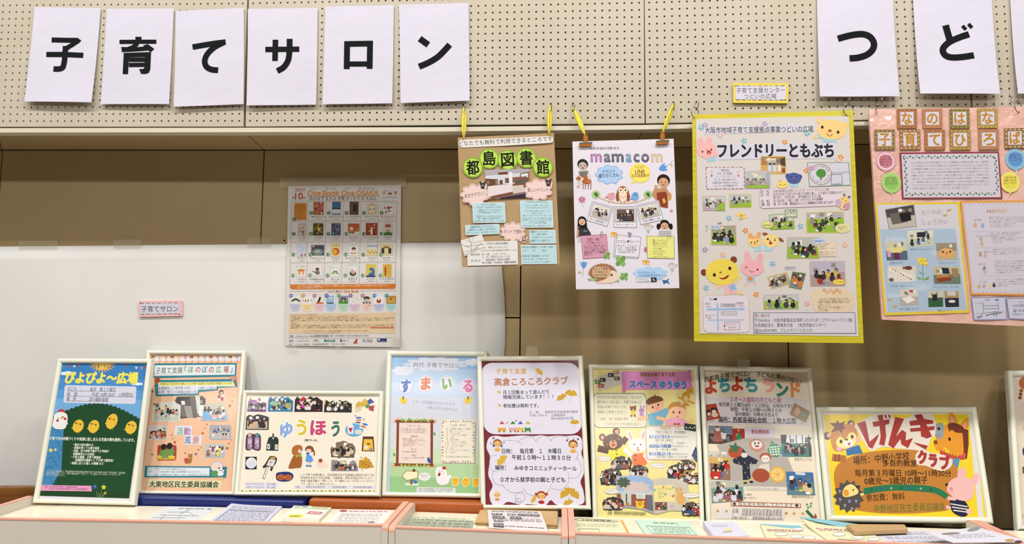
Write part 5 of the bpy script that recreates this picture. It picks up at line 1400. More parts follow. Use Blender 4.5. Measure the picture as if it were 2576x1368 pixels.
for k_, ch in enumerate('つどいのひろば'):
    a = math.radians(-148 + k_ * 20); text(ch, 748 + 46 * math.cos(a) - 6, 400 + 44 * math.sin(a), 748 + 46 * math.cos(a) + 6, 400 + 44 * math.sin(a), 13, '#4a3a3a')
for k_, ch in enumerate('フレンドリーともぶち'):
    a = math.radians(160 - k_ * 16.5); text(ch, 748 + 47 * math.cos(a) - 5.5, 402 + 45 * math.sin(a), 748 + 47 * math.cos(a) + 5.5, 402 + 45 * math.sin(a), 12, '#4a3a3a')
rrect(683, 357, 706, 378, 5, '#b0487a'); rrect(687, 360, 702, 375, 4, '#d8cfe0'); ell(694.5, 367.5, 5, 5, '#b0487a', n=10); ell(694.5, 367.5, 3, 3, '#d8cfe0', n=8)
ctext([('@tsudoinohiroba 見てね', 808, 392, 908, 390, 10)]); line([(806, 404), (866, 400), (870, 458), (808, 462)], 3, '#5f6a94', closed=True); line([(814, 456), (862, 454)], 3, '#8a8a94')
part('facts_note'); poly([(402, 492), (420, 484), (868, 478), (878, 490), (880, 570), (866, 578), (420, 594), (402, 580)], '#dcbdc8'); poly([(405, 494), (421, 487), (866, 481), (875, 491), (877, 568), (864, 575), (421, 590), (405, 579)], '#dcd0d8')
ctext([('【場　所】　大阪市都島区友渕町 2-7-17-107（ハイツプライム１階）', 408, 500, 795, 488, 16), ('【目　的】　乳幼児を持つ子育て中の親子が気軽に集い、打ち解けた雰囲気の中で', 410, 518, 874, 504, 16), ('語り合い、交流を図り、育児相談などを行う場', 480, 533, 748, 525, 16), ('【対　象】　主に乳幼児（０歳～３歳）の子どもとその保護者', 412, 555, 760, 541, 16), ('【費　用】　無　料（行事、講習会などにより実費徴収の時もあります）', 414, 573, 820, 559, 16)], '#4f4148')
part('butterfly_cutout'); ell(850, 562, 20, 22, '#c9a4c0', n=14, rot=-20); ell(894, 580, 18, 22, '#c98fa8', n=14, rot=20); ell(850, 556, 8, 8, '#9abad8', n=8); line([(862, 596), (876, 556)], 13, '#ecd08a'); ell(881, 546, 26, 20, '#ecc97e', n=18, rot=20); eyes(870, 540, 890, 552, 3); line(curve([(884, 528), (876, 516), (886, 514)], 3), 4, '#2a201c'); line(curve([(900, 536), (908, 524), (914, 534)], 3), 4, '#2a201c'); ell(848, 582, 5, 5, '#e8d090', n=6); ell(880, 596, 5, 5, '#e8d090', n=6)
photo([(562, 758), (738, 758), (738, 874), (560, 874)], '#b4b8ae', GRN, n=4, seed=9, border='#d7a2a8', cloth=('#232327', '#4a5a4a', '#3a3a40', '#6a6a66'), hs=.15)
part('speech_cutout'); ell(740, 778, 36, 18, '#b9c8e8', n=20); ctext([('季節御相談です', 714, 778, 768, 777, 11)], '#3a4a74'); poly([(728, 790), (832, 784), (836, 864), (740, 866)], '#dcc0b4'); poly([(731, 792), (829, 787), (833, 861), (743, 863)], '#e0d0b8')
ctext([('季節にあわせて製作など', 736, 798, 802, 795, 9), ('・節分遊び', 738, 809, 778, 807, 9), ('・親子遊びなど・こいのぼり', 738, 821, 824, 818, 9), ('各種様々に実施をしたいと思い', 740, 842, 828, 839, 9), ('気軽に遊びに来てください', 742, 855, 822, 852, 9)], '#7a5a44')
part('big_bear_cutout')
ell(90, 954, 17, 19, '#7c3f26', n=14); ell(258, 882, 19, 19, '#7c3f26', n=14); line([(160, 1040), (205, 1022)], 13, '#ecc6a8'); poly([(206, 1010), (262, 1012), (284, 1072), (208, 1080)], '#e3b5b8'); poly([(228, 1030), (262, 1016), (274, 1048), (242, 1060)], '#8fb5da'); line([(262, 1018), (300, 968)], 12, '#ecd079'); line([(230, 1078), (214, 1110)], 14, '#ecc98a'); line([(276, 1066), (310, 1074)], 14, '#ecc98a')
ell(193, 952, 93, 74, '#e6cf55', n=36, rot=-6); eyes(149, 968, 236, 931, 9); ell(184, 954, 8, 6, '#a06a2a', n=10); poly(curve([(176, 982), (200, 984), (230, 966), (222, 986), (196, 994), (180, 988)], 4), '#8e3024')
part('rabbit_cutout'); ell(337, 868, 18, 34, '#e4abb2', n=14, rot=-14); ell(405, 876, 17, 34, '#e4abb2', n=14, rot=14); poly([(328, 966), (378, 966), (376, 1008), (332, 1010)], '#9cc3e0'); ell(352, 990, 16, 12, '#d98a4c', n=10); ell(362, 930, 66, 45, '#e8adb4', n=28); line([(322, 920), (334, 926), (322, 932)], 3, '#5a2a2a'); eyes(392, 938, 392, 938, 5); line(curve([(346, 942), (358, 952), (372, 948)], 3), 3, '#7a3a3a'); line([(336, 1006), (322, 1028)], 11, '#e8b4b8'); line([(372, 1004), (378, 1026)], 11, '#e8b4b8')
part('caption_strip'); poly([(544, 922), (606, 918), (608, 936), (546, 940)], '#b8b8c6'); ctext([('リズム遊び・ハロウィン', 548, 929, 604, 927, 9)])
photo([(446, 980), (556, 952), (582, 1016), (474, 1046)], '#b8a894', '#a8a08c', n=5, seed=10, border='#e3d47a', cloth=('#2a2a2e', '#d8d4d0', '#4a4448'), hs=.16)
photo([(592, 952), (662, 962), (636, 1048), (572, 1034)], '#6a6458', '#8a8478', n=1, seed=14, border='#5a8f54', cloth=('#c8783a',), hs=.24)
photo([(688, 894), (882, 892), (884, 1028), (692, 1030)], '#b4b0c0', '#a89490', n=4, seed=15, border='#c8a8b4', cloth=('#a52f28', '#2f3a5a', '#caa84a', '#3a2a30'), fl=.5, hs=.12)
part('speech_cutout'); ell(851, 1008, 38, 18, '#8a6a2a', n=20); ell(851, 1008, 36, 16, '#e5cf62', n=20); ctext([('クリスマス会です', 824, 1009, 880, 1008, 11)], '#6a4a1a')
photo([(428, 1084), (620, 1080), (620, 1158), (430, 1160)], '#c0c4bc', GRN, n=3, seed=16, border='#b4a0c0', cloth=('#23262a', '#3a4444', '#8a8e88'), hs=.2)
part('wreath_note'); blob([(700, 1060), (760, 1046), (860, 1044), (916, 1066), (936, 1110), (912, 1170), (840, 1206), (760, 1196), (710, 1160), (694, 1104)], '#dcc9ac')
for i in range(6): flower(768 + i * 18, 1060 + (i % 2) * 12 - 6, 12, ['#c98a8a', '#d8a66a', '#c9a0a8', '#cf9a5a'][i % 4], '#f0e0a0', rot=i * 20)
ctext([('おもちゃで自由にあそんだり、', 742, 1106, 912, 1104, 15), ('子育て仲間と気楽に話をしたり', 732, 1122, 914, 1120, 15), ('しましょう♪', 732, 1137, 804, 1137, 15), ('楽しいイベントも企画して', 734, 1152, 876, 1151, 15), ('います✿', 736, 1167, 786, 1167, 15)], '#5a3f2c')
part('area_map'); rrect(86, 1082, 346, 1294, 28, '#d3a8a8'); rrect(88, 1084, 344, 1292, 27, '#d9d2dc')
for a, b_, w_ in (((108, 1163), (320, 1160), 14), ((108, 1223), (320, 1221), 6), ((166, 1126), (170, 1284), 9)): line([a, b_], w_, '#9fb8d6')
text('N', 122, 1105, 132, 1105, 17, '#2a2a2a'); poly([(136, 1105), (162, 1097), (162, 1112)], '#1e1e22')
ctext([('至赤川', 98, 1131, 128, 1130, 13), ('至都島駅', 272, 1128, 314, 1127, 13), ('至ベルファ', 98, 1198, 152, 1197, 14)]); line([(104, 1146), (128, 1146)], 2.5, '#3a3a3a'); line([(288, 1142), (312, 1142)], 2.5, '#3a3a3a'); line([(108, 1211), (132, 1211)], 2.5, '#3a3a3a')
for q, s_ in (([(186, 1131), (268, 1131), (268, 1147), (186, 1147)], '中都島郵便局'), ([(188, 1176), (274, 1175), (274, 1194), (189, 1194)], 'ガソリンスタンド')): line(q, 2, '#6a6a6a', closed=True); text(s_, q[0][0] + 5, (q[0][1] + q[2][1]) / 2, q[1][0] - 5, (q[0][1] + q[2][1]) / 2, 11, '#4a4a4a')
line([(206, 1234), (292, 1232), (292, 1276), (206, 1278)], 2.5, '#a04a4a', closed=True); ctext([('フレンドリー', 218, 1246, 280, 1245, 13), ('ともぶち', 228, 1264, 270, 1263, 13)]); star(207, 1254, 8, '#b02a2a')
part('contact_note'); poly([(370, 1180), (940, 1178), (946, 1298), (372, 1296)], '#cfccd6'); line([(370, 1181), (940, 1180), (946, 1297), (372, 1296)], 3, '#5a6a7a', closed=True)
text('問い合わせ', 376, 1198, 462, 1197, 20, '#7a3a34', bold=.01); text('〒534-0016　大阪市都島区友渕町 2-7-17-107（プライムハイツ１階）', 376, 1224, 928, 1222, 20, '#343238'); text('社会福祉法人　都島友の会　（友渕児童センター）', 376, 1251, 776, 1250, 20, '#343238'); text('☎06-6924-9405　フレンドリーともぶち', 376, 1281, 700, 1280, 19, '#343238', bold=.004)
flush()

# ------------------------------------------------------------------ pink poster
sf = wall(-0.036)
t = thing('pink_poster', 'large pink poster wrapped in clear plastic with cardboard-framed title characters, at the right edge', 'poster', sf.at(2400, 815))
slab('board', sf, [(2186, 275), (2620, 268), (2652, 824), (2220, 804)], 0.012, 'pink', t, div=8, warp=lambda x, y: 0.0012 * math.sin(x / 17) * math.sin(y / 23))
mb = MB(); n_ = 20
for j in range(n_ + 1):
    for i in range(n_ + 1):
        q = qmap([(2185, 274), (2621, 267), (2653, 825), (2219, 805)])(i / n_, j / n_)
        mb.v.append(sf.at(q[0], q[1], .0062 + .0012 * math.sin(q[0] / 13 + q[1] / 31) * math.sin(q[1] / 19)))
for j in range(n_):
    for i in range(n_): a = j * (n_ + 1) + i; mb.f.append((a, a + n_ + 1, a + n_ + 2, a + 1))
mb.build('plastic_wrap', 'film', t, smooth=True)
sheet(t, sf, 'print', 0.0026); view(2170, 260, 2.4, sk=0.05)
KR = ['#9a7048', '#b07a58', '#8f7648', '#a98a4c']
def tile(ch, x, y, k, dots, r=62):
    part('title_tile')
    o = slab('title_tile_board', sf, [px((x - r, y - r + 2)), px((x + r, y - r)), px((x + r + 2, y + r - 2)), px((x - r + 3, y + r))], 0.003, 'print', t, front=0.0045, col=k); 
    z_ = P.z0; P.z0 = 0.0047
    poly([(x - r * .68, y - r * .66), (x + r * .66, y - r * .68), (x + r * .68, y + r * .62), (x - r * .64, y + r * .64)], '#d2cedb')
    if dots:
        for i in range(5):
            for a, b_ in ((-.84 + .42 * i, -.84), (-.84 + .42 * i, .84), (-.84, -.84 + .42 * i), (.84, -.84 + .42 * i)): ell(x + a * r, y + b_ * r, 4.5, 4, dots, n=6)
    text(ch, x - r * .55, y, x + r * .55, y, r * 1.18, '#b98330', bold=.045)
    P.z0 = z_
for ch, x, y, k, d in (('な', 264, 94, '#a5764c', '#a04a3a'), ('の', 417, 94, '#b47c5c', None), ('は', 582, 94, '#94804a', '#2f5a3a'), ('な', 750, 92, '#a8894e', '#e0c85a')): tile(ch, x, y, k, d, 60)
for ch, x, y, k, d in (('子', 130, 220, '#a08050', '#2a3454'), ('育', 283, 220, '#9c7446', '#e8d8b0'), ('て', 432, 222, '#a9784e', '#9a4a34'), ('ひ', 585, 222, '#a08048', '#dcc050'), ('ろ', 757, 220, '#b0805c', None), ('ば', 915, 212, '#8f6f44', '#efe8d4')): tile(ch, x, y, k, d, 62)
P.z0 = 0.0026
def balloon(x, y, r, c1, c2, rows, tail):
    part('paper_balloon'); line(tail, 5, '#e8d8cc'); ell(x, y, r, r * 1.04, c1, n=28); ell(x, y, r * .86, r * .88, '#e0d2d8' if c1[1] == 'd' else c1, n=24); ell(x, y, r * .72, r * .72, c2, n=22); poly([(x - 8, y + r * 1.14), (x + 8, y + r * 1.14), (x, y + r * .95)], c1)
    for i, s_ in enumerate(rows): text(s_, x - r * .62, y - 26 + i * 16, x + r * .62, y - 28 + i * 16, 12, '#4a2a34')
balloon(138, 350, 58, '#dc9fb0', '#c77a8c', ['子どもの笑う', '広場に聞える親子', '素敵なひろば', '作ります'], [(128, 410), (98, 440), (90, 480)])
balloon(172, 480, 60, '#a9cf78', '#8cbf62', ['地元の小学校の', '先生と心理士の', '支えあいます'], [(176, 546), (186, 575), (184, 602)])
balloon(920, 338, 62, '#8cb8d4', '#5e94cc', ['お部屋のつかい', '親子で楽しんで', 'いただける'], [(930, 400), (920, 440)])
balloon(888, 476, 60, '#e6dc74', '#dfcf52', ['子育て中の親', '相談もできる', 'まってます'], [(886, 540), (866, 575), (852, 610)])
part('leafy_message'); poly([(220, 298), (820, 292), (842, 576), (236, 578)], '#8e3a48'); poly([(232, 308), (812, 302), (831, 567), (246, 569)], '#cbc6d2')
for i in range(30):
    u = i / 30; c_ = ['#5a7a5a', '#7a9a7a', '#3f6050'][i % 3]
    ell(246 + 560 * u, 322 + (i % 2) * 8 - 4 * u, 9, 4.5, c_, n=7, rot=35 if i % 2 else -35); ell(262 + 550 * u, 554 - (i % 2) * 8 - 3 * u, 9, 4.5, c_, n=7, rot=35 if i % 2 else -35)
for i in range(11):
    v = i / 11
    ell(248 + 14 * v + (i % 2) * 8, 336 + 210 * v, 5, 9, '#5a7a5a', n=7, rot=30 if i % 2 else -30); ell(794 + 16 * v + (i % 2) * 8, 330 + 212 * v, 5, 9, '#5a7a5a', n=7, rot=30 if i % 2 else -30)
msg = ['ふれねひろ場をなのはなの子育て支援センターです。今や核家族のかたが気軽に立ち寄り、笑い、一緒に遊び', 'つどいの広場とは、２０２１年８月に開設しました。室内の中のスペースの中では、もっとなかよしできる', 'ような環境作りを意識したスペースになっています。よりお話の一つにかたちで出会いがたくさんあ', 'るふし、陽だまりの一つです。児童のお子育て機関の基本を作りながら、毎月様々なイベントなど', 'を実施しています。「今日は何しようかな？」「雨だから公園に行けない」「ひまだなぁ」「気が重たいなあ」', 'と思ったら、なのはなのひろばひろへ来てみませんか！出会った仲間が、イベントで親子同', 'し、一緒に楽しく過ごしましょうよ。ねえ一緒に集まってみませんか子育ての悩みを相談したい', 'スタッフともおしゃべりしながら、交流を深めていける場にもなればと思っています。ただこ', 'ん世代に会えることを楽しみにしているので、ぜひお越しください。']
for i, s_ in enumerate(msg): text(s_, 288 + i * 1.5, 360 + i * 19.4, (756 if i < 8 else 636) + i * .5, 354 + i * 19.4, 11, '#5c5862')
part('room_guide'); poly([(72, 602), (584, 598), (640, 1264), (130, 1280)], '#dcc440'); poly([(86, 612), (570, 610), (628, 1248), (142, 1264)], '#cdcad2'); poly([(102, 760), (556, 756), (626, 1246), (150, 1262)], '#a9bcd0')
for x, y, a, b_ in ((200, 830, 70, 26), (470, 900, 60, 24), (330, 1110, 80, 22), (250, 1000, 40, 12), (540, 1060, 40, 16), (200, 1160, 60, 14)): cloud(x, y, a, b_, '#b9c6d6')
text('おへやの', 352, 660, 474, 657, 32, '#a9a6a8', bold=.02); text('しょうかい', 358, 718, 514, 715, 34, '#a9a6a8', bold=.02)
for x, y in ((520, 648), (496, 678), (162, 1188), (194, 1228)): part('paper_butterfly'); ell(x - 6, y, 9, 6, '#c09a4a', n=8, rot=30); ell(x + 6, y - 4, 9, 6, '#c8a45a', n=8, rot=-40)
photo([(136, 644), (304, 614), (322, 742), (160, 758)], '#4a464c', '#b9b4ac', n=0, seed=21, border='#8a7a6a', extra=lambda m: (poly([m(.1, .25), m(.7, .2), m(.72, .75), m(.14, .8)], '#6a6258'), poly([m(.45, .3), m(.85, .28), m(.85, .7), m(.48, .72)], '#1c1a1e')))
photo([(268, 768), (424, 766), (426, 862), (272, 866)], '#d8d2c4', '#c0c4b0', n=2, seed=22, extra=lambda m: poly([m(.36, .12), m(.68, .1), m(.68, .42), m(.36, .42)], '#2a2c34'))
photo([(134, 836), (262, 834), (270, 944), (144, 948)], '#c9c2a8', '#5a6478', n=0, seed=23, extra=lambda m: (poly([m(.1, .4), m(.3, .3), m(.7, .3), m(.92, .42), m(.7, .6), m(.25, .6)], '#d9d08a'), poly([m(.35, .6), m(.62, .6), m(.62, .95), m(.35, .95)], '#6a2a4a'), poly([m(.05, .5), m(.22, .52), m(.2, .85), m(.05, .8)], '#cfa0c0')))
photo([(440, 844), (562, 842), (568, 944), (446, 946)], '#9a8a74', '#b8a890', n=0, seed=24, extra=lambda m: (ell(*m(.5, .6), 48, 30, '#d5a866', n=20), [ell(*m(.32 + .18 * i, .52 + .08 * (i % 2)), 7, 6, ['#3a2a22', '#c05a3a', '#2f3a2a'][i % 3], n=7) for i in range(3)]))
photo([(146, 982), (318, 982), (320, 1076), (152, 1080)], '#d4ccc0', '#d8d2ca', n=0, seed=25, extra=lambda m: (line(curve([m(.05, .2), m(.35, .35), m(.7, .6), m(.9, .8)], 4), 20, '#e3ddd2'), [ell(*m(.2 + .09 * i, .2 + .09 * i), 5, 4, ['#a5402c', '#3a3a3a', '#c08a4a'][i % 3], n=6) for i in range(8)], ell(*m(.75, .12), 22, 12, '#6a3a26', n=10), ell(*m(.12, .85), 16, 12, '#6a5a5a', n=8)))
photo([(420, 986), (580, 986), (590, 1090), (430, 1090)], '#c0b498', '#6a7a6a', n=0, seed=26, extra=lambda m: (poly([m(.1, .5), m(.62, .44), m(.66, .8), m(.12, .9)], '#8a3f26'), poly([m(.1, .5), m(.62, .44), m(.6, .6), m(.12, .66)], '#b8804a'), poly([m(.33, .05), m(.6, .08), m(.62, .42), m(.36, .4)], '#1f2f3a'), poly([m(.7, .1), m(.95, .1), m(.95, .6), m(.72, .6)], '#9a7f5a')))
photo([(222, 1122), (328, 1122), (334, 1214), (224, 1220)], '#cfc8bc', '#b0a8a0', n=0, seed=27, extra=lambda m: (poly([m(.08, .55), m(.6, .45), m(.85, .7), m(.4, .9)], '#e4e0da'), poly([m(.55, .05), m(.75, .05), m(.75, .2), m(.55, .2)], '#b5443a')))
photo([(390, 1136), (482, 1132), (484, 1228), (396, 1230)], '#c4c2a8', '#3f5a44', n=0, seed=28, extra=lambda m: (poly([m(.3, .2), m(.6, .2), m(.6, .6), m(.3, .6)], '#20262a'), poly([m(.15, .65), m(.9, .6), m(.9, .95), m(.15, .95)], '#2f5f3c')))
photo([(490, 1132), (576, 1132), (580, 1228), (498, 1230)], '#a88e60', '#2a2a38', n=0, seed=29, extra=lambda m: (ell(*m(.5, .65), 22, 9, '#d4d4cc', n=12), poly([m(.2, .02), m(.8, .02), m(.8, .3), m(.2, .3)], '#c8c2be')))
part('rape_flower_drawing'); [ell(332 + (i * 13) % 56, 935 + (i * 7) % 40, 8, 7, ['#dfca4e', '#e6d668', '#d0b53a'][i % 3], n=7) for i in range(18)]; line([(360, 975), (364, 1068)], 4, '#6a9a4a'); poly([(362, 1060), (325, 1045), (335, 1062)], '#6fa552'); poly([(364, 1066), (402, 1040), (392, 1066)], '#6fa552'); poly([(362, 1030), (336, 1010), (344, 1026)], '#6fa552')
part('room_captions')
for s_, a, y, b_ in (('あかちゃんコーナー', 288, 882, 412), ('ままごとコーナー', 460, 964, 568), ('絵本あそび', 166, 964, 238), ('つみき・でんしゃコーナー', 168, 1103, 332), ('ボールプール・すべり台', 424, 1110, 578), ('おむつ替えコーナー', 220, 1242, 346), ('授乳コーナー', 450, 1250, 536)): text(s_, a, y, b_, y - 1, 14, '#4a5464')
part('event_guide'); poly([(586, 590), (1010, 586), (1066, 1162), (652, 1156)], '#dc9a4e'); poly([(600, 602), (1005, 598), (1060, 1150), (660, 1144)], '#cbc6d2')
for i in range(15): ell(616 + i * 27, 609, 6, 5, '#b9b2ba', n=6); ell(668 + i * 27, 1136, 6, 5, '#b9b2ba', n=6)
for i in range(22): ell(608 + i * 2.5, 624 + i * 23, 4, 5, '#b9b2ba', n=6)
ell(820, 650, 72, 20, '#d2bfc0', n=18); text('おもなイベント', 744, 652, 862, 649, 20, '#5a5058', bold=.01)
yy = [(690, ['親子であそぼう ふれあいあそびをします。', 'うた・手あそび・絵本のよみきかせ等', 'お子様と楽しくすごしていただきます。', 'おともだちと一緒にどうぞ。', 'みんなで楽しみましょう'], '親子教室'), (786, ['月に一回、専門家の先生を招いて', 'お話をしていただきます。', '子育ての疑問などをはなしたりも', 'できるので、ぜひ参加して', 'くださいね'], 'おおきくなったかな'), (882, ['誕生日のおともだちをみんなで', 'お祝いします。カードをプレゼント', '楽しい時間をすごしましょう'], 'ハッピー誕生タイム'), (956, ['ママ同士でゆっくりお茶を飲み', 'ながら、おしゃべりをします。', '育児の悩みなども話せる時間に', 'なっています。ぜひお気軽に', 'ご参加くださいね。お茶とおかし', 'をご用意しています'], 'お茶の会'), (1064, ['ママのリフレッシュに製作も', 'しています。季節のかざりや', '小物づくりなどを楽しみます。', 'ぜひどうぞ'], 'その他')]
for y, rw, hd in yy:
    for i, s_ in enumerate(rw): text(s_, 760 + (y - 690) * .12 + i * 2, y + i * 13.5, 764 + (y - 690) * .12 + 12.5 * len(s_), y - 3 + i * 13.5, 9, '#6a6670')
    text(hd, 672 + (y - 690) * .08, y + 16, 672 + (y - 690) * .08 + (98 if len(hd) > 5 else 44), y + 14, 12, '#8a848c')
    line([(660 + (y - 690) * .13, y + 86), (1010, y + 82)], 1.2, '#a8a2aa') if y < 1000 and y != 882 else None
for x, y, c in ((677, 738, '#c9a27a'), (722, 742, '#8aa6c4'), (712, 820, '#b5a88a'), (716, 850, '#c4a88a'), (708, 915, '#b88f7a'), (738, 922, '#c8a4a4'), (732, 1000, '#8a7a80'), (736, 1018, '#b8b0b8'), (700, 1108, '#c8a87a'), (730, 1105, '#b4a4b8'), (765, 1100, '#d8c89a'), (790, 1100, '#5a3a4a')): part('animal_drawing'); ell(x, y, 11, 9, c, n=10); ell(x, y - 12, 6, 6, c, n=8); ell(x + 3, y + 9, 3, 5, c, n=6)
part('map_card'); poly([(652, 1170), (862, 1168), (872, 1306), (668, 1310)], '#8a8ab4'); poly([(658, 1175), (856, 1173), (866, 1301), (674, 1304)], '#c5c6d6')
for l_, w_ in (([(672, 1210), (722, 1208), (728, 1264), (678, 1268)], 1.2), ([(722, 1195), (728, 1264)], 2), ([(815, 1195), (820, 1250)], 2), ([(724, 1222), (818, 1220)], 2), ([(726, 1240), (818, 1238)], 2), ([(684, 1290), (730, 1268), (790, 1258), (850, 1260)], 2), ([(690, 1296), (720, 1284)], 5), ([(740, 1282), (770, 1272), (836, 1264)], 4)): line(l_, w_, '#4a4a52')
line([(798 + 12 * math.cos(a / 2), 1270 + 12 * math.sin(a / 2)) for a in range(13)], 2.5, '#4a4a52', closed=True); text('地図', 736, 1186, 762, 1185, 11, '#5a5a64'); poly([(790, 1186), (806, 1180), (824, 1184), (808, 1194)], '#6a7aa4')
part('contact_card'); poly([(864, 1176), (1066, 1172), (1076, 1312), (880, 1302)], '#8a8ab4'); poly([(869, 1181), (1062, 1177), (1072, 1306), (886, 1296)], '#c5c6d6'); text('なのはな', 940, 1200, 1000, 1199, 11, '#5a5a64'); text('大阪市都島区', 902, 1222, 990, 1220, 14, '#4a4a52'); text('☎ 06-6', 904, 1250, 972, 1249, 19, '#4a4a52', bold=.01); text('開設時間のご案内', 904, 1274, 990, 1273, 10, '#6a6a74')
flush()
# ------------------------------------------------------------------ framed posters leaning on the wall
def framed(label, q, base, top, bw=7.5, paper='#dcd8cc', fb=.9):
    """q: outer corners tl,tr,br,bl in the photograph; base/top: (y) depth of the foot and the head of the frame"""
    bx, by = (q[2][0] + q[3][0]) / 2, (q[2][1] + q[3][1]) / 2
    tx, ty = (q[0][0] + q[1][0]) / 2, (q[0][1] + q[1][1]) / 2
    sf_ = lean(bx, by, base, tx, ty, top)
    t = thing('framed_poster', label, 'framed poster', sf_.at(bx, by), 'cream framed posters leaning on the wall')
    m = qmap(q)
    wq = math.hypot(q[1][0] - q[0][0], q[1][1] - q[0][1]); hq = math.hypot(q[3][0] - q[0][0], q[3][1] - q[0][1])
    a, b_ = bw / wq, bw / hq
    inn = [m(a, b_ * .95), m(1 - a, b_ * .95), m(1 - a, 1 - b_ * fb), m(a, 1 - b_ * fb)]
    for k in range(4):
        o0, o1, i0, i1 = q[k], q[(k + 1) % 4], inn[k], inn[(k + 1) % 4]
        mb = MB()
        prof = [(0.0, -.016), (0.0, .004), (.10, .0085), (.3, .0115), (.55, .0120), (.8, .0105), (.93, .007), (1.0, .0035), (1.0, -.002)]
        for o_, i_ in ((o0, i0), (o1, i1)):
            for u, z in prof:
                mb.v.append(sf_.at(o_[0] + (i_[0] - o_[0]) * u, o_[1] + (i_[1] - o_[1]) * u, 0) + sf_.n * z)
        n_ = len(prof)
        mb.f = [(j, n_ + j, n_ + j + 1, j + 1) for j in range(n_ - 1)] + [(0, n_ - 1, 2 * n_ - 1, n_), tuple(range(n_)), tuple(reversed(range(n_, 2 * n_)))]
        mb.build('frame_bar', 'frame', t)
    slab('backing_board', sf_, inn, 0.010, 'mount', t, front=-0.003)
    mb = MB(); mb.v = [sf_.at(x, y) + sf_.n * .0032 for x, y in inn]; mb.f = [(0, 3, 2, 1)]; mb.build('acrylic_pane', 'acrylic', t)
    slab('paper', sf_, inn, 0.0006, 'print', t, front=-0.0012, col=paper)
    sheet(t, sf_, 'print', -0.0009)
    return t, sf_, inn
# --- second frame from the left (peach), behind the first
t, sf, inn = framed('framed peach poster with rounded snapshots and heading 子育て支援『ほのぼの広場』', [(370, 882), (619, 883), (592, 1246), (344, 1243)], 0.062, 0.268, bw=10, paper='#dcb192')
view(340, 870, 3.42, sk=-0.09)
part('white_margin'); poly([(128, 100), (905, 98), (902, 128), (125, 130)], '#d9d3cf')
for i in range(14):
    part('child_sticker'); x = 152 + i * 55.5; c_ = ['#9a7ab4', '#8aa8b8', '#b08a6a', '#7a94b8', '#c8a06a'][i % 5]
    ell(x, 98, 16, 13, '#5a4030', n=10) if i % 3 == 0 else poly([(x - 14, 90), (x, 78), (x + 16, 92), (x + 2, 116)], c_)
    ell(x, 104, 9, 8, '#dcb898', n=8) if i % 3 == 0 else line([(x, 84), (x, 112)], 2, '#d8d8e0'); line(curve([(x, 116), (x + 8, 132), (x - 6, 148)], 3), 3, '#a5402c')
part('title_banner'); poly([(166, 150), (874, 146), (868, 264), (156, 276)], '#277586'); poly([(170, 166), (860, 160), (856, 246), (164, 258)], '#cfd6d8')
text('子育て支援', 176, 212, 408, 208, 50, '#37343a', bold=.006)
for ch, x, c in (('『', 430, '#3a5a8a'), ('ほ', 478, '#5a8a5a'), ('の', 540, '#b0563a'), ('ぼ', 598, '#4a6aa0'), ('の', 656, '#a5445a'), ('広', 718, '#5f9a4a'), ('場', 782, '#9a3a3a'), ('』', 830, '#3a5aa0')): text(ch, x - (22 if ch not in '『』' else 9), 204, x + (22 if ch not in '『』' else 9), 203, 54, c, bold=.02)
part('notice_panel'); poly([(164, 294), (870, 282), (880, 352), (715, 360), (712, 382), (552, 396), (545, 424), (176, 432)], '#277586'); poly([(188, 312), (845, 306), (862, 348), (205, 345)], '#cfd3c0'); poly([(196, 345), (700, 340), (700, 372), (540, 376), (536, 408), (196, 416)], '#cdd0dc')
poly([(208, 316), (844, 312), (842, 332), (208, 338)], '#d8d25a'); text('大東地区の乳幼児を対象とした子育て支援を下記日程で開催しています。', 210, 327, 842, 321, 20, '#4a4230', bold=.006)
star(210, 361, 10, '#b03a34'); star(208, 397, 10, '#b03a34')
text('開催日　：', 228, 362, 330, 361, 24, '#3a3a48', bold=.006); text('毎月第３(月)……　10時～11時30分', 342, 360, 708, 364, 24, '#3a3a44', bold=.006); text('場　所　：', 228, 397, 330, 396, 24, '#3a3a48', bold=.006); text('大東福祉会館１階', 342, 396, 528, 395, 24, '#3a3a48', bold=.006)
part('paper_lollipop'); line([(162, 352), (184, 316)], 7, '#6a3a1f'); ell(190, 294, 25, 28, '#9a4a2c', n=18); line(curve([(178, 294), (190, 284), (200, 296), (190, 304)], 3), 4, '#6a2a18')
part('checked_racket'); line([(866, 342), (852, 308)], 7, '#5a3020'); poly([(812, 262), (868, 256), (876, 292), (832, 306)], '#e2d6cc'); [line([(816 + i * 13, 260 - i), (832 + i * 11, 304 - i * 3)], 4, '#a5442c') for i in range(5)]; [line([(814 + i * 4, 268 + i * 11), (870 + i * 1, 262 + i * 10)], 4, '#a5442c') for i in range(4)]
def gate_scene(m):
    def pm(p_, c): poly([m(u, v) for u, v in p_], c)
    pm([(.3, .15), (.55, .12), (.56, .9), (.32, .95)], '#4a4440'); [line([m(.28 + .04 * i, .45), m(.29 + .04 * i, .98)], 4, '#c9c4bc') for i in range(7)]; pm([(.5, 0), (.68, 0), (.66, 1), (.5, 1)], '#5c5450'); pm([(.68, .0), (.82, .02), (.8, .8), (.7, .8)], '#d2cfca'); text('おこし下さい', *m(.745, .12), *m(.76, .13), 10, '#3a3434') if 0 else None
    for i, ch in enumerate('おこしやす'): a_, b2 = m(.75 + .0 * i, .12 + .13 * i); text(ch, a_ - 8, b2, a_ + 8, b2, 18, '#3a3434', bold=.02)
    pm([(.8, .42), (.95, .44), (.9, .98), (.74, .9)], '#dcd9d4'); [line([m(.84, .52 + i * .08), m(.9, .53 + i * .08)], 2, '#7a7470') for i in range(4)]
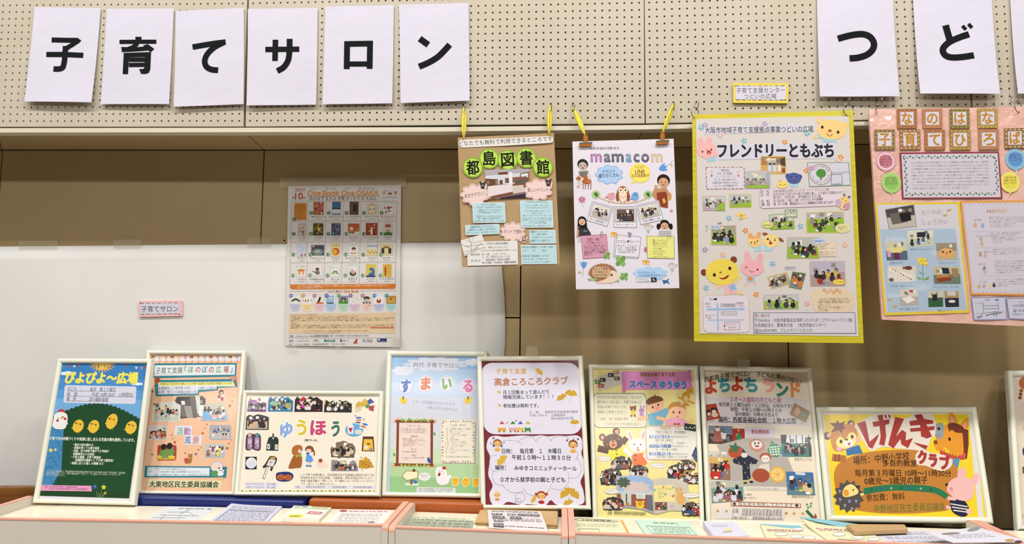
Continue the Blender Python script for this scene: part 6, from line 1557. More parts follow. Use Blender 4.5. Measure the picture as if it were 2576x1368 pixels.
photo([(332, 432), (606, 430), (602, 612), (390, 624)], '#3a3432', '#6a6460', n=0, seed=31, extra=gate_scene, outline=[(0, .18), (.1, .02), (.9, 0), (1, .14), (1, .95), (.0, 1)])
photo([(150, 476), (392, 472), (388, 652), (146, 650)], '#c9cbc4', '#b6b9ae', n=5, seed=32, cloth=('#2f3a4a', '#c9a08a', '#4a4444', '#8a5a4a'), hs=.1, outline=[(.05, .25), (.3, .05), (.7, 0), (1, .2), (1, 1), (0, 1), (0, .4)])
photo([(580, 490), (782, 492), (800, 646), (564, 644)], '#b4b0a4', '#6fa3cf', n=5, seed=33, cloth=('#d0a088', '#3a4a6a', '#c8c8d0', '#2f2a2c'), hs=.12, outline=[(.08, .1), (.25, 0), (.85, 0), (1, .3), (1, 1), (0, 1), (.05, .5)])
RQ = [(0, .1), (.06, 0), (.94, 0), (1, .1), (1, .9), (.94, 1), (.06, 1), (0, .9)]
photo([(112, 680), (280, 680), (276, 808), (108, 808)], '#c6c2c0', '#a8a4a0', n=4, seed=34, cloth=('#8a5a4a', '#cfa08a', '#c8783a', '#9a4a3a'), outline=RQ, hs=.15)
photo([(640, 678), (826, 680), (822, 806), (638, 806)], '#9a9aa0', '#aeb4ba', n=5, seed=35, cloth=('#d8d4d0', '#3a5a8a', '#c9a08a'), outline=RQ, hs=.1)
photo([(192, 852), (356, 852), (352, 984), (188, 986)], '#a23a30', '#cfa43a', n=1, seed=36, cloth=('#6a8a4a',), outline=RQ, hs=.3, fl=.62)
photo([(596, 840), (778, 840), (776, 966), (590, 966)], '#b9b6b4', '#a8a8a4', n=4, seed=37, cloth=('#d8c83a', '#d0c4c8', '#8a5a5a', '#c8a0a8'), outline=RQ, hs=.13)
part('word_card'); poly([(344, 684), (490, 686), (484, 772), (336, 768)], '#d4d0dc'); text('活', 358, 734, 412, 734, 62, '#4f9a56', bold=.015); text('動', 418, 734, 476, 734, 62, '#8a4a8a', bold=.015)
part('word_card'); poly([(428, 768), (574, 770), (568, 850), (420, 848)], '#d4d0dc'); text('風', 426, 810, 480, 810, 62, '#3a6aa5', bold=.015); text('景', 490, 811, 550, 811, 62, '#b0685a', bold=.015)
for x, y, r, c in ((164, 500, 15, '#4a7a9a'), (148, 390, 14, '#4a6a5a'), (814, 515, 16, '#b0432c'), (834, 474, 11, '#8a7a5a'), (850, 434, 10, '#9a8a6a'), (616, 674, 11, '#7a6a5a'), (598, 710, 11, '#c0904a'), (580, 750, 15, '#b5542c'), (312, 764, 10, '#7a6a50'), (320, 797, 10, '#8a7a6a'), (340, 828, 16, '#b53a2c'), (146, 934, 16, '#8a7a4a'), (126, 896, 9, '#a5803a'), (522, 929, 17, '#4a7a90'), (544, 892, 11, '#7a6a3a'), (568, 875, 10, '#8a7a4a'), (792, 879, 17, '#7a5a2a'), (806, 838, 12, '#b5542c'), (828, 808, 10, '#8a8a4a'), (140, 466, 9, '#b08a5a'), (128, 764, 10, '#9a8a5a')):
    part('foil_star'); star(x, y, r, c, rot=(x * 3) % 30 - 15)
part('mother_sticker'); ell(740, 398, 20, 22, '#3a2a22', n=12); ell(742, 404, 12, 13, '#dcb698', n=10); poly([(712, 470), (716, 424), (766, 422), (768, 470)], '#d8d4d0'); ell(722, 436, 15, 16, '#8a5a4a', n=10); poly([(736, 440), (762, 436), (760, 470), (732, 470)], '#a5443a')
part('animal_sticker'); ell(434, 942, 22, 20, '#d9b48a', n=12); ell(430, 922, 8, 7, '#8a5a34', n=8); poly([(418, 972), (448, 960), (462, 1006), (430, 1012)], '#b0444a'); ell(474, 948, 19, 18, '#a5703a', n=12); ell(462, 932, 6, 6, '#8a5a30', n=8); ell(486, 934, 6, 6, '#8a5a30', n=8); poly([(450, 968), (490, 966), (482, 1006), (448, 1012)], '#9a6834')
part('message_panel'); poly([(84, 1030), (790, 1038), (782, 1132), (76, 1130)], '#277586'); poly([(106, 1042), (640, 1048), (636, 1116), (98, 1118)], '#cdd6dc')
for i, s_ in enumerate(('＊ お七ヶ月頃のお子さまを持つ保護者の皆さんが、', '　子育てについて意見交換する事も大変有意義であると思います。', '　お子さま連れで多数参加されます事を、スタッフ一同お待ちしております。')): text(s_, 110, 1056 + i * 26, (440, 566, 622)[i], 1060 + i * 24, 18, '#4a5a6a')
part('baby_sticker'); ell(702, 1038, 54, 48, '#8e7a6a', n=22); ell(702, 1038, 51, 45, '#cfc8d4', n=22); ell(700, 1040, 32, 28, '#e0c4ae', n=18); poly([(640, 1086), (690, 1070), (760, 1104), (700, 1126), (660, 1120)], '#4f8a5a'); ell(738, 1070, 27, 24, '#d8d8dc', n=16); ell(722, 1050, 8, 8, '#2a2a34', n=8); ell(758, 1056, 8, 8, '#2a2a34', n=8); ell(730, 1070, 5, 6, '#2a2a34', n=8); ell(748, 1072, 5, 6, '#2a2a34', n=8); ell(734, 1100, 28, 18, '#d4d8dc', n=12); ell(740, 1146, 26, 18, '#d9b48a', n=14); ell(718, 1128, 8, 8, '#b5844e', n=8); ell(764, 1134, 8, 8, '#b5844e', n=8); eyes(732, 1142, 750, 1144, 3)
part('footer_strip'); poly([(112, 1146), (744, 1160), (728, 1226), (104, 1210)], '#d2cfa4'); text('大東地区民生委員協議会', 120, 1188, 718, 1193, 50, '#26241f', bold=.035)
flush()
# --- first frame (blue and green)
t, sf, inn = framed('framed blue and green poster with chicks on a hill, leftmost of the framed posters', [(147, 902), (384, 903), (340, 1271), (84, 1265)], -0.02, 0.13, bw=12, paper='#d5d3dc')
view(70, 890, 3.42, sk=-0.16)
part('sky_print'); 
m = qmap([(288, 72), (1032, 80), (870, 1242), (96, 1220)])
poly([m(0, 0), m(1, 0), m(1, .32), m(0, .32)], '#3778b8')
for v, c in ((.12, '#4586c2'), (.2, '#5592ca'), (.27, '#6ba2d2')): poly([m(0, v), m(1, v), m(1, .42), m(0, .42)], c)
part('hill_print')
hp = [m(0, 1), m(0, .38)]
for i in range(41):
    u = i / 40; hp.append(m(u, .405 - .105 * math.sin(math.pi * min(1, u * 1.02)) + (.008 if i % 2 else -.004)))
hp.append(m(1, 1)); poly(hp, '#1b4429')
poly([m(0, .42), m(.14, .40), m(.17, .62), m(.2, .8), m(.12, .93), m(0, .93)], '#3f7fae')
for i in range(6): line(curve([m(.02, .52 + i * .07), m(.07, .5 + i * .07), m(.12, .54 + i * .07), m(.17, .6 + i * .06)], 4), 5, '#2a6496')
poly([m(.0, .94), m(1, .95), m(1, 1), m(0, 1)], '#1d3f22')
part('bunting_print')
for i, (x, y, c) in enumerate(((308, 104, '#3a9aa0'), (354, 106, '#b5443a'), (398, 106, '#d8cfa0'), (440, 98, '#c0443a'), (846, 100, '#b54a3a'), (886, 114, '#2a7a8a'), (932, 120, '#d8cfa8'), (978, 122, '#c58a6a'), (1012, 116, '#a5443a'))): poly([(x - 12, y - 8), (x + 14, y - 10), (x, y + 14)], c)
part('sun_print'); poly([(640 + (1 if i % 2 else .62) * 118 * math.cos(math.pi * i / 22), 82 + (1 if i % 2 else .6) * 84 * math.sin(math.pi * i / 22)) for i in range(23)], '#dca84a'); ell(640, 84, 70, 42, '#e8c46a', n=20, a0=0, a1=180)
text('子育てサロン', 566, 108, 722, 108, 28, '#2a241c', bold=.03)
part('title_lettering')
cloud(345, 168, 62, 18, '#dfe4ec', n=6); cloud(940, 258, 50, 12, '#dfe4ec', n=6)
text('ぴよぴよ～広場', 316, 206, 950, 210, 92, '#c9c25a', bold=.10); text('ぴよぴよ～広場', 320, 205, 948, 209, 88, '#e4da62', bold=.045)
part('date_panel'); pts = [(330, 268), (922, 280), (934, 292), (926, 420), (912, 430), (318, 420), (306, 408), (316, 280)]; poly(pts, '#c9ccde')
for s_, y, b_, u in (('日にち　：　　毎月　第１土曜日', 303, 752, 318), ('時　間　：　　午前 10時 30分　(1時間位)', 348, 906, 364), ('場　所　：　　淀川福祉会館', 388, 690, 404)): text(s_, 342 - (y - 303) * .12, y, b_, y + 5, 36, '#2e3038', bold=.012); line([(340 - (y - 303) * .12, u), (b_ + 4, u + 5)], 2.5, '#3a3c44')
part('hen_print'); ell(288, 492, 30, 18, '#b03a44', n=12); blob([(222, 560), (232, 520), (282, 498), (330, 514), (342, 556), (330, 620), (310, 644), (240, 644), (214, 610)], '#dedfda'); ell(224, 612, 14, 16, '#dedfda', n=10); ell(330, 598, 14, 12, '#dedfda', n=10); ell(255, 573, 11, 12, '#a5302c', n=12); ell(320, 558, 11, 12, '#a5302c', n=12); eyes(262, 553, 306, 540, 4.5); ell(294, 548, 12, 9, '#c8853a', n=10)
def chick(x, y, rx, ry, rot=0):
    part('chick_print'); ell(x, y, rx, ry, '#d9b53a', n=24, rot=rot); ell(x - rx - 1, y + 18, 10, 6, '#d9b53a', n=8); eyes(x - 21, y - 24, x + 18, y - 15, 6); ell(x - 4, y - 22, 10, 7, '#b5822c', n=10); ell(x - 18, y - 8, 7, 6, '#dba04a', n=8); ell(x + 18, y + 2, 7, 6, '#dba04a', n=8); line([(x - 8, y + ry), (x - 9, y + ry + 10)], 3, '#c9963a'); line([(x + 8, y + ry), (x + 8, y + ry + 10)], 3, '#c9963a')
chick(433, 620, 47, 56); chick(566, 624, 47, 56); chick(722, 580, 48, 66, 8); chick(887, 632, 48, 56)
part('green_lettering')
text('子育て中の仲間づくりや気楽に話し合える交流の場を提供しています。', 186, 726, 918, 742, 28, '#e2e6da', bold=.035)
for i, (s_, a, b_) in enumerate((('・絵本の読み聞かせ', 388, 562), ('・楽器を使っての親子音楽', 386, 614), ('・色紙、折り紙等で親子で工作遊び', 380, 696), ('・保護者同士のお茶会', 376, 572), ('・子供の健康、子育て勉強会', 370, 628), ('（保健師を講師として子育て講習会）', 404, 736), ('・季節に応じた催しの開催 など', 362, 654))): text(s_, a, 780 + i * 26.6, b_, 784 + i * 26.6, 22, '#dfe4d8', bold=.03)
for i, (s_, b_) in enumerate((('この子育て支援活動は、民生委員法及び児童福祉法委託を受けた淀川地域を担当する民生委員・児童委員・', 846), ('更生女性会が中心となり、地域の福祉活動の一環として、その責任において行なっているものです。', 800), ('安心してご参加ください。', 322))): text(s_, 164 - i * 2, 1006 + i * 18, b_, (1024, 1040, 1046)[i], 16, '#c4d0c0', bold=.012)
part('pink_strip'); poly([(112, 1126), (546, 1134), (550, 1182), (106, 1176)], '#d592ba'); text('主催：淀川地区民生委員・児童委員協議会', 140, 1142, 424, 1144, 17, '#6a3a5a', bold=.01); text('お問い合わせは地区担当民生委員または　淀川福祉会館電話番号へ', 182, 1160, 524, 1164, 15, '#6a3a5a', bold=.01)
for x, y, r, c in ((196, 828, 20, '#dcd868'), (236, 824, 15, '#d8d49a'), (576, 1140, 22, '#2f5fb5'), (652, 1146, 22, '#d8cf3a'), (664, 1198, 14, '#d8a83a')): part('flower_print'); flower(x, y, r, c, '#c98a3a')
for i in range(5): line([(600 + i * 10, 1232), (590 + i * 22, 1180 + (i % 2) * 12)], 3, '#8aa060')
flush()
# --- fourth: sky blue
t, sf, inn = framed('framed sky-blue poster with hen, chicks and heading 内代 子育てサロン', [(974, 883), (1228, 885), (1216, 1253), (960, 1249)], 0.075, 0.262, bw=13, paper='#b4c6dc')
view(950, 870, 3.42, sk=-0.02)
m = qmap([(125, 78), (900, 80), (905, 1290), (100, 1262)])
part('background_print')
for v0, v1, c in ((0, .1, '#8db3dc'), (.1, .2, '#a8c2de'), (.2, .3, '#bac9df'), (.3, .44, '#c5cad9'), (.44, .56, '#c9cbd3'), (.56, .68, '#c6cdc8'), (.68, .78, '#bdd0b0'), (.78, .88, '#a8c698'), (.88, 1, '#8fba85')): poly([m(0, v0), m(1, v0), m(1, v1), m(0, v1)], c)
part('cloud_print'); cloud(500, 156, 262, 60, '#c9cede', n=11, edge='#a8b2c4', ew=1.5); cloud(222, 212, 92, 40, '#cdd2e0', n=7); cloud(820, 140, 70, 30, '#cdd2e0', n=6)
text('内代 子育てサロン', 308, 162, 704, 170, 40, '#5a6476', bold=.004)
for ch, x, y, c in (('す', 242, 346, '#2d5ea8'), ('ま', 414, 325, '#c86a34'), ('い', 596, 325, '#6f9a3c'), ('る', 776, 346, '#cc6f96')):
    part('round_letter'); ell(x, y, 70, 70, '#dfe2ec', n=30); ell(x, y, 66, 66, c, n=30); ell(x, y, 63, 63, '#ccd1e2', n=30); text(ch, x - 42, y, x + 42, y - 2, 104, c, bold=.07)
for x, s_ in ((222, 1), (776, -1)): part('bird_print'); ell(x, 478, 28, 20, '#dcb82f', n=12, rot=20 * s_); ell(x + 22 * s_, 462, 12, 12, '#e0c03a', n=10); ell(x - 18 * s_, 460, 14, 20, '#c9d038', n=10, rot=-30 * s_); ell(x - 2 * s_, 446, 9, 18, '#a5642c', n=10, rot=10)
part('ribbon_print'); line(curve([(262, 445), (400, 432), (520, 452), (640, 436), (752, 444)], 4), 3, '#c9cbb8'); line(curve([(258, 585), (380, 570), (500, 590), (640, 574), (748, 586)], 4), 3, '#c9cbb8'); line([(262, 445), (258, 585)], 2, '#c9cbb8'); line([(752, 444), (748, 586)], 2, '#c9cbb8')
text('０才～未就園児のおともだち', 304, 478, 664, 500, 28, '#9a8f9a', bold=.01); text('一緒にあそびませんか', 412, 526, 690, 550, 28, '#9a8f9a', bold=.01)
part('log_frame_print'); poly([(184, 655), (460, 655), (458, 1012), (180, 1008)], '#dccbc2')
for a, b_, w_ in (((136, 648), (508, 650), 24), ((124, 1020), (500, 1026), 24), ((175, 620), (168, 1050), 22), ((466, 622), (464, 1050), 22)):
    line([a, b_], w_, '#7c3f2a')
for x, y in ((144, 648), (498, 650), (134, 1020), (490, 1024), (176, 624), (466, 626), (168, 1044), (464, 1048)): ell(x, y, 12, 12, '#d8b090', n=12)
for i in range(8): star(210 + i * 32, 634 + (i % 2) * 8, 17, ['#86aa4a', '#a5b85a', '#6f9a3c'][i % 3], rot=i * 25, inner=.6); star(205 + i * 33, 1026 + (i % 2) * 6, 16, ['#9ab04a', '#b5b86a', '#7fa54a'][i % 3], rot=i * 31, inner=.6)
ell(442, 985, 14, 24, '#2f4fa5', n=12, rot=-20); ell(436, 966, 10, 9, '#2f4fa5', n=8); ell(142, 935, 10, 16, '#4f9a6a', n=8, rot=-20); ell(488, 755, 9, 16, '#4f9a6a', n=8, rot=-30)
text('「すまいる」とは…', 254, 686, 384, 687, 18, '#5a3a3a', bold=.01)
for i, s_ in enumerate(('○才～未就園のおやさんと その保護者を対象に、', '月１回（原則２日曜）お家の方同士が、親子で', 'いっしょに遊びをつくって交流できる場所です')): text(s_, 200, 712 + i * 16, 416, 713 + i * 16, 13, '#6a4e4a')
text('開催日時', 286, 778, 344, 779, 16, '#5a3a3a', bold=.01)
for i, s_ in enumerate(('○毎月第２水曜日　10：30～11：30', '（８月により開催月が変わることがあります）', '８月・１月は お休みです', '開催が変更になる場合は、「ともだち」で', '　案内いたします')): text(s_, 208 + (10 if i else 0), 800 + i * 15.5, (388, 414, 340, 402, 296)[i], 801 + i * 15.5, 13, '#6a4e4a' if i < 3 else '#a55a4a')
text('場　所', 292, 888, 334, 889, 16, '#5a3a3a', bold=.01); text('○内代会館１階 集会所', 208, 910, 334, 911, 13, '#6a4e4a'); text('お願い', 290, 940, 336, 941, 16, '#5a3a3a', bold=.01); text('○お車でのご来場はご遠慮、', 206, 961, 404, 962, 13, '#6a4e4a'); text('して下さい', 216, 979, 266, 979, 13, '#6a4e4a')
part('schedule_card'); slabq = [(556, 648), (846, 652), (842, 1016), (556, 1012)]; poly(slabq, '#9a9a8e'); poly([(552, 636), (838, 640), (832, 1006), (548, 1002)], '#dcd6c6')
for i in range(13):
    c = ['#3f6a3a', '#c8643a', '#e0c8a0', '#6a3a2a', '#2f4a3a'][i % 5]
    ell(566 + i * 21.5, 647 + (i % 2) * 5, 5, 7, c, n=7, rot=i * 30); ell(562 + i * 21.5, 993 + (i % 2) * 4, 5, 7, c, n=7, rot=i * 50); ell(560 - (i % 2) * 3, 665 + i * 25.5, 6, 6, c, n=7); ell(824 + (i % 2) * 4, 665 + i * 25.5, 6, 6, c, n=7)
text('2025年度　年間予定', 626, 682, 756, 682, 17, '#6a6a70', bold=.005)
sch = ('４月：　新学期懇親、旧職員さんによる読聞会', '５月：　集団（てづくりこうさくなど）', '６月：　親子ふれあい遊び', '７月：　プール遊び　水あそび（着替持参）', '８月：　お休み', '９月：　集団（交通安全）', '１０月：　おたのしみサークルで、運動会', '１１月：　プチおたんじょうおゆうぎかい', '１２月：　クリスマス会　子育相談', '１月：　お休み', '２月：　おにの日とともだちつくり豆まき集会　参加', '３月：　おわかれ会')
for i, s_ in enumerate(sch): text(s_, 590 - i * .8, 712 + i * 18.4, (796, 732, 710, 766, 656, 702, 754, 768, 736, 656, 790, 664)[i], 714 + i * 18.4, 12.5, '#5a5650')
text('注意：活動内容の変更、開催場所が変わる場合があります', 584, 952, 798, 955, 12, '#5a5650')
part('hen_cutout'); poly([(592, 1120), (632, 1104), (636, 1132), (606, 1160)], '#e0dfe2'); blob([(498, 1070), (520, 1042), (560, 1040), (588, 1066), (600, 1110), (618, 1140), (606, 1180), (560, 1196), (520, 1184), (500, 1130)], '#dfdee2'); ell(572, 1050, 18, 14, '#b5382a', n=10); ell(586, 1070, 12, 14, '#b5382a', n=10) if 0 else None; ell(530, 1104, 11, 17, '#8a2a20', n=10, rot=20); ell(534, 1090, 8, 5, '#d8a04a', n=8); line(curve([(522, 1078), (528, 1072), (534, 1078)], 2), 3, '#2a2a2a'); line(curve([(546, 1082), (552, 1076), (558, 1082)], 2), 3, '#2a2a2a'); ell(570, 1098, 7, 6, '#e0a8a8', n=8); line([(530, 1186), (518, 1200)], 4, '#c98a4a'); line([(566, 1194), (564, 1206)], 4, '#c98a4a')
for x in (669, 758, 845): part('chick_cutout'); ell(x, 1166 + (x - 669) * .04, 34, 42, '#e4dfc0', n=20); ell(x, 1166 + (x - 669) * .04, 30, 37, '#dfae34', n=20); line(curve([(x - 14, 1148), (x - 8, 1152), (x - 3, 1148)], 2), 2.5, '#6a4a1a'); line(curve([(x + 6, 1150), (x + 11, 1154), (x + 16, 1150)], 2), 2.5, '#6a4a1a'); ell(x + 2, 1158, 4, 3, '#b5702a', n=6); line([(x - 8, 1203), (x - 8, 1214)], 3, '#c98a3a'); line([(x + 10, 1203), (x + 10, 1214)], 3, '#c98a3a')
part('signpost_cutout'); poly([(234, 1196), (236, 1180), (354, 1180), (354, 1200)], '#dddccc'); line([(292, 1150), (290, 1190)], 22, '#7a5a3a'); poly([(206, 1120), (242, 1070), (350, 1076), (346, 1140), (244, 1162)], '#8a8a5a'); poly([(213, 1120), (246, 1077), (344, 1082), (340, 1134), (248, 1154)], '#e2dcb8'); ell(312, 1070, 14, 13, '#6a3a1f', n=12); ell(326, 1170, 17, 15, '#3f74b0', n=12); ell(312, 1158, 8, 8, '#3f74b0', n=8)
part('speech_cutout'); ell(402, 1124, 52, 36, '#d8dadc', n=24); text('お問い合わせは', 368, 1112, 438, 1112, 12, '#5a5a5a'); text('こちらから', 378, 1130, 426, 1130, 12, '#5a5a5a')
part('organiser_strip'); rrect(334, 1216, 670, 1270, 6, '#cbd1cf', tilt=.02); text('○主催：内代地域活動協議会　○協力：内代地区民生委員協議会', 350, 1230, 648, 1234, 12, '#4a524e', bold=.01); text('○担当：内代地区主任児童委員　　内 古 地 子 と 母 田 重 子', 350, 1248, 638, 1252, 12, '#4a524e', bold=.01)
flush()
# --- third: wide cream collage
t, sf, inn = framed('wide framed cream collage poster with cut-out snapshots and coloured characters ゆうほう', [(613, 982), (965, 984), (956, 1249), (590, 1246)], 0.045, 0.185, bw=10, paper='#dfd8c8')
view(590, 970, 4.718, sk=-0.03)
def cut(q, seed, wc, fc, cl, n=6, **kw): photo(q, wc, fc, n=n, seed=seed, cloth=cl, name='cut_out_photo', **kw)
DKC = ('#1f2024', '#c9c9d0', '#3a3a40', '#8a8a94', '#26262c')
TOPJ = [(0, .25), (.08, .02), (.18, .2), (.3, .05), (.42, .18), (.55, .0), (.66, .12), (.78, .04), (.9, .2), (1, .3), (1, 1), (0, 1)]
cut([(158, 130), (378, 140), (376, 312), (146, 308)], 41, '#8a5a94', '#3c3c44', DKC, n=5, hs=.1, outline=[(.05, .3), (.12, 0), (.25, .2), (.5, .2), (.64, 0), (.76, .3), (1, .36), (1, 1), (0, 1)], extra=lambda m: (poly([m(.05, .22), m(.12, .03), m(.25, .22)], '#c8924a'), poly([m(.52, .22), m(.64, .03), m(.72, .24)], '#b56a8a'), poly([m(.3, .28), m(.52, .28), m(.52, .5), m(.3, .5)], '#b06aa0')))
cut([(402, 120), (698, 126), (690, 308), (394, 306)], 42, '#2f6f9a', '#2a7aa8', ('#1f2024', '#c0b090', '#4a5a3a', '#2a2a30'), n=6, hs=.12, outline=TOPJ, extra=lambda m: (ell(*m(.26, .48), 60, 26, '#8fae94', n=16), ell(*m(.8, .6), 40, 34, '#a59a6a', n=14)))
cut([(718, 120), (1050, 126), (1044, 310), (708, 310)], 43, '#34282c', '#2a2426', ('#1a1a1e', '#d8c8cc', '#c83a8a', '#c9c9cc', '#26222a'), n=9, hs=.12, outline=TOPJ, extra=lambda m: ell(*m(.3, .2), 26, 20, '#b5302c', n=9))
cut([(1070, 166), (1392, 170), (1390, 318), (1060, 314)], 44, '#23241f', '#2c2a2e', ('#1a1a1c', '#d4d4d4', '#3a3a3a', '#6a6a6e'), n=7, hs=.14, outline=TOPJ, extra=lambda m: (ell(*m(.53, .2), 26, 18, '#b8ccae', n=10), poly([m(.0, .0), m(.04, 0), m(.04, .4), m(0, .4)], '#b57a3a')))
cut([(140, 334), (408, 340), (404, 524), (130, 522)], 45, '#3a3836', '#b8a58c', ('#26262c', '#3a4a7a', '#c9a48a', '#2a2a2e'), n=6, hs=.13, outline=[(0, .2), (.12, .04), (.3, .12), (.5, 0), (.7, .05), (.85, .1), (1, .18), (1, 1), (0, 1)])
part('paper_houses_cutout')
for q, c in (([(1440, 212), (1478, 182), (1518, 208), (1516, 240), (1436, 262)], '#c0a04a'), ([(1436, 262), (1516, 240), (1496, 300), (1434, 316)], '#c9bfa0'), ([(1500, 196), (1546, 150), (1600, 190), (1560, 250), (1520, 250)], '#c9a23a'), ([(1574, 180), (1612, 148), (1660, 196), (1640, 215), (1590, 215)], '#2f3f8a'), ([(1556, 226), (1600, 216), (1606, 262), (1560, 268)], '#3f8a5a'), ([(1600, 240), (1660, 230), (1648, 306), (1592, 286)], '#a5303a'), ([(1620, 205), (1692, 200), (1676, 236), (1626, 232)], '#d0cfd4')): poly(q, c)
def letter(ch, x0, x1, y, h, c, c2, rot=0.0):
    part('patterned_letter'); text(ch, x0, y + rot, x1, y - rot, h + 6, '#f0eee8', bold=.13); text(ch, x0 + 5, y + rot, x1 - 5, y - rot, h, c, bold=.075)
    rn = random.Random(ord(ch[0]))
letter('ゆ', 532, 694, 524, 170, '#7f9fd0', '', 14); letter('う', 730, 860, 500, 186, '#c8b83a', '', -10); letter('ほ', 892, 1096, 500, 178, '#b8446e', '', 0); letter('う', 1140, 1254, 512, 178, '#4a6a58', '', 8)
part('castle_and_flags_cutout'); ell(1420, 524, 108, 80, '#5f9ccc', n=26); poly([(1340, 480), (1360, 450), (1396, 450), (1414, 482), (1408, 570), (1346, 570)], '#d8d8dc'); poly([(1350, 500), (1404, 500), (1376, 560)], '#a5303a'); ell(1468, 548, 46, 30, '#c9c9c8', n=14)
poly([(1424, 352), (1520, 380), (1510, 462), (1428, 450)], '#dcdadc'); ell(1474, 380, 38, 12, '#3f6fb5', n=12); ell(1474, 408, 38, 10, '#c9743a', n=12); ell(1466, 436, 34, 10, '#6a4a6a', n=12); poly([(1500, 440), (1596, 460), (1570, 524), (1480, 500)], '#dcdadc'); ell(1548, 458, 36, 13, '#3f6fb5', n=12, rot=15); ell(1528, 486, 36, 13, '#c9743a', n=12, rot=15); star(1434, 356, 14, '#8a3a8a'); star(1534, 400, 14, '#b5303a')
part('bottles_cutout')
blob([(140, 590), (180, 560), (230, 575), (270, 560), (306, 590), (312, 650), (304, 760), (250, 768), (210, 750), (170, 768), (130, 750), (132, 650)], '#4a343c')
for x, c in ((180, '#d4a0b4'), (266, '#3a94a0')): rrect(x - 28, 608, x + 28, 752, 16, '#9a7f9c'); rrect(x - 20, 636, x + 20, 690, 10, '#b9aac8'); rect(x - 19, 566, x + 19, 604, c); [ell(x - 14 + i * 13, 712 + (i % 2) * 16, 10, 9, ['#c83a6a', '#5a9ab0', '#e0d0d8'][i % 3], n=8) for i in range(3)]
part('apron_cutout'); poly([(450, 564), (466, 564), (466, 604), (506, 610), (522, 640), (516, 772), (374, 768), (378, 700), (404, 612), (448, 602)], '#25302c'); ell(458, 622, 11, 11, '#d0d0cc', n=10); rect(386, 690, 420, 752, '#c9c9cc'); rect(478, 696, 512, 758, '#c9c9c4'); ell(403, 722, 9, 12, '#8a5a4a', n=8); ell(495, 726, 9, 12, '#c8a23a', n=8)
part('plate_cutout'); rect(128, 842, 262, 992, '#1d2026', sk=-.02); ell(198, 916, 64, 66, '#cfd2d8', n=28); line([(172, 910), (178, 960)], 7, '#8fb0d0'); line([(216, 905), (222, 955)], 7, '#8fb0d0'); ell(178, 892, 10, 12, '#e0c0d0', n=8); ell(220, 890, 10, 12, '#e0c0d0', n=8)
part('paper_doll_cutout'); line([(392, 960), (344, 1104)], 28, '#2c2622'); line([(392, 965), (347, 1098)], 18, '#dfdad0'); blob([(396, 870), (420, 838), (470, 838), (502, 862), (494, 910), (462, 960), (440, 1010), (420, 1000), (430, 966), (380, 958), (350, 978), (332, 960), (360, 930)], '#2c2622'); poly([(410, 872), (490, 880), (456, 962), (376, 945)], '#cbc6c8'); ell(452, 860, 34, 14, '#c89a3a', n=10); ell(430, 908, 16, 10, '#a08a8a', n=8)
part('pumpkin_cutout'); blob([(490, 1080), (500, 1036), (560, 1022), (640, 1022), (692, 1050), (690, 1100), (640, 1134), (550, 1136), (500, 1116)], '#1e2f6a'); ell(548, 1084, 46, 36, '#b5612c', n=16); ell(634, 1088, 46, 36, '#b5612c', n=16)
for x in (548, 634): poly([(x - 20, 1076), (x - 6, 1076), (x - 13, 1062)], '#2a1a14'); poly([(x + 6, 1076), (x + 20, 1076), (x + 13, 1062)], '#2a1a14'); line([(x - 24, 1094), (x - 8, 1104), (x + 8, 1094), (x + 24, 1104)], 6, '#2a1a14')
part('dog_cutout'); blob([(640, 960), (664, 900), (700, 830), (760, 800), (800, 840), (790, 960), (730, 978), (650, 984)], '#94592a'); blob([(680, 800), (690, 730), (740, 702), (796, 714), (806, 770), (780, 810), (720, 828)], '#a5632e'); ell(778, 776, 28, 24, '#d8bcc0', n=14); ell(790, 764, 8, 8, '#3a201a', n=8); poly([(722, 820), (760, 826), (798, 808), (796, 848), (762, 832), (730, 854)], '#94b04a'); ell(776, 964, 14, 10, '#94592a', n=8)
part('girl_cutout'); ell(888, 756, 52, 46, '#7c4a2e', n=20); line(curve([(924, 744), (944, 780), (944, 828)], 3), 16, '#7c4a2e'); ell(880, 776, 34, 28, '#e0c2ac', n=14); line(curve([(862, 770), (868, 766), (874, 770)], 2), 3, '#3a201a'); line(curve([(888, 770), (894, 766), (900, 770)], 2), 3, '#3a201a'); poly([(856, 810), (902, 806), (936, 888), (900, 912), (840, 898)], '#5a8fd0'); ell(870, 802, 22, 12, '#2f5aa0', n=8); ell(905, 812, 18, 18, '#d8e0ec', n=10); line([(878, 908), (874, 950)], 12, '#e0c2ac'); line([(900, 908), (902, 950)], 12, '#e0c2ac'); ell(864, 950, 22, 12, '#4f80bc', n=10); ell(898, 952, 18, 12, '#4f80bc', n=10)
part('baby_cutout'); blob([(976, 930), (1000, 900), (1060, 904), (1096, 930), (1112, 946), (1060, 968), (990, 970)], '#e2c6c0'); ell(1002, 900, 30, 30, '#e0c2b4', n=16); ell(1020, 888, 24, 24, '#8a4a2c', n=14); line([(1060, 960), (1084, 974)], 8, '#e2c6c0')
text('子育てサークル', 826, 648, 984, 650, 30, '#24222a', bold=.05)
cut([(1132, 650), (1436, 644), (1440, 868), (1126, 860)], 46, '#7a6658', '#5f584e', ('#26262a', '#c8b0a0', '#8a7a6a', '#3a6a4a', '#c9c4c0'), n=7, hs=.13, outline=CLOUDQ)
cut([(1148, 880), (1468, 884), (1466, 1014), (1144, 1012)], 47, '#8a8488', '#6a6a74', ('#c9c4c8', '#5a4a4a', '#3a3a44', '#a5622c'), n=7, hs=.15, outline=[(0, 0), (.2, .0), (.3, .12), (.5, .02), (.62, .3), (.8, .0), (.9, .1), (1, .7), (1, 1), (0, 1)])
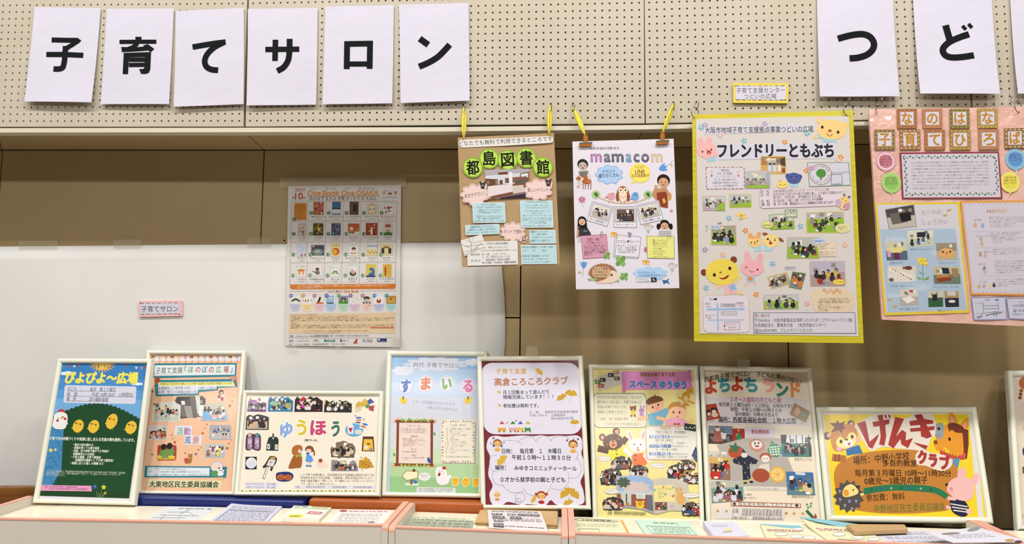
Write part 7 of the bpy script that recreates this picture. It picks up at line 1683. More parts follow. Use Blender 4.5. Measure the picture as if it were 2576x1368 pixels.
part('notebook_cutout'); poly([(1522, 602), (1650, 602), (1660, 780), (1508, 776)], '#4a3426'); poly([(1534, 632), (1636, 634), (1648, 770), (1524, 768)], '#d8ae3a'); ell(1590, 690, 24, 8, '#3a2a1a', n=8); ell(1560, 730, 26, 24, '#d8ccb8', n=12); poly([(1590, 756), (1630, 740), (1632, 768)], '#3a6ab0')
part('golden_bug_cutout'); line([(1520, 870), (1494, 838)], 5, '#4a3a2a'); line([(1580, 870), (1614, 878)], 5, '#4a3a2a'); line([(1516, 960), (1510, 1010)], 6, '#4a3a2a'); poly([(1480, 880), (1530, 880), (1600, 880), (1656, 966), (1560, 984), (1470, 972)], '#b5892c'); ell(1556, 866, 25, 22, '#c9952f', n=12); [ell(1500 + (i * 31) % 130, 900 + (i * 17) % 60, 5, 5, '#5a3f1a', n=6) for i in range(9)]
part('white_strip'); poly([(128, 1148), (512, 1152), (510, 1222), (118, 1218)], '#cfccdc')
text('ゆうゆう 赤ちゃんクラブ　　第３ 水曜日', 136, 1164, 486, 1168, 24, '#3a3550', bold=.03); text('子育てサークル ゆうゆう　　第３ 土曜日', 136, 1203, 484, 1206, 24, '#3a3550', bold=.03)
part('explanation_text')
for i, (s_, b_) in enumerate((('この子育て支援活動は、民生委員法及び児童福祉法委託を受けた友', 1656), ('渕地域を担当する民生委員・児童委員・更生女性会が中心となり、', 1646), ('地域の福祉活動の一環として、その責任において行なっているもの', 1650), ('です。安心してご参加ください。', 1196))): text(s_, 782, 1055 + i * 36, b_, 1061 + i * 35.5, 28, '#55504a', bold=.006)
part('organiser_strip'); poly([(700, 1186), (1668, 1188), (1664, 1222), (694, 1220)], '#cfcbda'); text('主催　：　都島区友渕地区民生　・　児童委員協議会　・　友渕地域活動協議会', 722, 1200, 1634, 1204, 25, '#56526a', bold=.006)
part('scalloped_border')
for i in range(34): ell(90 + i * 47.3, 1256, 20 if i % 2 == 0 else 16, 19 if i % 2 == 0 else 12, '#8a9444', n=10, a0=180, a1=360)
flush()
# --- fifth: dark red with white clouds
t, sf, inn = framed('framed dark red poster with white cloud panels and ginkgo leaves, on the cardboard stack', [(1200, 897), (1466, 895), (1487, 1282), (1210, 1280)], 0.03, 0.2, bw=12, paper='#722a33')
view(1190, 880, 3.257, sk=0.045)
WH = '#d4d1e0'
part('upper_white_panel'); pts = rrect_pts(76, 104, 884, 690, 95, sk=.04, n=7); poly(pts, WH)
part('lower_cloud_panel')
blob([(130, 720), (190, 702), (250, 712), (330, 706), (400, 700), (450, 702), (500, 705), (560, 698), (620, 706), (700, 700), (770, 704), (850, 700), (890, 730), (896, 800), (888, 850), (912, 920), (908, 1010), (880, 1080), (905, 1160), (896, 1262), (700, 1272), (640, 1230), (600, 1268), (560, 1272), (446, 1262), (400, 1272), (290, 1244), (240, 1268), (160, 1266), (134, 1180), (160, 1110), (126, 1030), (130, 960), (138, 870), (110, 800)], WH, n=4)
for pts in ([(230, 752), (290, 740), (360, 750), (400, 772)], [(370, 750), (430, 712), (490, 716), (516, 750)], [(512, 748), (560, 706), (620, 714), (640, 746)], [(630, 744), (690, 706), (760, 710), (790, 740)], [(136, 900), (150, 870), (196, 862)], [(196, 1000), (150, 980), (134, 930), (136, 900)], [(170, 990), (156, 1040), (190, 1100), (250, 1105)], [(240, 1105), (300, 1160), (380, 1170), (420, 1150)], [(412, 1130), (450, 1180), (520, 1196)], [(640, 1100), (620, 1150), (590, 1180)], [(640, 1130), (720, 1144), (780, 1090), (780, 1000)], [(780, 1050), (860, 1040), (886, 960), (850, 880)], [(850, 830), (860, 860), (838, 900)]):
    line(curve(pts, 5), 2.4, '#74707c')
for cx, cy_, r in ((386, 1206, 40), (370, 1240, 26), (360, 1256, 14)): line([(cx + r * math.cos(k * .45), cy_ + r * math.sin(k * .45)) for k in range(14)], 2, '#74707c', closed=True)
part('title_lettering')
text('子育て支援', 186, 176, 438, 174, 42, '#c49a3c', bold=.03); text('高倉ころころクラブ', 172, 264, 780, 252, 60, '#b07a5c', bold=.055)
part('body_lettering')
for s_, a, y, b_, y2, h in (('月１回集まって遊んだり', 244, 348, 622, 343, 32), ('情報交換しています！！！', 246, 387, 656, 382, 32), ('参加費は無料です。', 246, 458, 540, 456, 32)): text(s_, a, y, b_, y2, h, '#26243a', bold=.025)
text('主　催：　高倉民生児童委員協議会', 462, 510, 860, 505, 20, '#4a4450', bold=.01); text('お問い合わせ：土屋委員長', 464, 536, 760, 533, 20, '#4a4450', bold=.01); text('06-6923-0155', 640, 560, 824, 557, 26, '#4a4450', bold=.01)
for s_, a, y, b_, y2, h in (('日時：　毎月第　１　木曜日', 236, 830, 720, 828, 40), ('午前１０時～１１時３０分', 318, 880, 802, 884, 40), ('場所：　みゆきコミニュティーホール', 178, 965, 850, 972, 38), ('０才から就学前の親と子ども', 226, 1062, 756, 1064, 40)): text(s_, a, y, b_, y2, h, '#1f1f2c', bold=.03)
def ginkgo(x, y, r, rot, c='#c9a23a'):
    pts = []
    for i in range(15):
        a = math.radians(rot - 75 + i * 150 / 14); m_ = r * (1.0 if i != 7 else .72) * (1 if i % 2 else .93)
        pts.append((x + m_ * math.sin(a), y - m_ * math.cos(a)))
    poly([(x, y)] + pts, c); line([(x, y), (x - r * .5 * math.sin(math.radians(rot + 20)), y + r * .8 * math.cos(math.radians(rot)))], 1.8, '#a89a7a')
for x, y, r, rt in ((530, 192, 42, 40), (208, 352, 18, 40), (212, 460, 18, 40), (736, 406, 50, -30), (800, 378, 56, 10), (832, 610, 42, 0), (256, 920, 60, -50), (512, 1232, 38, -60), (778, 1190, 66, -40), (806, 1196, 66, 40), (786, 1268, 46, -20)): part('ginkgo_leaf'); ginkgo(x, y, r, rt, '#c9a53e' if x < 700 else '#bf9a34')
for i, (x, c, c2) in enumerate(((236, '#cfa24a', '#b5443a'), (326, '#c9a0b0', '#3f7a4a'), (388, '#d8b05a', '#3a5aa5'), (450, '#3f8a5a', '#b5a54a'))):
    part('toy_train_drawing'); rect(x - 34 + i * 2, 636, x + 34 - i * 4, 664, c); ell(x, 620, 22, 18, '#dcd8dc', n=12); poly([(x - 22, 608), (x + 22, 606), (x, 582)], c2); ell(x - 20, 668, 8, 8, '#8a6a2a', n=8); ell(x + 18, 668, 8, 8, '#8a6a2a', n=8); eyes(x - 7, 620, x + 7, 620, 2)
for x, y, s_ in ((278, 594, '♪'), (350, 578, '♪'), (166, 722, '♫'), (146, 762, '♪'), (252, 756, '♪'), (768, 740, '♫'), (822, 728, '♪'), (858, 730, '♫')): part('note_drawing'); text(s_, x - 9, y, x + 9, y, 26, '#8a3a5a')
for i in range(7): part('star_drawing'); star(504 + i * 14, 636 - (i * 23) % 44, 6, '#c9b46a')
def face(x, y, r, hair, body, bun=False):
    part('child_drawing'); ell(x, y, r, r * .95, hair, n=18); ell(x, y + r * .22, r * .82, r * .74, '#e0b878', n=16); eyes(x - r * .35, y + r * .1, x + r * .35, y + r * .1, r * .1); ell(x - r * .6, y + r * .4, r * .15, r * .15, '#b5503a', n=8); ell(x + r * .6, y + r * .4, r * .15, r * .15, '#b5503a', n=8); line(curve([(x - r * .25, y + r * .4), (x, y + r * .55), (x + r * .25, y + r * .4)], 3), 2.5, '#6a2a1a'); ell(x, y + r * 1.5, r * .7, r * .4, body, n=12)
    if bun: ell(x - r * 1.15, y - r * .25, r * .28, r * .35, hair, n=10); ell(x + r * 1.15, y - r * .25, r * .28, r * .35, hair, n=10)
face(200, 764, 36, '#8a5a2c', '#d9a24a'); ell(168, 784, 9, 12, '#3f6a9a', n=8); ell(234, 786, 9, 12, '#3f6a9a', n=8); face(820, 772, 38, '#7a4a2c', '#d9a24a'); ell(820, 796, 10, 6, '#a5303a', n=8)
face(198, 1180, 30, '#dcc8b8', '#c9905a'); face(560, 1190, 38, '#9a4428', '#a52c34', True)
flush()
# --- sixth: pale yellow
t, sf, inn = framed('framed pale yellow poster with two paper children, brown bear and white rabbit', [(1480, 917), (1756, 920), (1772, 1317), (1491, 1311)], 0.035, 0.26, bw=11.5, paper='#e0d38e')
view(1470, 900, 3.257, sk=0.035)
part('album_cutout'); poly([(74, 176), (200, 122), (290, 92), (330, 196), (220, 244), (122, 274)], '#bdb8ae'); poly([(80, 178), (196, 128), (230, 238), (124, 266)], '#c6c2b8'); poly([(200, 126), (286, 98), (324, 192), (232, 236)], '#c9c5bb')
for x, y, c in ((150, 180, '#2f2a2e'), (218, 140, '#2a3446'), (268, 168, '#7a5a50'), (138, 228, '#b04a40'), (262, 120, '#b08a6a'), (110, 196, '#5a7a4a')): rect(x - 24, y - 16, x + 24, y + 16, c); ell(x - 6, y, 8, 7, '#c9b0a0', n=8)
part('pink_banner'); poly([(304, 112), (332, 108), (850, 112), (852, 98), (872, 98), (886, 256), (340, 262), (336, 284), (312, 286)], '#c77ab2'); poly([(332, 118), (850, 120), (862, 250), (342, 256)], '#cf86ba')
text('東都島地域子育て支援', 456, 138, 742, 136, 30, '#8a5a2c', bold=.06); text('スペース ゆうゆう', 368, 216, 838, 222, 60, '#4a8fc4', bold=.10); text('スペース ゆうゆう', 372, 216, 834, 222, 54, '#2f5a94', bold=.01)
part('welcome_panel'); rrect(76, 288, 512, 572, 40, '#3f6684', sk=.03); rrect(81, 293, 507, 567, 36, '#d8d4b8', sk=.03)
for i, s_ in enumerate(('子どもたちの遊びを中心に、みんなで', '育ち合い、支え合い、子育てを楽しむ', '地域の子育てサロンです。', '気軽にご参加ください。')): text(s_, 106 + i * 1, 322 + i * 40, (466, 468, 352, 342)[i], 324 + i * 39.5, 24, '#5a5a52', bold=.008)
text('対象：０歳～就園前の親子', 132, 500, 362, 500, 22, '#9a6a5a', bold=.004); text('＊マタニティママも遊びに来て♡。', 174, 541, 470, 544, 22, '#7a6a62', bold=.004)
part('small_bears_print'); ell(380, 402, 9, 9, '#8a5a34', n=8); ell(418, 398, 9, 9, '#8a5a34', n=8); ell(400, 416, 26, 22, '#8a5a34', n=14); ell(402, 450, 22, 20, '#d8c24a', n=12); ell(386, 474, 9, 10, '#8a5a34', n=8); ell(414, 474, 9, 10, '#8a5a34', n=8); ell(400, 424, 9, 7, '#d0a880', n=8); eyes(391, 412, 409, 412, 2.5); ell(462, 402, 7, 16, '#a878a8', n=8, rot=-10); ell(486, 402, 7, 16, '#a878a8', n=8, rot=10); ell(470, 430, 24, 18, '#b080b0', n=12); ell(470, 462, 19, 18, '#a888c0', n=12); eyes(462, 428, 480, 428, 2.5)
part('boy_cutout'); ell(578, 356, 72, 44, '#6f4426', n=22, rot=-10); line([(576, 312), (584, 298)], 7, '#6f4426'); blob([(512, 380), (560, 350), (640, 344), (652, 396), (630, 430), (570, 452), (524, 436)], '#e4b48e'); poly([(514, 360), (640, 330), (642, 350), (590, 366), (520, 386)], '#6f4426'); eyes(560, 404, 606, 384, 7, ry=10); ell(598, 414, 17, 15, '#e09a9a', n=12); poly([(510, 462), (600, 440), (680, 404), (690, 440), (650, 520), (640, 552), (530, 552)], '#6faac2'); line([(520, 480), (450, 498)], 34, '#e4b48e'); [line([(452, 490 + i * 7), (434, 484 + i * 10)], 6, '#e4b48e') for i in range(4)]
part('girl_cutout'); ell(760, 414, 74, 56, '#c08c4a', n=24); ell(836, 380, 26, 12, '#c08c4a', n=12, rot=15); ell(796, 376, 12, 10, '#e0a8a0', n=10); blob([(692, 430), (740, 400), (810, 410), (836, 440), (828, 480), (780, 506), (720, 498)], '#ecba98'); eyes(730, 444, 780, 446, 7, ry=10); line(curve([(750, 474), (762, 484), (776, 478)], 3), 4, '#8a3a2a'); poly([(660, 508), (720, 488), (820, 500), (848, 520), (850, 552), (660, 552)], '#e2a4ba'); poly([(734, 530), (757, 540), (780, 530), (780, 552), (757, 544), (736, 552)], '#a52f2c'); line([(660, 504), (600, 490)], 26, '#ecba98'); [line([(606, 482 + i * 6), (586, 476 + i * 9)], 5, '#ecba98') for i in range(4)]; line([(850, 520), (900, 500)], 24, '#e6c88a')
part('kangaroo_cutout'); ell(866, 268, 28, 18, '#c9922c', n=14); ell(852, 248, 6, 14, '#c9922c', n=8, rot=-20); ell(888, 252, 6, 14, '#c9922c', n=8, rot=30); ell(832, 318, 32, 46, '#c9922c', n=16, rot=20); ell(834, 332, 20, 22, '#e0c088', n=12); line([(810, 340), (770, 322)], 14, '#c9922c'); line([(850, 352), (900, 372)], 14, '#c9922c'); line([(868, 284), (896, 292)], 9, '#c9922c'); eyes(858, 266, 874, 268, 2.5)
part('bear_cutout'); ell(148, 650, 28, 30, '#57331d', n=16); ell(262, 602, 30, 30, '#57331d', n=16); ell(148, 652, 16, 18, '#c89a8a', n=12); ell(266, 604, 17, 19, '#c89a8a', n=12); line([(200, 760), (110, 740)], 54, '#57331d'); line([(310, 700), (346, 652)], 46, '#57331d'); poly([(196, 764), (300, 722), (346, 800), (214, 836)], '#dfd03a'); ell(236, 688, 84, 66, '#5c361e', n=30, rot=-6); ell(236, 706, 32, 34, '#c8966a', n=18); ell(238, 712, 16, 13, '#a5443a', n=12); ell(235, 684, 10, 8, '#1f1410', n=10); eyes(196, 678, 252, 652, 5); ell(186, 708, 8, 6, '#c05a4a', n=8); ell(280, 664, 8, 6, '#c05a4a', n=8); ell(262, 758, 7, 7, '#3f7a3a', n=8); ell(266, 788, 7, 7, '#3f7a3a', n=8)
part('rabbit_cutout'); ell(376, 640, 22, 52, '#dedbd8', n=18, rot=-18); ell(482, 632, 22, 52, '#dedbd8', n=18, rot=10); ell(378, 642, 11, 36, '#e0a8ac', n=12, rot=-18); ell(482, 636, 11, 36, '#e0a8ac', n=12, rot=10); poly([(386, 786), (480, 780), (516, 860), (500, 880), (398, 882)], '#e07a4a'); line([(390, 800), (326, 748)], 36, '#dedbd8'); line([(490, 790), (546, 850)], 36, '#dedbd8'); ell(436, 718, 74, 58, '#e0dedb', n=28); eyes(410, 708, 462, 710, 6, '#7a2a1a'); ell(438, 736, 6, 5, '#6a4a3a', n=8); ell(440, 756, 17, 12, '#e0a08a', n=12); ell(420, 800, 6, 9, '#2f3a8a', n=8); ell(418, 834, 6, 9, '#2f3a8a', n=8)
part('places_panel'); rrect(504, 558, 922, 836, 30, '#b06a70', sk=.03); rrect(508, 562, 918, 832, 28, '#dad7cf', sk=.03)
text('《開催場所・日程》', 620, 576, 792, 576, 24, '#c07a6a', bold=.012); text('午前１０時より　参加費無料', 584, 608, 832, 610, 24, '#6a645a', bold=.006)
for y, s_, b_, u in ((645, '東都島福祉会館', 696, '（都島区都島本通3-6-7）'), (722, 'ひかみや児童センター', 710, '（都島区都島本通1-10-15）'), (784, '東都島小学校講堂', 706, '（都島区都島本通2-18-28）')): rect(534, y - 12, b_, y + 13, '#2f5a9a'); text(s_, 540, y, b_ - 6, y + 1, 23, '#e0e4ee', bold=.03); text(u, b_ + 8, y + 2, 850, y + 3, 14, '#7a746c')
text('毎月の第２火曜日', 582, 674, 720, 675, 22, '#5a564e', bold=.006); text('（４、８、１１、１２、１月を除く）', 584, 697, 834, 698, 22, '#5a5a7a', bold=.006); text('８、11月の第２土曜日', 588, 750, 760, 751, 20, '#5a564e', bold=.006); text('12月の第２土曜日 クリスマス会', 592, 810, 842, 812, 22, '#5a564e', bold=.006)
def cp(q, seed, n=6, wc='#4a4444', fc='#3a3638', cl=('#26262a', '#c9b8b0', '#8a5a4a', '#5a5a6a', '#d0ccc8')): photo(q, wc, fc, n=n, seed=seed, cloth=cl, name='cloud_photo', outline=CLOUDQ, hs=.15)
cp([(212, 802), (392, 796), (392, 916), (214, 930)], 51); cp([(360, 872), (530, 872), (522, 980), (366, 980)], 52); cp([(120, 900), (312, 898), (312, 1050), (124, 1048)], 53, wc='#5a4a48'); cp([(672, 868), (824, 868), (822, 1004), (676, 1004)], 54, n=4, cl=('#b02f2c', '#d8d4d4', '#3a2a2a'))
cp([(752, 828), (914, 830), (914, 926), (756, 928)], 55, wc='#5a5448'); cp([(770, 912), (948, 924), (946, 1042), (774, 1038)], 56, wc='#a5783a', fc='#2f2a2e')
def doorway(m):
    pass
part('group_photo'); poly([(820, 534), (920, 548), (912, 604), (818, 588)], '#2f3430'); [ell(834 + i * 17, 570 + (i % 2) * 8, 7, 7, ['#c9c4b8', '#8a9a8a'][i % 2], n=7) for i in range(5)]
part('tree_picture'); poly([(912, 722), (938, 800), (920, 858), (880, 800)], '#3a4a6a'); [ell(896 + (i * 13) % 34, 760 + (i * 17) % 70, 4, 4, '#b08ac0', n=6) for i in range(7)]
part('open_book_photo')
poly([(262, 970), (400, 960), (510, 966), (558, 1000), (574, 1280), (470, 1240), (350, 1226), (262, 1230)], '#b8b4b0'); poly([(270, 976), (400, 966), (508, 974), (552, 1006), (560, 1080), (410, 1090), (268, 1096)], '#8fa9cf')
cloud(420, 1060, 110, 46, '#c6b4b0', n=9, amp=.2); cloud(320, 1020, 52, 40, '#4a5a44', n=8, amp=.22); poly([(266, 1096), (556, 1106), (566, 1256), (440, 1224), (266, 1212)], '#8a5244'); poly([(266, 1090), (556, 1096), (560, 1124), (268, 1112)], '#b9bcc4')
poly([(300, 1112), (384, 1112), (384, 1206), (302, 1206)], '#b9bcb4'); poly([(340, 1112), (350, 1112), (350, 1206), (340, 1206)], '#3a3a38'); poly([(424, 1114), (498, 1118), (498, 1154), (426, 1152)], '#d8d8d6'); [line([(432, 1124 + i * 9), (488, 1126 + i * 9)], 3, '#6a6a6a') for i in range(3)]
poly([(516, 1130), (556, 1128), (562, 1250), (520, 1240)], '#5a6a74'); poly([(340, 1186), (366, 1186), (366, 1216), (340, 1216)], '#b0703a'); poly([(262, 1218), (350, 1210), (480, 1226), (572, 1262), (574, 1282), (470, 1242), (350, 1228), (262, 1232)], '#9a9aa0')
part('deer_print'); ell(456, 1206, 34, 32, '#ddb63a', n=18); ell(428, 1180, 10, 13, '#ddb63a', n=8, rot=-30); ell(482, 1180, 10, 13, '#ddb63a', n=8, rot=30); ell(456, 1196, 20, 19, '#cfa02c', n=12); eyes(448, 1190, 466, 1190, 3); ell(457, 1202, 5, 4, '#6a3a1a', n=6)
part('book_page'); poly([(560, 1000), (640, 984), (760, 990), (848, 1030), (860, 1256), (700, 1252), (580, 1284)], '#bfb8aa'); poly([(566, 1046), (740, 1042), (742, 1180), (570, 1176)], '#dcd08a'); text('スペース『ゆうゆう』', 600, 1074, 730, 1076, 22, '#4a6a5a', bold=.02); flower(578, 1082, 13, '#5a9ac0'); flower(728, 1060, 12, '#5a9ac0'); flower(646, 1058, 10, '#b5443a'); flower(664, 1118, 12, '#3f7ab0'); flower(728, 1132, 14, '#b5503a'); [line([(604, 1098 + i * 13), (636 + (i % 2) * 20, 1098 + i * 13)], 3, '#7a7a5a') for i in range(5)]; ell(696, 1120, 20, 26, '#e2c8a0', n=12); ell(790, 1150, 36, 56, '#d0a05a', n=16); ell(774, 1084, 32, 30, '#c9a878', n=14); eyes(762, 1076, 788, 1076, 3); star(716, 1218, 16, '#b08ab0')
photo([(578, 1182), (676, 1182), (678, 1248), (580, 1248)], '#7a4a44', '#6a5a50', n=4, seed=58, cloth=('#b0443a', '#d8d0c8', '#3a4a3a'), hs=.18)
cp([(140, 1132), (330, 1136), (318, 1254), (146, 1252)], 57, wc='#2f3436', cl=('#b04a4a', '#3a4a6a', '#c9b8a8')); cp([(788, 1172), (966, 1176), (960, 1304), (794, 1300)], 59, wc='#5a4a48', cl=('#d0ccd4', '#3a4a7a', '#a5303a', '#4a6a3a'))
for x, y, rx, s_, c in ((160, 824, 60, 'たのしいよ～', '#4a4a44'), (606, 882, 72, 'いっしょにうたお♪', '#4a4a44'), (222, 1094, 58, 'なかまだよっ！', '#4a4a44'), (876, 1126, 70, '待ってるからね～！', '#a5403a')): part('speech_cutout'); poly([(x - 14, y + 14), (x + 12, y + 14), (x + 14, y + 40)], '#dcdad2'); ell(x, y, rx, 21, '#8a8a80', n=22); ell(x, y, rx - 2, 19, '#dedcd4', n=22); text(s_, x - rx * .7, y, x + rx * .7, y - 3, 15, c, bold=.015)
part('organiser_text'); text('主催：東都島民生委員児童委員協議会', 188, 1268, 502, 1276, 26, '#5a5238', bold=.008)
flush()
# --- seventh: cream with big coloured characters
t, sf, inn = framed('framed cream poster headed よちよちランド with felt toys in the middle', [(1760, 921), (2040, 925), (2077, 1326), (1777, 1318)], 0.035, 0.255, bw=11, paper='#ded1bd')
view(1750, 900, 3.109, sk=0.06)
part('heading_lettering')
for i, ch in enumerate('西都島子育てサロン'): text(ch, 68 + i * 40.5, 168 - 44 * math.sin(i / 8 * 1.5), 104 + i * 40.5, 166 - 44 * math.sin(i / 8 * 1.5), 40, '#2c2a2c', bold=.014)
for i, ch in enumerate('子どもと親のつどい'): text(ch, 474 + i * 39.4, 128 + 56 * (i / 8) ** 1.8, 510 + i * 39.4, 130 + 56 * (i / 8) ** 1.8, 38, '#2c2a2c', bold=.014)
for ch, x0_, x1_, y0_, y1_, c in (('よ', 72, 166, 224, 222, '#b5442c'), ('ち', 176, 270, 214, 208, '#3f8f98'), ('よ', 276, 372, 204, 202, '#b5442c'), ('ち', 382, 484, 206, 216, '#3f8f98'), ('ラ', 524, 622, 210, 226, '#e0a094'), ('ン', 630, 728, 248, 252, '#2f7a5a'), ('ド', 742, 824, 250, 250, '#da8540')): part('cut_out_letter'); text(ch, x0_, y0_, x1_, y1_, 112, c, bold=.085)
part('notice_panel'); poly([(80, 306), (716, 304), (870, 330), (890, 530), (100, 520)], '#cfc8cc')
for s_, a, y, b_, y2, h, c, bo in (('０才～入園前の子どもと親', 272, 324, 668, 332, 40, '#a5446a', .02), ('毎月第２土曜日(8月・１２月は、お休みです)', 182, 363, 752, 378, 31, '#26242a', .02), ('時間：午前１０時～11時３０分', 274, 402, 674, 411, 33, '#26242a', .02), ('受付開始：９時４５分より', 308, 440, 642, 445, 31, '#26242a', .02), ('場所：西都島福祉会館　１階大広間', 176, 482, 784, 494, 42, '#26242a', .03)): text(s_, a, y, b_, y2, h, c, bold=bo)
line([(170, 500), (790, 514)], 3, '#4a4448')
part('doll_photo'); poly([(82, 366), (160, 356), (196, 470), (88, 492)], '#a5382c'); ell(100, 430, 20, 26, '#26201f', n=12); ell(104, 438, 14, 14, '#dcc0a4', n=10); ell(142, 408, 26, 22, '#26201f', n=12); ell(144, 420, 18, 15, '#dcc0a4', n=10); ell(150, 446, 26, 18, '#c8bca0', n=10); ell(104, 466, 18, 12, '#8a5a4a', n=8); poly([(88, 492), (162, 480), (162, 504), (90, 512)], '#c9c4c4'); text('３月製作', 98, 500, 148, 494, 14, '#5a5a60')
part('origami_photo'); poly([(772, 352), (896, 420), (862, 508), (734, 442)], '#8f6f44'); poly([(776, 360), (888, 422), (858, 498), (742, 440)], '#9a7a4c'); poly([(770, 420), (800, 372), (824, 430), (790, 452)], '#c9a88a'); poly([(826, 450), (846, 418), (874, 432), (850, 466)], '#6a9a8a'); poly([(806, 486), (866, 512), (858, 536), (800, 506)], '#d4cfc8'); text('４月製作', 812, 504, 850, 522, 14, '#5a5a60')
photo([(102, 528), (290, 534), (290, 676), (98, 670)], '#6f7f96', '#4a3a34', n=2, seed=71, cloth=('#2f2f33', '#5a6a80'), hs=.1, extra=lambda m: (poly([m(.22, .2), m(.5, .22), m(.62, .85), m(.25, .9)], '#9a5a50'), ell(*m(.38, .2), 18, 16, '#d8d4d4', n=12), poly([m(.5, .35), m(.75, .4), m(.7, .75), m(.55, .7)], '#c9c9d0'), ell(*m(.34, .08), 14, 9, '#a5443a', n=8)))
part('tree_card_photo'); poly([(286, 552), (382, 554), (388, 680), (292, 674)], '#9a2f2a'); star(336, 566, 13, '#d8b04a'); poly([(336, 578), (312, 622), (322, 622), (300, 664), (378, 668), (352, 624), (364, 624)], '#2f7a4a'); star(322, 600, 11, '#c9a23a')
part('free_entry_card'); poly([(394, 542), (624, 550), (622, 620), (396, 614)], '#cfcad8'); [line([(394, 542), (624, 550)], 2, '#a8a0a8'), line([(396, 614), (622, 620)], 2, '#a8a0a8')]; text('参加費無料', 434, 576, 578, 580, 32, '#a5384a', bold=.04)
part('felt_toys_photo'); poly([(164, 682), (392, 626), (660, 628), (770, 900), (764, 1012), (276, 1002), (270, 880)], '#a9a29a')
part('felt_tomato'); ell(312, 734, 58, 50, '#b04a2c', n=24, rot=-10); star(306, 706, 52, '#3a6a4a', rot=10, inner=.45)
part('felt_doll'); poly([(288, 796), (360, 760), (400, 756), (488, 800), (474, 830), (420, 830), (432, 950), (370, 956), (364, 840), (300, 824)], '#2a2c38'); [ell(320 + (i * 23) % 140, 790 + (i * 37) % 150, 3, 3, '#c9c9d0', n=6) for i in range(26)]; ell(380, 760, 26, 20, '#cfcac4', n=14); poly([(360, 740), (368, 704), (396, 742)], '#3a3f58'); ell(386, 976, 16, 10, '#2a2426', n=10); ell(436, 970, 16, 10, '#2a2426', n=10)
part('felt_owl'); blob([(418, 668), (450, 640), (500, 640), (540, 680), (530, 720), (480, 736), (436, 712)], '#b8806c'); ell(478, 678, 42, 34, '#d4d0cc', n=18); eyes(464, 668, 492, 666, 7); ell(480, 690, 18, 8, '#a5443a', n=10)
part('felt_melon'); ell(620, 724, 58, 54, '#4f8a68', n=24); poly([(594, 674), (580, 660), (604, 648), (612, 676)], '#4f8a68'); [line([(576 + i * 22, 690), (590 + i * 22, 764)], 6, '#cdd4cc') for i in range(4)]; [line([(578, 700 + i * 20), (662, 690 + i * 20)], 6, '#cdd4cc') for i in range(4)]
part('felt_girl'); ell(546, 776, 46, 36, '#a5563a', n=18); ell(546, 788, 34, 28, '#dcd4cc', n=16); eyes(534, 788, 558, 788, 4); poly([(502, 836), (574, 826), (580, 890), (560, 900), (484, 880)], '#cfc6ba'); ell(510, 918, 68, 54, '#9a4a2f', n=22); line([(374, 972), (450, 940)], 7, '#d8c04a')
part('felt_orange'); ell(640, 912, 62, 62, '#d8a23f', n=28); ell(640, 912, 50, 50, '#dcc27a', n=26); [line([(640, 912), (640 + 40 * math.cos(a), 912 + 40 * math.sin(a))], 6, '#d8a23f') for a in (0.3, 1.35, 2.4, 3.45, 4.5, 5.55)]; ell(688, 872, 12, 12, '#d8a23f', n=10)
part('photo_caption'); poly([(276, 1002), (740, 1010), (740, 1036), (372, 1034)], '#d6cfc8'); text('クリスマス サプライズプレゼントの色々！', 400, 1024, 650, 1026, 22, '#3a3838')
photo([(664, 600), (906, 604), (908, 774), (680, 772)], '#d4d8da', '#4a7a78', n=6, seed=72, cloth=('#3a2f33', '#6a6a70', '#b08a8a', '#3f5a5a'), hs=.11, extra=lambda m: ([line([m(.3 + .2 * i, 0), m(.3 + .2 * i, .42)], 6, '#3a3834') for i in range(4)], line([m(.1, .42), m(1, .4)], 5, '#3a3834'), line([m(.92, .25), m(.95, .95)], 17, '#4a2f2f'), ell(*m(.93, .15), 14, 12, '#26201f', n=10), poly([m(0, 0), m(.2, 0), m(.15, .4), m(0, .4)], '#3f3a36')))
part('caption'); text('見物でたってる！', 774, 794, 914, 796, 24, '#4a4644')
part('caption'); poly([(100, 728), (240, 734), (240, 772), (100, 768)], '#d8d2c8'); text('クリスマス会', 106, 740, 200, 744, 22, '#4a4644'); text('（都心 吉田町室）', 108, 760, 238, 763, 17, '#4a4644')
photo([(106, 774), (268, 780), (272, 956), (120, 950)], '#c8a45a', '#8a6a54', n=4, seed=73, cloth=('#b52f24', '#c8382c', '#3a6ab0', '#26262a'), hs=.15, fl=.3)
photo([(118, 962), (372, 960), (374, 1116), (128, 1136)], '#b0b0a8', '#6f8f8a', n=7, seed=74, cloth=('#3f3f8a', '#c9c4cc', '#8a5a6a', '#3a3a44', '#4a7a7a'), hs=.14, fl=.3)
part('caption'); text('クメ製作', 378, 1070, 440, 1070, 18, '#4a4644'); text('集って作ろう♪', 380, 1096, 478, 1096, 20, '#4a4644')
photo([(706, 888), (918, 896), (936, 1074), (716, 1070)], '#3f6a9a', '#5a7a88', n=3, seed=75, cloth=('#5a5a5a', '#c9b88a', '#3a4a6a'), hs=.15, fl=.45, extra=lambda m: (poly([m(.35, 0), m(.7, .02), m(.7, .14), m(.35, .12)], '#c9c9d0'), [ell(*m(.5, .6 + .1 * i), 18, 9, ['#b5443a', '#4f9a5a', '#d8c04a'][i], n=10) for i in range(3)]))
part('caption'); text('校長の子のすもたい！', 752, 1084, 918, 1088, 22, '#4a4644')
part('nursing_room_strip'); poly([(276, 1122), (822, 1140), (822, 1172), (278, 1158)], '#a53f38'); poly([(280, 1127), (817, 1144), (817, 1167), (282, 1153)], '#dcd4c8'); text('◆ 授乳室を用意しております ◆', 286, 1141, 808, 1154, 28, '#3f4a44', bold=.006)
part('organiser_note'); poly([(150, 1168), (700, 1180), (690, 1266), (150, 1256)], '#d4cdca')
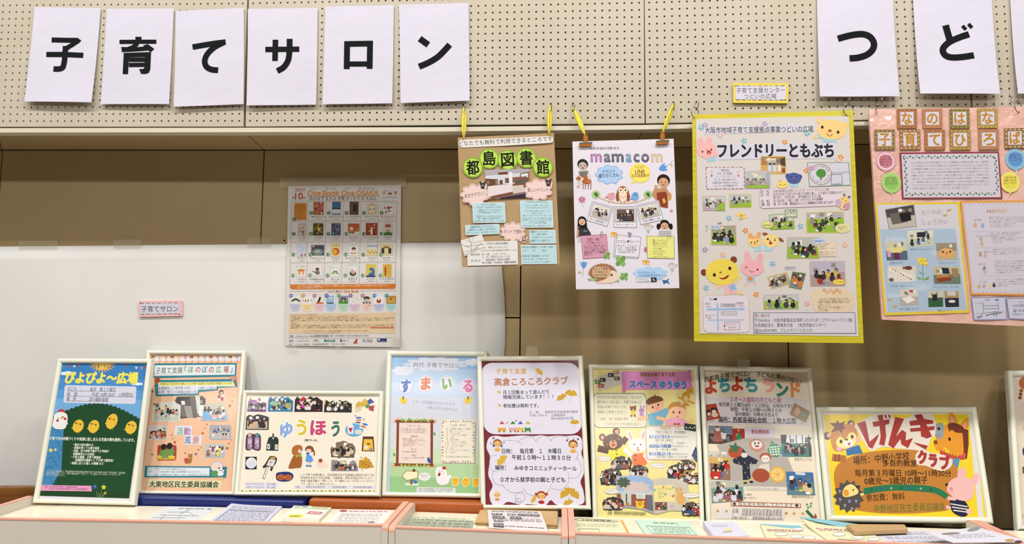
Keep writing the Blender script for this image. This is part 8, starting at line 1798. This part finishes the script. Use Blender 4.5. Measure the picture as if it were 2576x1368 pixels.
for i, s_ in enumerate(('主催・西都島地域社会福祉協議会', '協賛・西都島地区民生委員協議会', '〃　・西都島地区更生保護女性会')): text(s_, 284, 1186 + i * 19, 676, 1194 + i * 19, 19, '#5a4f52', bold=.012)
text('お問い合わせ：　西都島福祉会館 6921-4349', 282, 1250, 678, 1257, 22, '#3f3a3c', bold=.015)
for x, y in ((173, 1197), (241, 1199), (709, 1214), (770, 1216), (838, 1217)): part('gold_star'); star(x, y, 15, '#b5802c')
for x, y in ((872, 1146), (904, 1138), (900, 1160), (880, 1170)): part('green_flower'); star(x, y, 12, '#4f8a4a', inner=.55); 
part('anchor_cutout'); line([(866, 1192), (922, 1252)], 24, '#2f6a4a'); poly([(874, 1262), (890, 1252), (920, 1262), (936, 1214), (950, 1240), (940, 1276), (908, 1282)], '#b0402c')
flush()
# --- eighth: wide yellow
t, sf, inn = framed('wide framed yellow poster headed げんきクラブ with cut-paper animals', [(2052, 1024), (2454, 1024), (2498, 1318), (2080, 1312)], 0.035, 0.19, bw=14, fb=1.15, paper='#e4c92e')
view(2040, 910, 2.987, sk=0.07)
part('margin_print'); qq = inn; mm = qmap([(60, 380), (1222, 376), (1300, 1176), (118, 1166)])
for q in ([mm(0, 0), mm(1, 0), mm(1, .02), mm(0, .02)], [mm(0, 0), mm(.028, 0), mm(.05, 1), mm(0, 1)], [mm(.965, 0), mm(1, 0), mm(1, 1), mm(.965, 1)]): poly(q, '#d2d0cc')
part('yellow_band'); poly([(96, 392), (1160, 394), (1180, 520), (1180, 620), (100, 600)], '#e6b524') if 0 else None
part('big_drum_cutout'); blob([(176, 900), (190, 790), (280, 720), (420, 680), (640, 660), (840, 670), (1000, 710), (1090, 780), (1112, 880), (1110, 1000), (1060, 1100), (900, 1130), (640, 1140), (380, 1120), (230, 1060)], '#b87a34')
part('racoon_cutout'); line([(160, 716), (262, 730)], 52, '#b0682c'); [line([(186 + i * 26, 694), (182 + i * 26, 746)], 10, '#6a3a22') for i in range(2)]; ell(302, 464, 27, 27, '#6a3a26', n=16); ell(306, 466, 15, 16, '#e2a0a4', n=12); ell(122, 556, 28, 30, '#6a3a26', n=16); ell(134, 552, 15, 17, '#e2a0a4', n=12); poly([(262, 656), (362, 622), (390, 684), (272, 704)], '#2f6aa5'); blob([(150, 560), (180, 500), (250, 470), (320, 474), (346, 520), (352, 580), (330, 624), (270, 656), (200, 674), (160, 640)], '#c07f3a'); blob([(190, 600), (220, 560), (260, 590), (284, 540), (320, 530), (346, 570), (330, 620), (260, 652), (206, 640)], '#e8d488'); blob([(250, 620), (268, 590), (310, 590), (322, 620), (290, 642)], '#dedbd8'); ell(226, 598, 11, 15, '#241a16', n=12); ell(310, 562, 11, 15, '#241a16', n=12); ell(270, 584, 9, 8, '#241a16', n=8); poly([(272, 612), (298, 604), (290, 632)], '#a5382e'); ell(212, 654, 22, 17, '#e2a0b8', n=12); ell(354, 584, 18, 17, '#e2a0b8', n=12)
poly([(142, 460), (190, 458), (196, 438), (218, 462), (256, 446), (244, 478), (262, 500), (236, 506), (234, 544), (214, 514), (150, 530), (178, 490)], '#6e2a20')
part('horse_cutout'); poly([(1030, 462), (1040, 376), (1062, 372), (1108, 450), (1090, 490)], '#dc922e'); poly([(1120, 470), (1170, 420), (1186, 428), (1184, 490), (1150, 520)], '#dc922e'); poly([(1046, 440), (1050, 402), (1080, 440), (1078, 462)], '#e0a090'); poly([(1132, 486), (1168, 448), (1172, 470), (1146, 508)], '#e0a090'); poly([(1136, 500), (1184, 510), (1186, 620), (1172, 730), (1140, 720)], '#6a3420'); blob([(930, 600), (960, 540), (1000, 480), (1060, 470), (1130, 520), (1146, 620), (1140, 700), (1060, 690), (1010, 640), (960, 660)], '#dc922e'); blob([(1030, 470), (1080, 458), (1146, 490), (1140, 530), (1090, 530), (1060, 510), (1040, 520)], '#6a3420'); blob([(930, 520), (944, 466), (984, 458), (1000, 490), (996, 550), (978, 580), (944, 570)], '#8f979a'); ell(962, 502, 11, 12, '#23262a', n=12); line(curve([(936, 548), (950, 560), (964, 548)], 3), 4, '#8a5a5a'); ell(1042, 580, 10, 14, '#23201c', n=12); line([(934, 610), (950, 650), (1010, 670)], 26, '#dc922e'); rect(924, 590, 950, 618, '#7a4226'); poly([(970, 662), (1100, 712), (1164, 682), (1160, 730), (1098, 740), (968, 700)], '#d0534a'); [line([(975 + i * 22, 668 + i * 6), (990 + i * 22, 706 + i * 4)], 4, '#5a1a1a') for i in range(8)]; poly([(1066, 730), (1120, 722), (1104, 800), (1070, 760)], '#4f8fb5')
part('title_cutout')
blob([(330, 480), (390, 440), (460, 400), (600, 386), (620, 420), (720, 420), (790, 390), (920, 400), (935, 540), (900, 580), (880, 640), (850, 670), (760, 660), (640, 650), (540, 640), (470, 665), (430, 655), (350, 520)], '#dcd2c6', n=3)
RD = '#a03a34'
for pts in ([(346, 462), (408, 444), (418, 480), (440, 600), (512, 540), (500, 578), (462, 652), (434, 640), (396, 560)], [(462, 452), (590, 430), (588, 466), (558, 474), (566, 560), (552, 630), (512, 620), (524, 560), (516, 482), (470, 488)], [(500, 402), (540, 396), (545, 440), (512, 444)], [(552, 398), (566, 396), (572, 422), (560, 426)], [(580, 398), (594, 396), (600, 420), (588, 424)],
            [(634, 414), (700, 428), (640, 560), (684, 510), (716, 530), (712, 590), (768, 570), (730, 648), (680, 620), (672, 580), (620, 650), (580, 624)], [(738, 446), (850, 428), (918, 440), (920, 464), (748, 480)], [(744, 500), (930, 482), (926, 512), (748, 526)], [(776, 398), (832, 392), (910, 560), (872, 576), (828, 560), (820, 470)], [(770, 604), (880, 630), (864, 660), (790, 620)]): poly(pts, RD)
blob([(786, 700), (830, 662), (900, 680), (1000, 700), (1050, 720), (1062, 770), (1020, 812), (960, 816), (860, 780), (800, 770)], '#dcd2c6', n=3)
for ch, a, b_, y in (('ク', 800, 874, 716), ('ラ', 884, 952, 738), ('ブ', 966, 1050, 758)): text(ch, a, y, b_, y + 6, 96, RD, bold=.11)
part('marker_lettering')
for s_, a, y, b_, y2, h in (('場所：中野小学校', 318, 744, 740, 706, 60), ('多目的教室', 540, 762, 796, 762, 46), ('毎月第３月曜日 10時～11時30分', 330, 834, 1054, 838, 50), ('0歳児～3歳児の親子', 402, 896, 876, 888, 52), ('参加費：無料', 416, 1022, 706, 1010, 52)): text(s_, a, y, b_, y2, h, '#3a2412', bold=.014)
text('中野地区民生委員協議会', 474, 1106, 1008, 1086, 58, '#5c6a2c', bold=.014)
part('green_band_cutout'); poly(curve([(396, 948), (600, 922), (840, 926), (960, 950), (1034, 1000)], 4) + curve([(1010, 1030), (940, 990), (830, 974), (600, 966), (398, 996)], 4), '#24714f'); [ell(456 + i * 74, 962 - 16 * math.sin(i / 6 * 3), 9, 9, ['#2a4a34', '#3a5a8a', '#a5a08a'][i % 3], n=10) for i in range(7)]
part('hedgehog_cutout')
pts = [(284 + (118 if i % 2 else 92) * math.cos(i * math.pi / 13), 1010 + (126 if i % 2 else 100) * math.sin(i * math.pi / 13)) for i in range(26)]; poly(pts, '#4f4c46'); blob([(236, 980), (262, 934), (310, 920), (352, 960), (350, 990), (300, 1010), (250, 1014)], '#ecd288'); ell(264, 984, 22, 26, '#d8933a', n=14); ell(348, 940, 9, 9, '#241a16', n=10); ell(318, 962, 6, 7, '#241a16', n=8); line([(372, 1000), (396, 990)], 18, '#ecd288'); [poly([(x - 12, y - 14), (x + 14, y - 6), (x - 2, y + 18)], '#8f84b8') for x, y in ((216, 972), (220, 1034), (290, 1048), (340, 1046), (256, 1080), (308, 1104))]
part('rabbit_cutout'); ell(1134, 850, 34, 58, '#e2b0ae', n=18, rot=8); ell(1236, 880, 24, 46, '#e2b0ae', n=18, rot=20); blob([(1046, 1040), (1090, 1020), (1160, 1050), (1190, 1110), (1170, 1156), (1120, 1160), (1060, 1120)], '#23233c'); [line([(1050 + i * 10, 1066 + i * 24), (1178 - i * 2, 1088 + i * 20)], 9, '#d8d4cc') for i in range(3)]; blob([(1022, 950), (1050, 890), (1120, 864), (1200, 880), (1226, 940), (1218, 1010), (1170, 1044), (1090, 1030), (1030, 980)], '#e4b4b0'); ell(1019, 922, 10, 10, '#241a16', n=10); line(curve([(1044, 964), (1050, 944), (1062, 958), (1058, 972)], 3), 4, '#8a3a3a'); line([(1090, 1030), (1026, 1024)], 26, '#e4b4b0'); line([(1050, 1100), (1016, 1086)], 24, '#e4b4b0'); ell(1186, 1124, 20, 22, '#e4b4b0', n=12)
flush()
# --- ninth, at the right edge
t, sf, inn = framed('framed cream poster with a brown plaited-hair figure, cut off by the right edge', [(2532, 933), (2800, 930), (2835, 1340), (2557, 1334)], 0.035, 0.24, bw=14, paper='#d8cbbb')
view(2480, 900, 2.923, sk=0.06)
part('girl_drawing'); ell(292, 186, 48, 48, '#a5603a', n=20); ell(330, 200, 44, 44, '#dcb898', n=20); [ell(262 - i * 5, 240 + i * 26, 14, 13, '#94502f', n=10) for i in range(3)]
part('flower_drawing'); flower(290, 340, 16, '#c98a8a'); flower(290, 520, 20, '#d8a44a'); ell(296, 690, 26, 40, '#2f3a5a', n=14); rect(270, 800, 300, 850, '#5a5a3a'); flower(272, 1162, 16, '#c9a4a4')
flush()
# strips of tape and cords on the frames
def ftape(label, q, y):
    tape(label, q, surf=wall(y), off=0.0)
ftape('tape at the top middle of the dark red framed poster', [(1323, 871), (1352, 871), (1353, 905), (1323, 905)], 0.165)
ftape('tape at the top of the cream framed poster headed よちよちランド', [(1855, 903), (1886, 905), (1886, 923), (1856, 922)], 0.235)
t = thing('green_cord', 'short green cord looped at the top corner of the sky-blue framed poster', 'cord', wall(.24).at(1226, 892))
wire('cord_loop', [wall(.235).at(x, y) for x, y in ((1217, 894), (1222, 884), (1226, 881), (1228, 888), (1231, 896))], 0.0012, 'green_ribbon', t)
# ------------------------------------------------------------------ flyers and papers on the counters
def flyer(label, q, col, z=0.0, thick=0.0006, name='flyer', curl=None, matl='print', group='flyers on the display counters'):
    """q: tl,tr,br,bl in the photograph, lying z above the tray"""
    x_ = level(.84).at((q[2][0] + q[3][0]) / 2, q[3][1]).x
    sf_ = level(ztray(x_) + .0012 + z + thick)
    q = list(q)
    for i, j in ((3, 0), (2, 1)):
        a, c = sf_.at(*q[i]), sf_.at(*q[j])
        if a.y < -.327:
            k = (-.327 - a.y) / (c.y - a.y)
            q[i] = (q[i][0] + (q[j][0] - q[i][0]) * k, q[i][1] + (q[j][1] - q[i][1]) * k)
    t = thing(name, label, 'paper' if thick < .004 else 'paper stack', sf_.at((q[0][0] + q[2][0]) / 2, (q[0][1] + q[2][1]) / 2, -thick), group)
    slab('paper', sf_, q, thick, matl, t, col=col, div=8 if curl else 1, warp=curl)
    sheet(t, sf_, matl, 0.0006, warp=curl); view(0, 0, 1, sk=0)
    part('print')
    return qmap(q)
def row(m, u0, u1, v, wd=1.2, col='#8f8d92', k=0):
    rn = random.Random(int(u0 * 97 + v * 1013 + k))
    u = u0
    while u < u1:
        e = min(u1, u + rn.uniform(.03, .12)); line([m(u, v), m(e, v)], wd, col); u = e + rn.uniform(.01, .03)
def rows(m, u0, u1, vs, **kw):
    for v in vs: row(m, u0, u1, v, **kw)
m = flyer('white map flyer at the left, first on the long left counter', [(420, 1273), (547, 1275), (494, 1312), (357, 1309)], '#cdd2d6')
rows(m, .3, .8, (.12, .16), wd=.8)
for p in (((.1, .8), (.7, .75)), ((.2, .4), (.6, .38), (.8, .6)), ((.15, .6), (.9, .62)), ((.55, .2), (.5, .5), (.62, .9)), ((.3, .95), (.25, .6))): line([m(*a) for a in p], .8, '#8a9096')
rect(522, 1279, 532, 1282, '#8a8a92')
m = flyer('lilac sheaf of application forms with a curled corner on the long left counter', [(583, 1268), (710, 1273), (668, 1315), (524, 1311)], '#c9cad9', thick=.006, curl=lambda x, y: .012 * max(0, (620 - x) / 100) * max(0, (1290 - y) / 22))
rows(m, .08, .95, [.12 + .05 * i for i in range(17)], wd=.8, col='#a0a2b4'); line([m(.1, .35), m(.9, .35), m(.92, .95), m(.08, .95)], .8, '#8a8ca0', closed=True)
m = flyer('pile of booklets with a yellow pencil picture on the long left counter', [(740, 1271), (833, 1276), (803, 1306), (708, 1302)], '#dcdcd0', thick=.013)
poly([m(.05, .02), m(.95, .02), m(.95, .2), m(.05, .2)], '#b5bf9a'); ell(770, 1275, 16, 3.5, '#c9d8dc', n=14); ell(768, 1274, 9, 2, '#8a7a6a', n=10); poly([m(.55, .4), m(.93, .42), m(.9, .62), m(.53, .6)], '#c06a78'); row(m, .6, .88, .52, 2.2, '#e8d4d8'); poly([m(.14, .7), m(.5, .7), m(.5, .95), m(.12, .93)], '#e2d44e'); line([m(.18, .88), m(.42, .8)], 1.6, '#4a4a3a')
m = flyer('white flyer with a pink heading beside the right end of the left counter', [(854, 1282), (983, 1283), (955, 1320), (823, 1318)], '#dcdcdc')
row(m, .2, .95, .1, 2.6, '#cf8a96'); ell(864, 1285, 10, 2.6, '#9a5a4a', n=12); rows(m, .1, .9, (.28, .36, .44, .55, .63, .74, .82), wd=1, col='#b9ae94'); poly([m(.08, .92), m(.3, .92), m(.28, 1), m(.07, 1)], '#8a5a5a'); rect(926, 1312, 942, 1315, '#7a7a8a')
m = flyer('pale yellow timetable sheet on the short counter', [(1012, 1297), (1201, 1305), (1198, 1331), (989, 1325)], '#d9dcc0')
row(m, .1, .9, .08, .9, '#7a7a72')
for i in range(8): line([m(.06, .22 + i * .1), m(.95, .22 + i * .1)], .8, '#7a8078')
for i in range(9): line([m(.2 + i * .094, .22), m(.2 + i * .094, .98)], .8, '#7a8078')
for i in range(5): row(m, .22, .93, .26 + i * .16, .9, '#8fa090', k=i)
# cardboard stack: each sheet a part
tz = ztray(2.2)
zc = lean(1348, 1281, .03, 1333, 896, .2).p.z
t = thing('cardboard_stack', 'stack of flat cardboard sheets on the short counter under the dark red frame', 'cardboard', (2.21, -.05, tz + .001))
n_ = 5; hh = (zc - .002 - tz - .001) / n_
xl_, xr_ = level(zc).at(1207, 1283).x, level(zc).at(1402, 1288).x
for i in range(n_):
    o_ = [0, .003, -.002, .002, 0][i]
    b = MB(); b.box(xl_ + o_, min(xr_ + o_, u2r - .026), -.17 + abs(o_), .045, tz + .001 + i * hh, tz + .001 + (i + 1) * hh - .0008); b.build('cardboard_sheet', 'tan', t)
def onbox(x, y): return 0
x_ = level(zc).at(1300, 1300)
sf_ = level(zc + .001)
t = thing('flyer', 'black and white printed flyer on the cardboard stack', 'paper', sf_.at(1300, 1300), 'flyers on the display counters')
q = [(1226, 1282), (1360, 1286), (1378, 1329), (1230, 1324)]
bend = lambda x, y: -.012 * max(0, (y - 1315) / 14) ** 2
slab('paper', sf_, q, .0006, 'print', t, col='#d8cfcf', div=8, warp=bend)
sheet(t, sf_, 'print', 0.0006, warp=bend); part('print'); m = qmap(q)
rows(m, .08, .95, (.06, .1, .34, .48, .56, .62, .9), wd=.9, col='#6a6668')
for u, v, w_, h_ in ((.07, .2, .2, .1), (.36, .2, .16, .08), (.55, .18, .4, .12), (.08, .38, .22, .14), (.4, .38, .2, .14), (.1, .62, .16, .1), (.08, .8, .18, .16)): poly([m(u, v), m(u + w_, v), m(u + w_, v + h_), m(u, v + h_)], '#55545a'); row(m, u + .02, u + w_ - .02, v + h_ / 2, 1.4, '#c9c4c6')
m = flyer('orange sheet under the cream flyers on the right counter', [(1500, 1306), (1566, 1308), (1584, 1341), (1520, 1340)], '#dba25c')
m = flyer('cream flyers with a ribbon heading, first on the right counter', [(1430, 1300), (1560, 1307), (1576, 1338), (1444, 1342)], '#dcd8b8', z=.001, thick=.004)
line([m(.08, .14), m(.2, .06), m(.8, .08), m(.95, .16), m(.85, .22), m(.2, .2)], 1, '#6a6a5a', closed=True); row(m, .25, .8, .14, 2, '#7a7868'); rows(m, .1, .9, (.4, .48, .56), wd=.8, col='#b5b094'); line([m(.12, .98), m(.12, .72), m(.5, .74), m(.5, .98)], 1, '#7a7868')
m = flyer('pale green flyers fanned on the right counter', [(1598, 1307), (1733, 1312), (1763, 1350), (1626, 1346)], '#c3dccb', thick=.005)
flush()
row(m, .3, .75, .16, 1.4, '#6a8a78') if 0 else None
part('print'); row(m, .3, .7, .16, 1.6, '#5f7a6c'); line([m(.75, .05), m(.73, .3)], 1, '#5f7a6c'); line([m(.12, .38), m(.92, .4), m(.95, .9), m(.14, .88)], .9, '#7f9a8a', closed=True); rows(m, .2, .88, (.48, .58, .68, .78), wd=.9, col='#7f9a8a')
m = flyer('curled stack of white pamphlets with a small yellow drawing on the right counter', [(1768, 1313), (1842, 1313), (1884, 1346), (1800, 1354)], '#cfcfe0', thick=.018, curl=lambda x, y: .016 * ((x - 1768) / 80 - .5) ** 2 * max(0, (1345 - y) / 30))
ell(1830, 1333, 10, 3.6, '#d8cf9a', n=12); line([(1818, 1339), (1842, 1337)], 1.2, '#8a9a9a'); rows(m, .2, .7, (.2, .3), wd=1, col='#a5a5bc')
for nm, q in (('first', [(1912, 1318), (2012, 1322), (2066, 1362), (1930, 1358)]), ('second', [(2014, 1312), (2157, 1318), (2238, 1368), (2088, 1362)])):
    m = flyer(f'yellow and blue flyers with white rabbits, {nm} pile from the left on the right counter', q, '#dcdcb8', thick=.007 if nm == 'first' else .005, curl=(lambda x, y: .018 * max(0, (2060 - x) / 46) * max(0, (1338 - y) / 26)) if nm == 'second' else None)
    poly([m(0, 0), m(1, 0), m(1, .22), m(.55, .16), m(.0, .04)], '#86bccb'); row(m, .1, .9, .34, 2.6, '#b07a8a'); row(m, .1, .8, .42, 1.4, '#c08a9a'); ell(*m(.85, .24), 13, 3, '#e4e2dc', n=12)
    for u, v in ((.35, .6), (.62, .72), (.85, .78)): ell(*m(u, v), 17, 5, '#8a8a8a', n=14); ell(*m(u, v), 16, 4.2, '#e2e0d8', n=14)
    line([m(.2, .85), m(.9, .95)], 1.2, '#6a6a6a'); ell(*m(.75, .92), 14, 3, '#86a8b8', n=12)
m = flyer('white flyer with blue lines of print near the right end of the right counter', [(2186, 1336), (2340, 1334), (2420, 1372), (2244, 1372)], '#d0d0de', thick=.002)
rows(m, .1, .85, (.14, .24, .42, .52, .7, .8), wd=1, col='#8f95b0')
m = flyer('large white flyer with brush drawings lying over the far right divider', [(2330, 1340), (2459, 1325), (2590, 1362), (2430, 1376)], '#d4d4e0', z=.036, thick=.002)
ell(2450, 1331, 17, 4.5, '#8a8e90', n=14, rot=-12); ell(2392, 1342, 24, 3, '#8f8688', n=12, rot=-3); rows(m, .2, .8, (.4, .5, .6), wd=1, col='#9aa0b8'); ell(2540, 1359, 12, 3, '#c08a4a', n=10); ell(2562, 1362, 10, 3, '#6a3f4a', n=10)
flush()
sfb = level(ztray(3.4) + .026)
t = thing('cardboard_block', 'flat tan block with a rounded end on the right counter under the wide yellow frame', 'block', sfb.at(2200, 1325, -.018))
bevel(slab('block_body', sfb, [(2128, 1317), (2276, 1318), (2284, 1329), (2150, 1334)], .018, 'tan', t), .004)
flush()
bpy.data.objects.remove(FO)
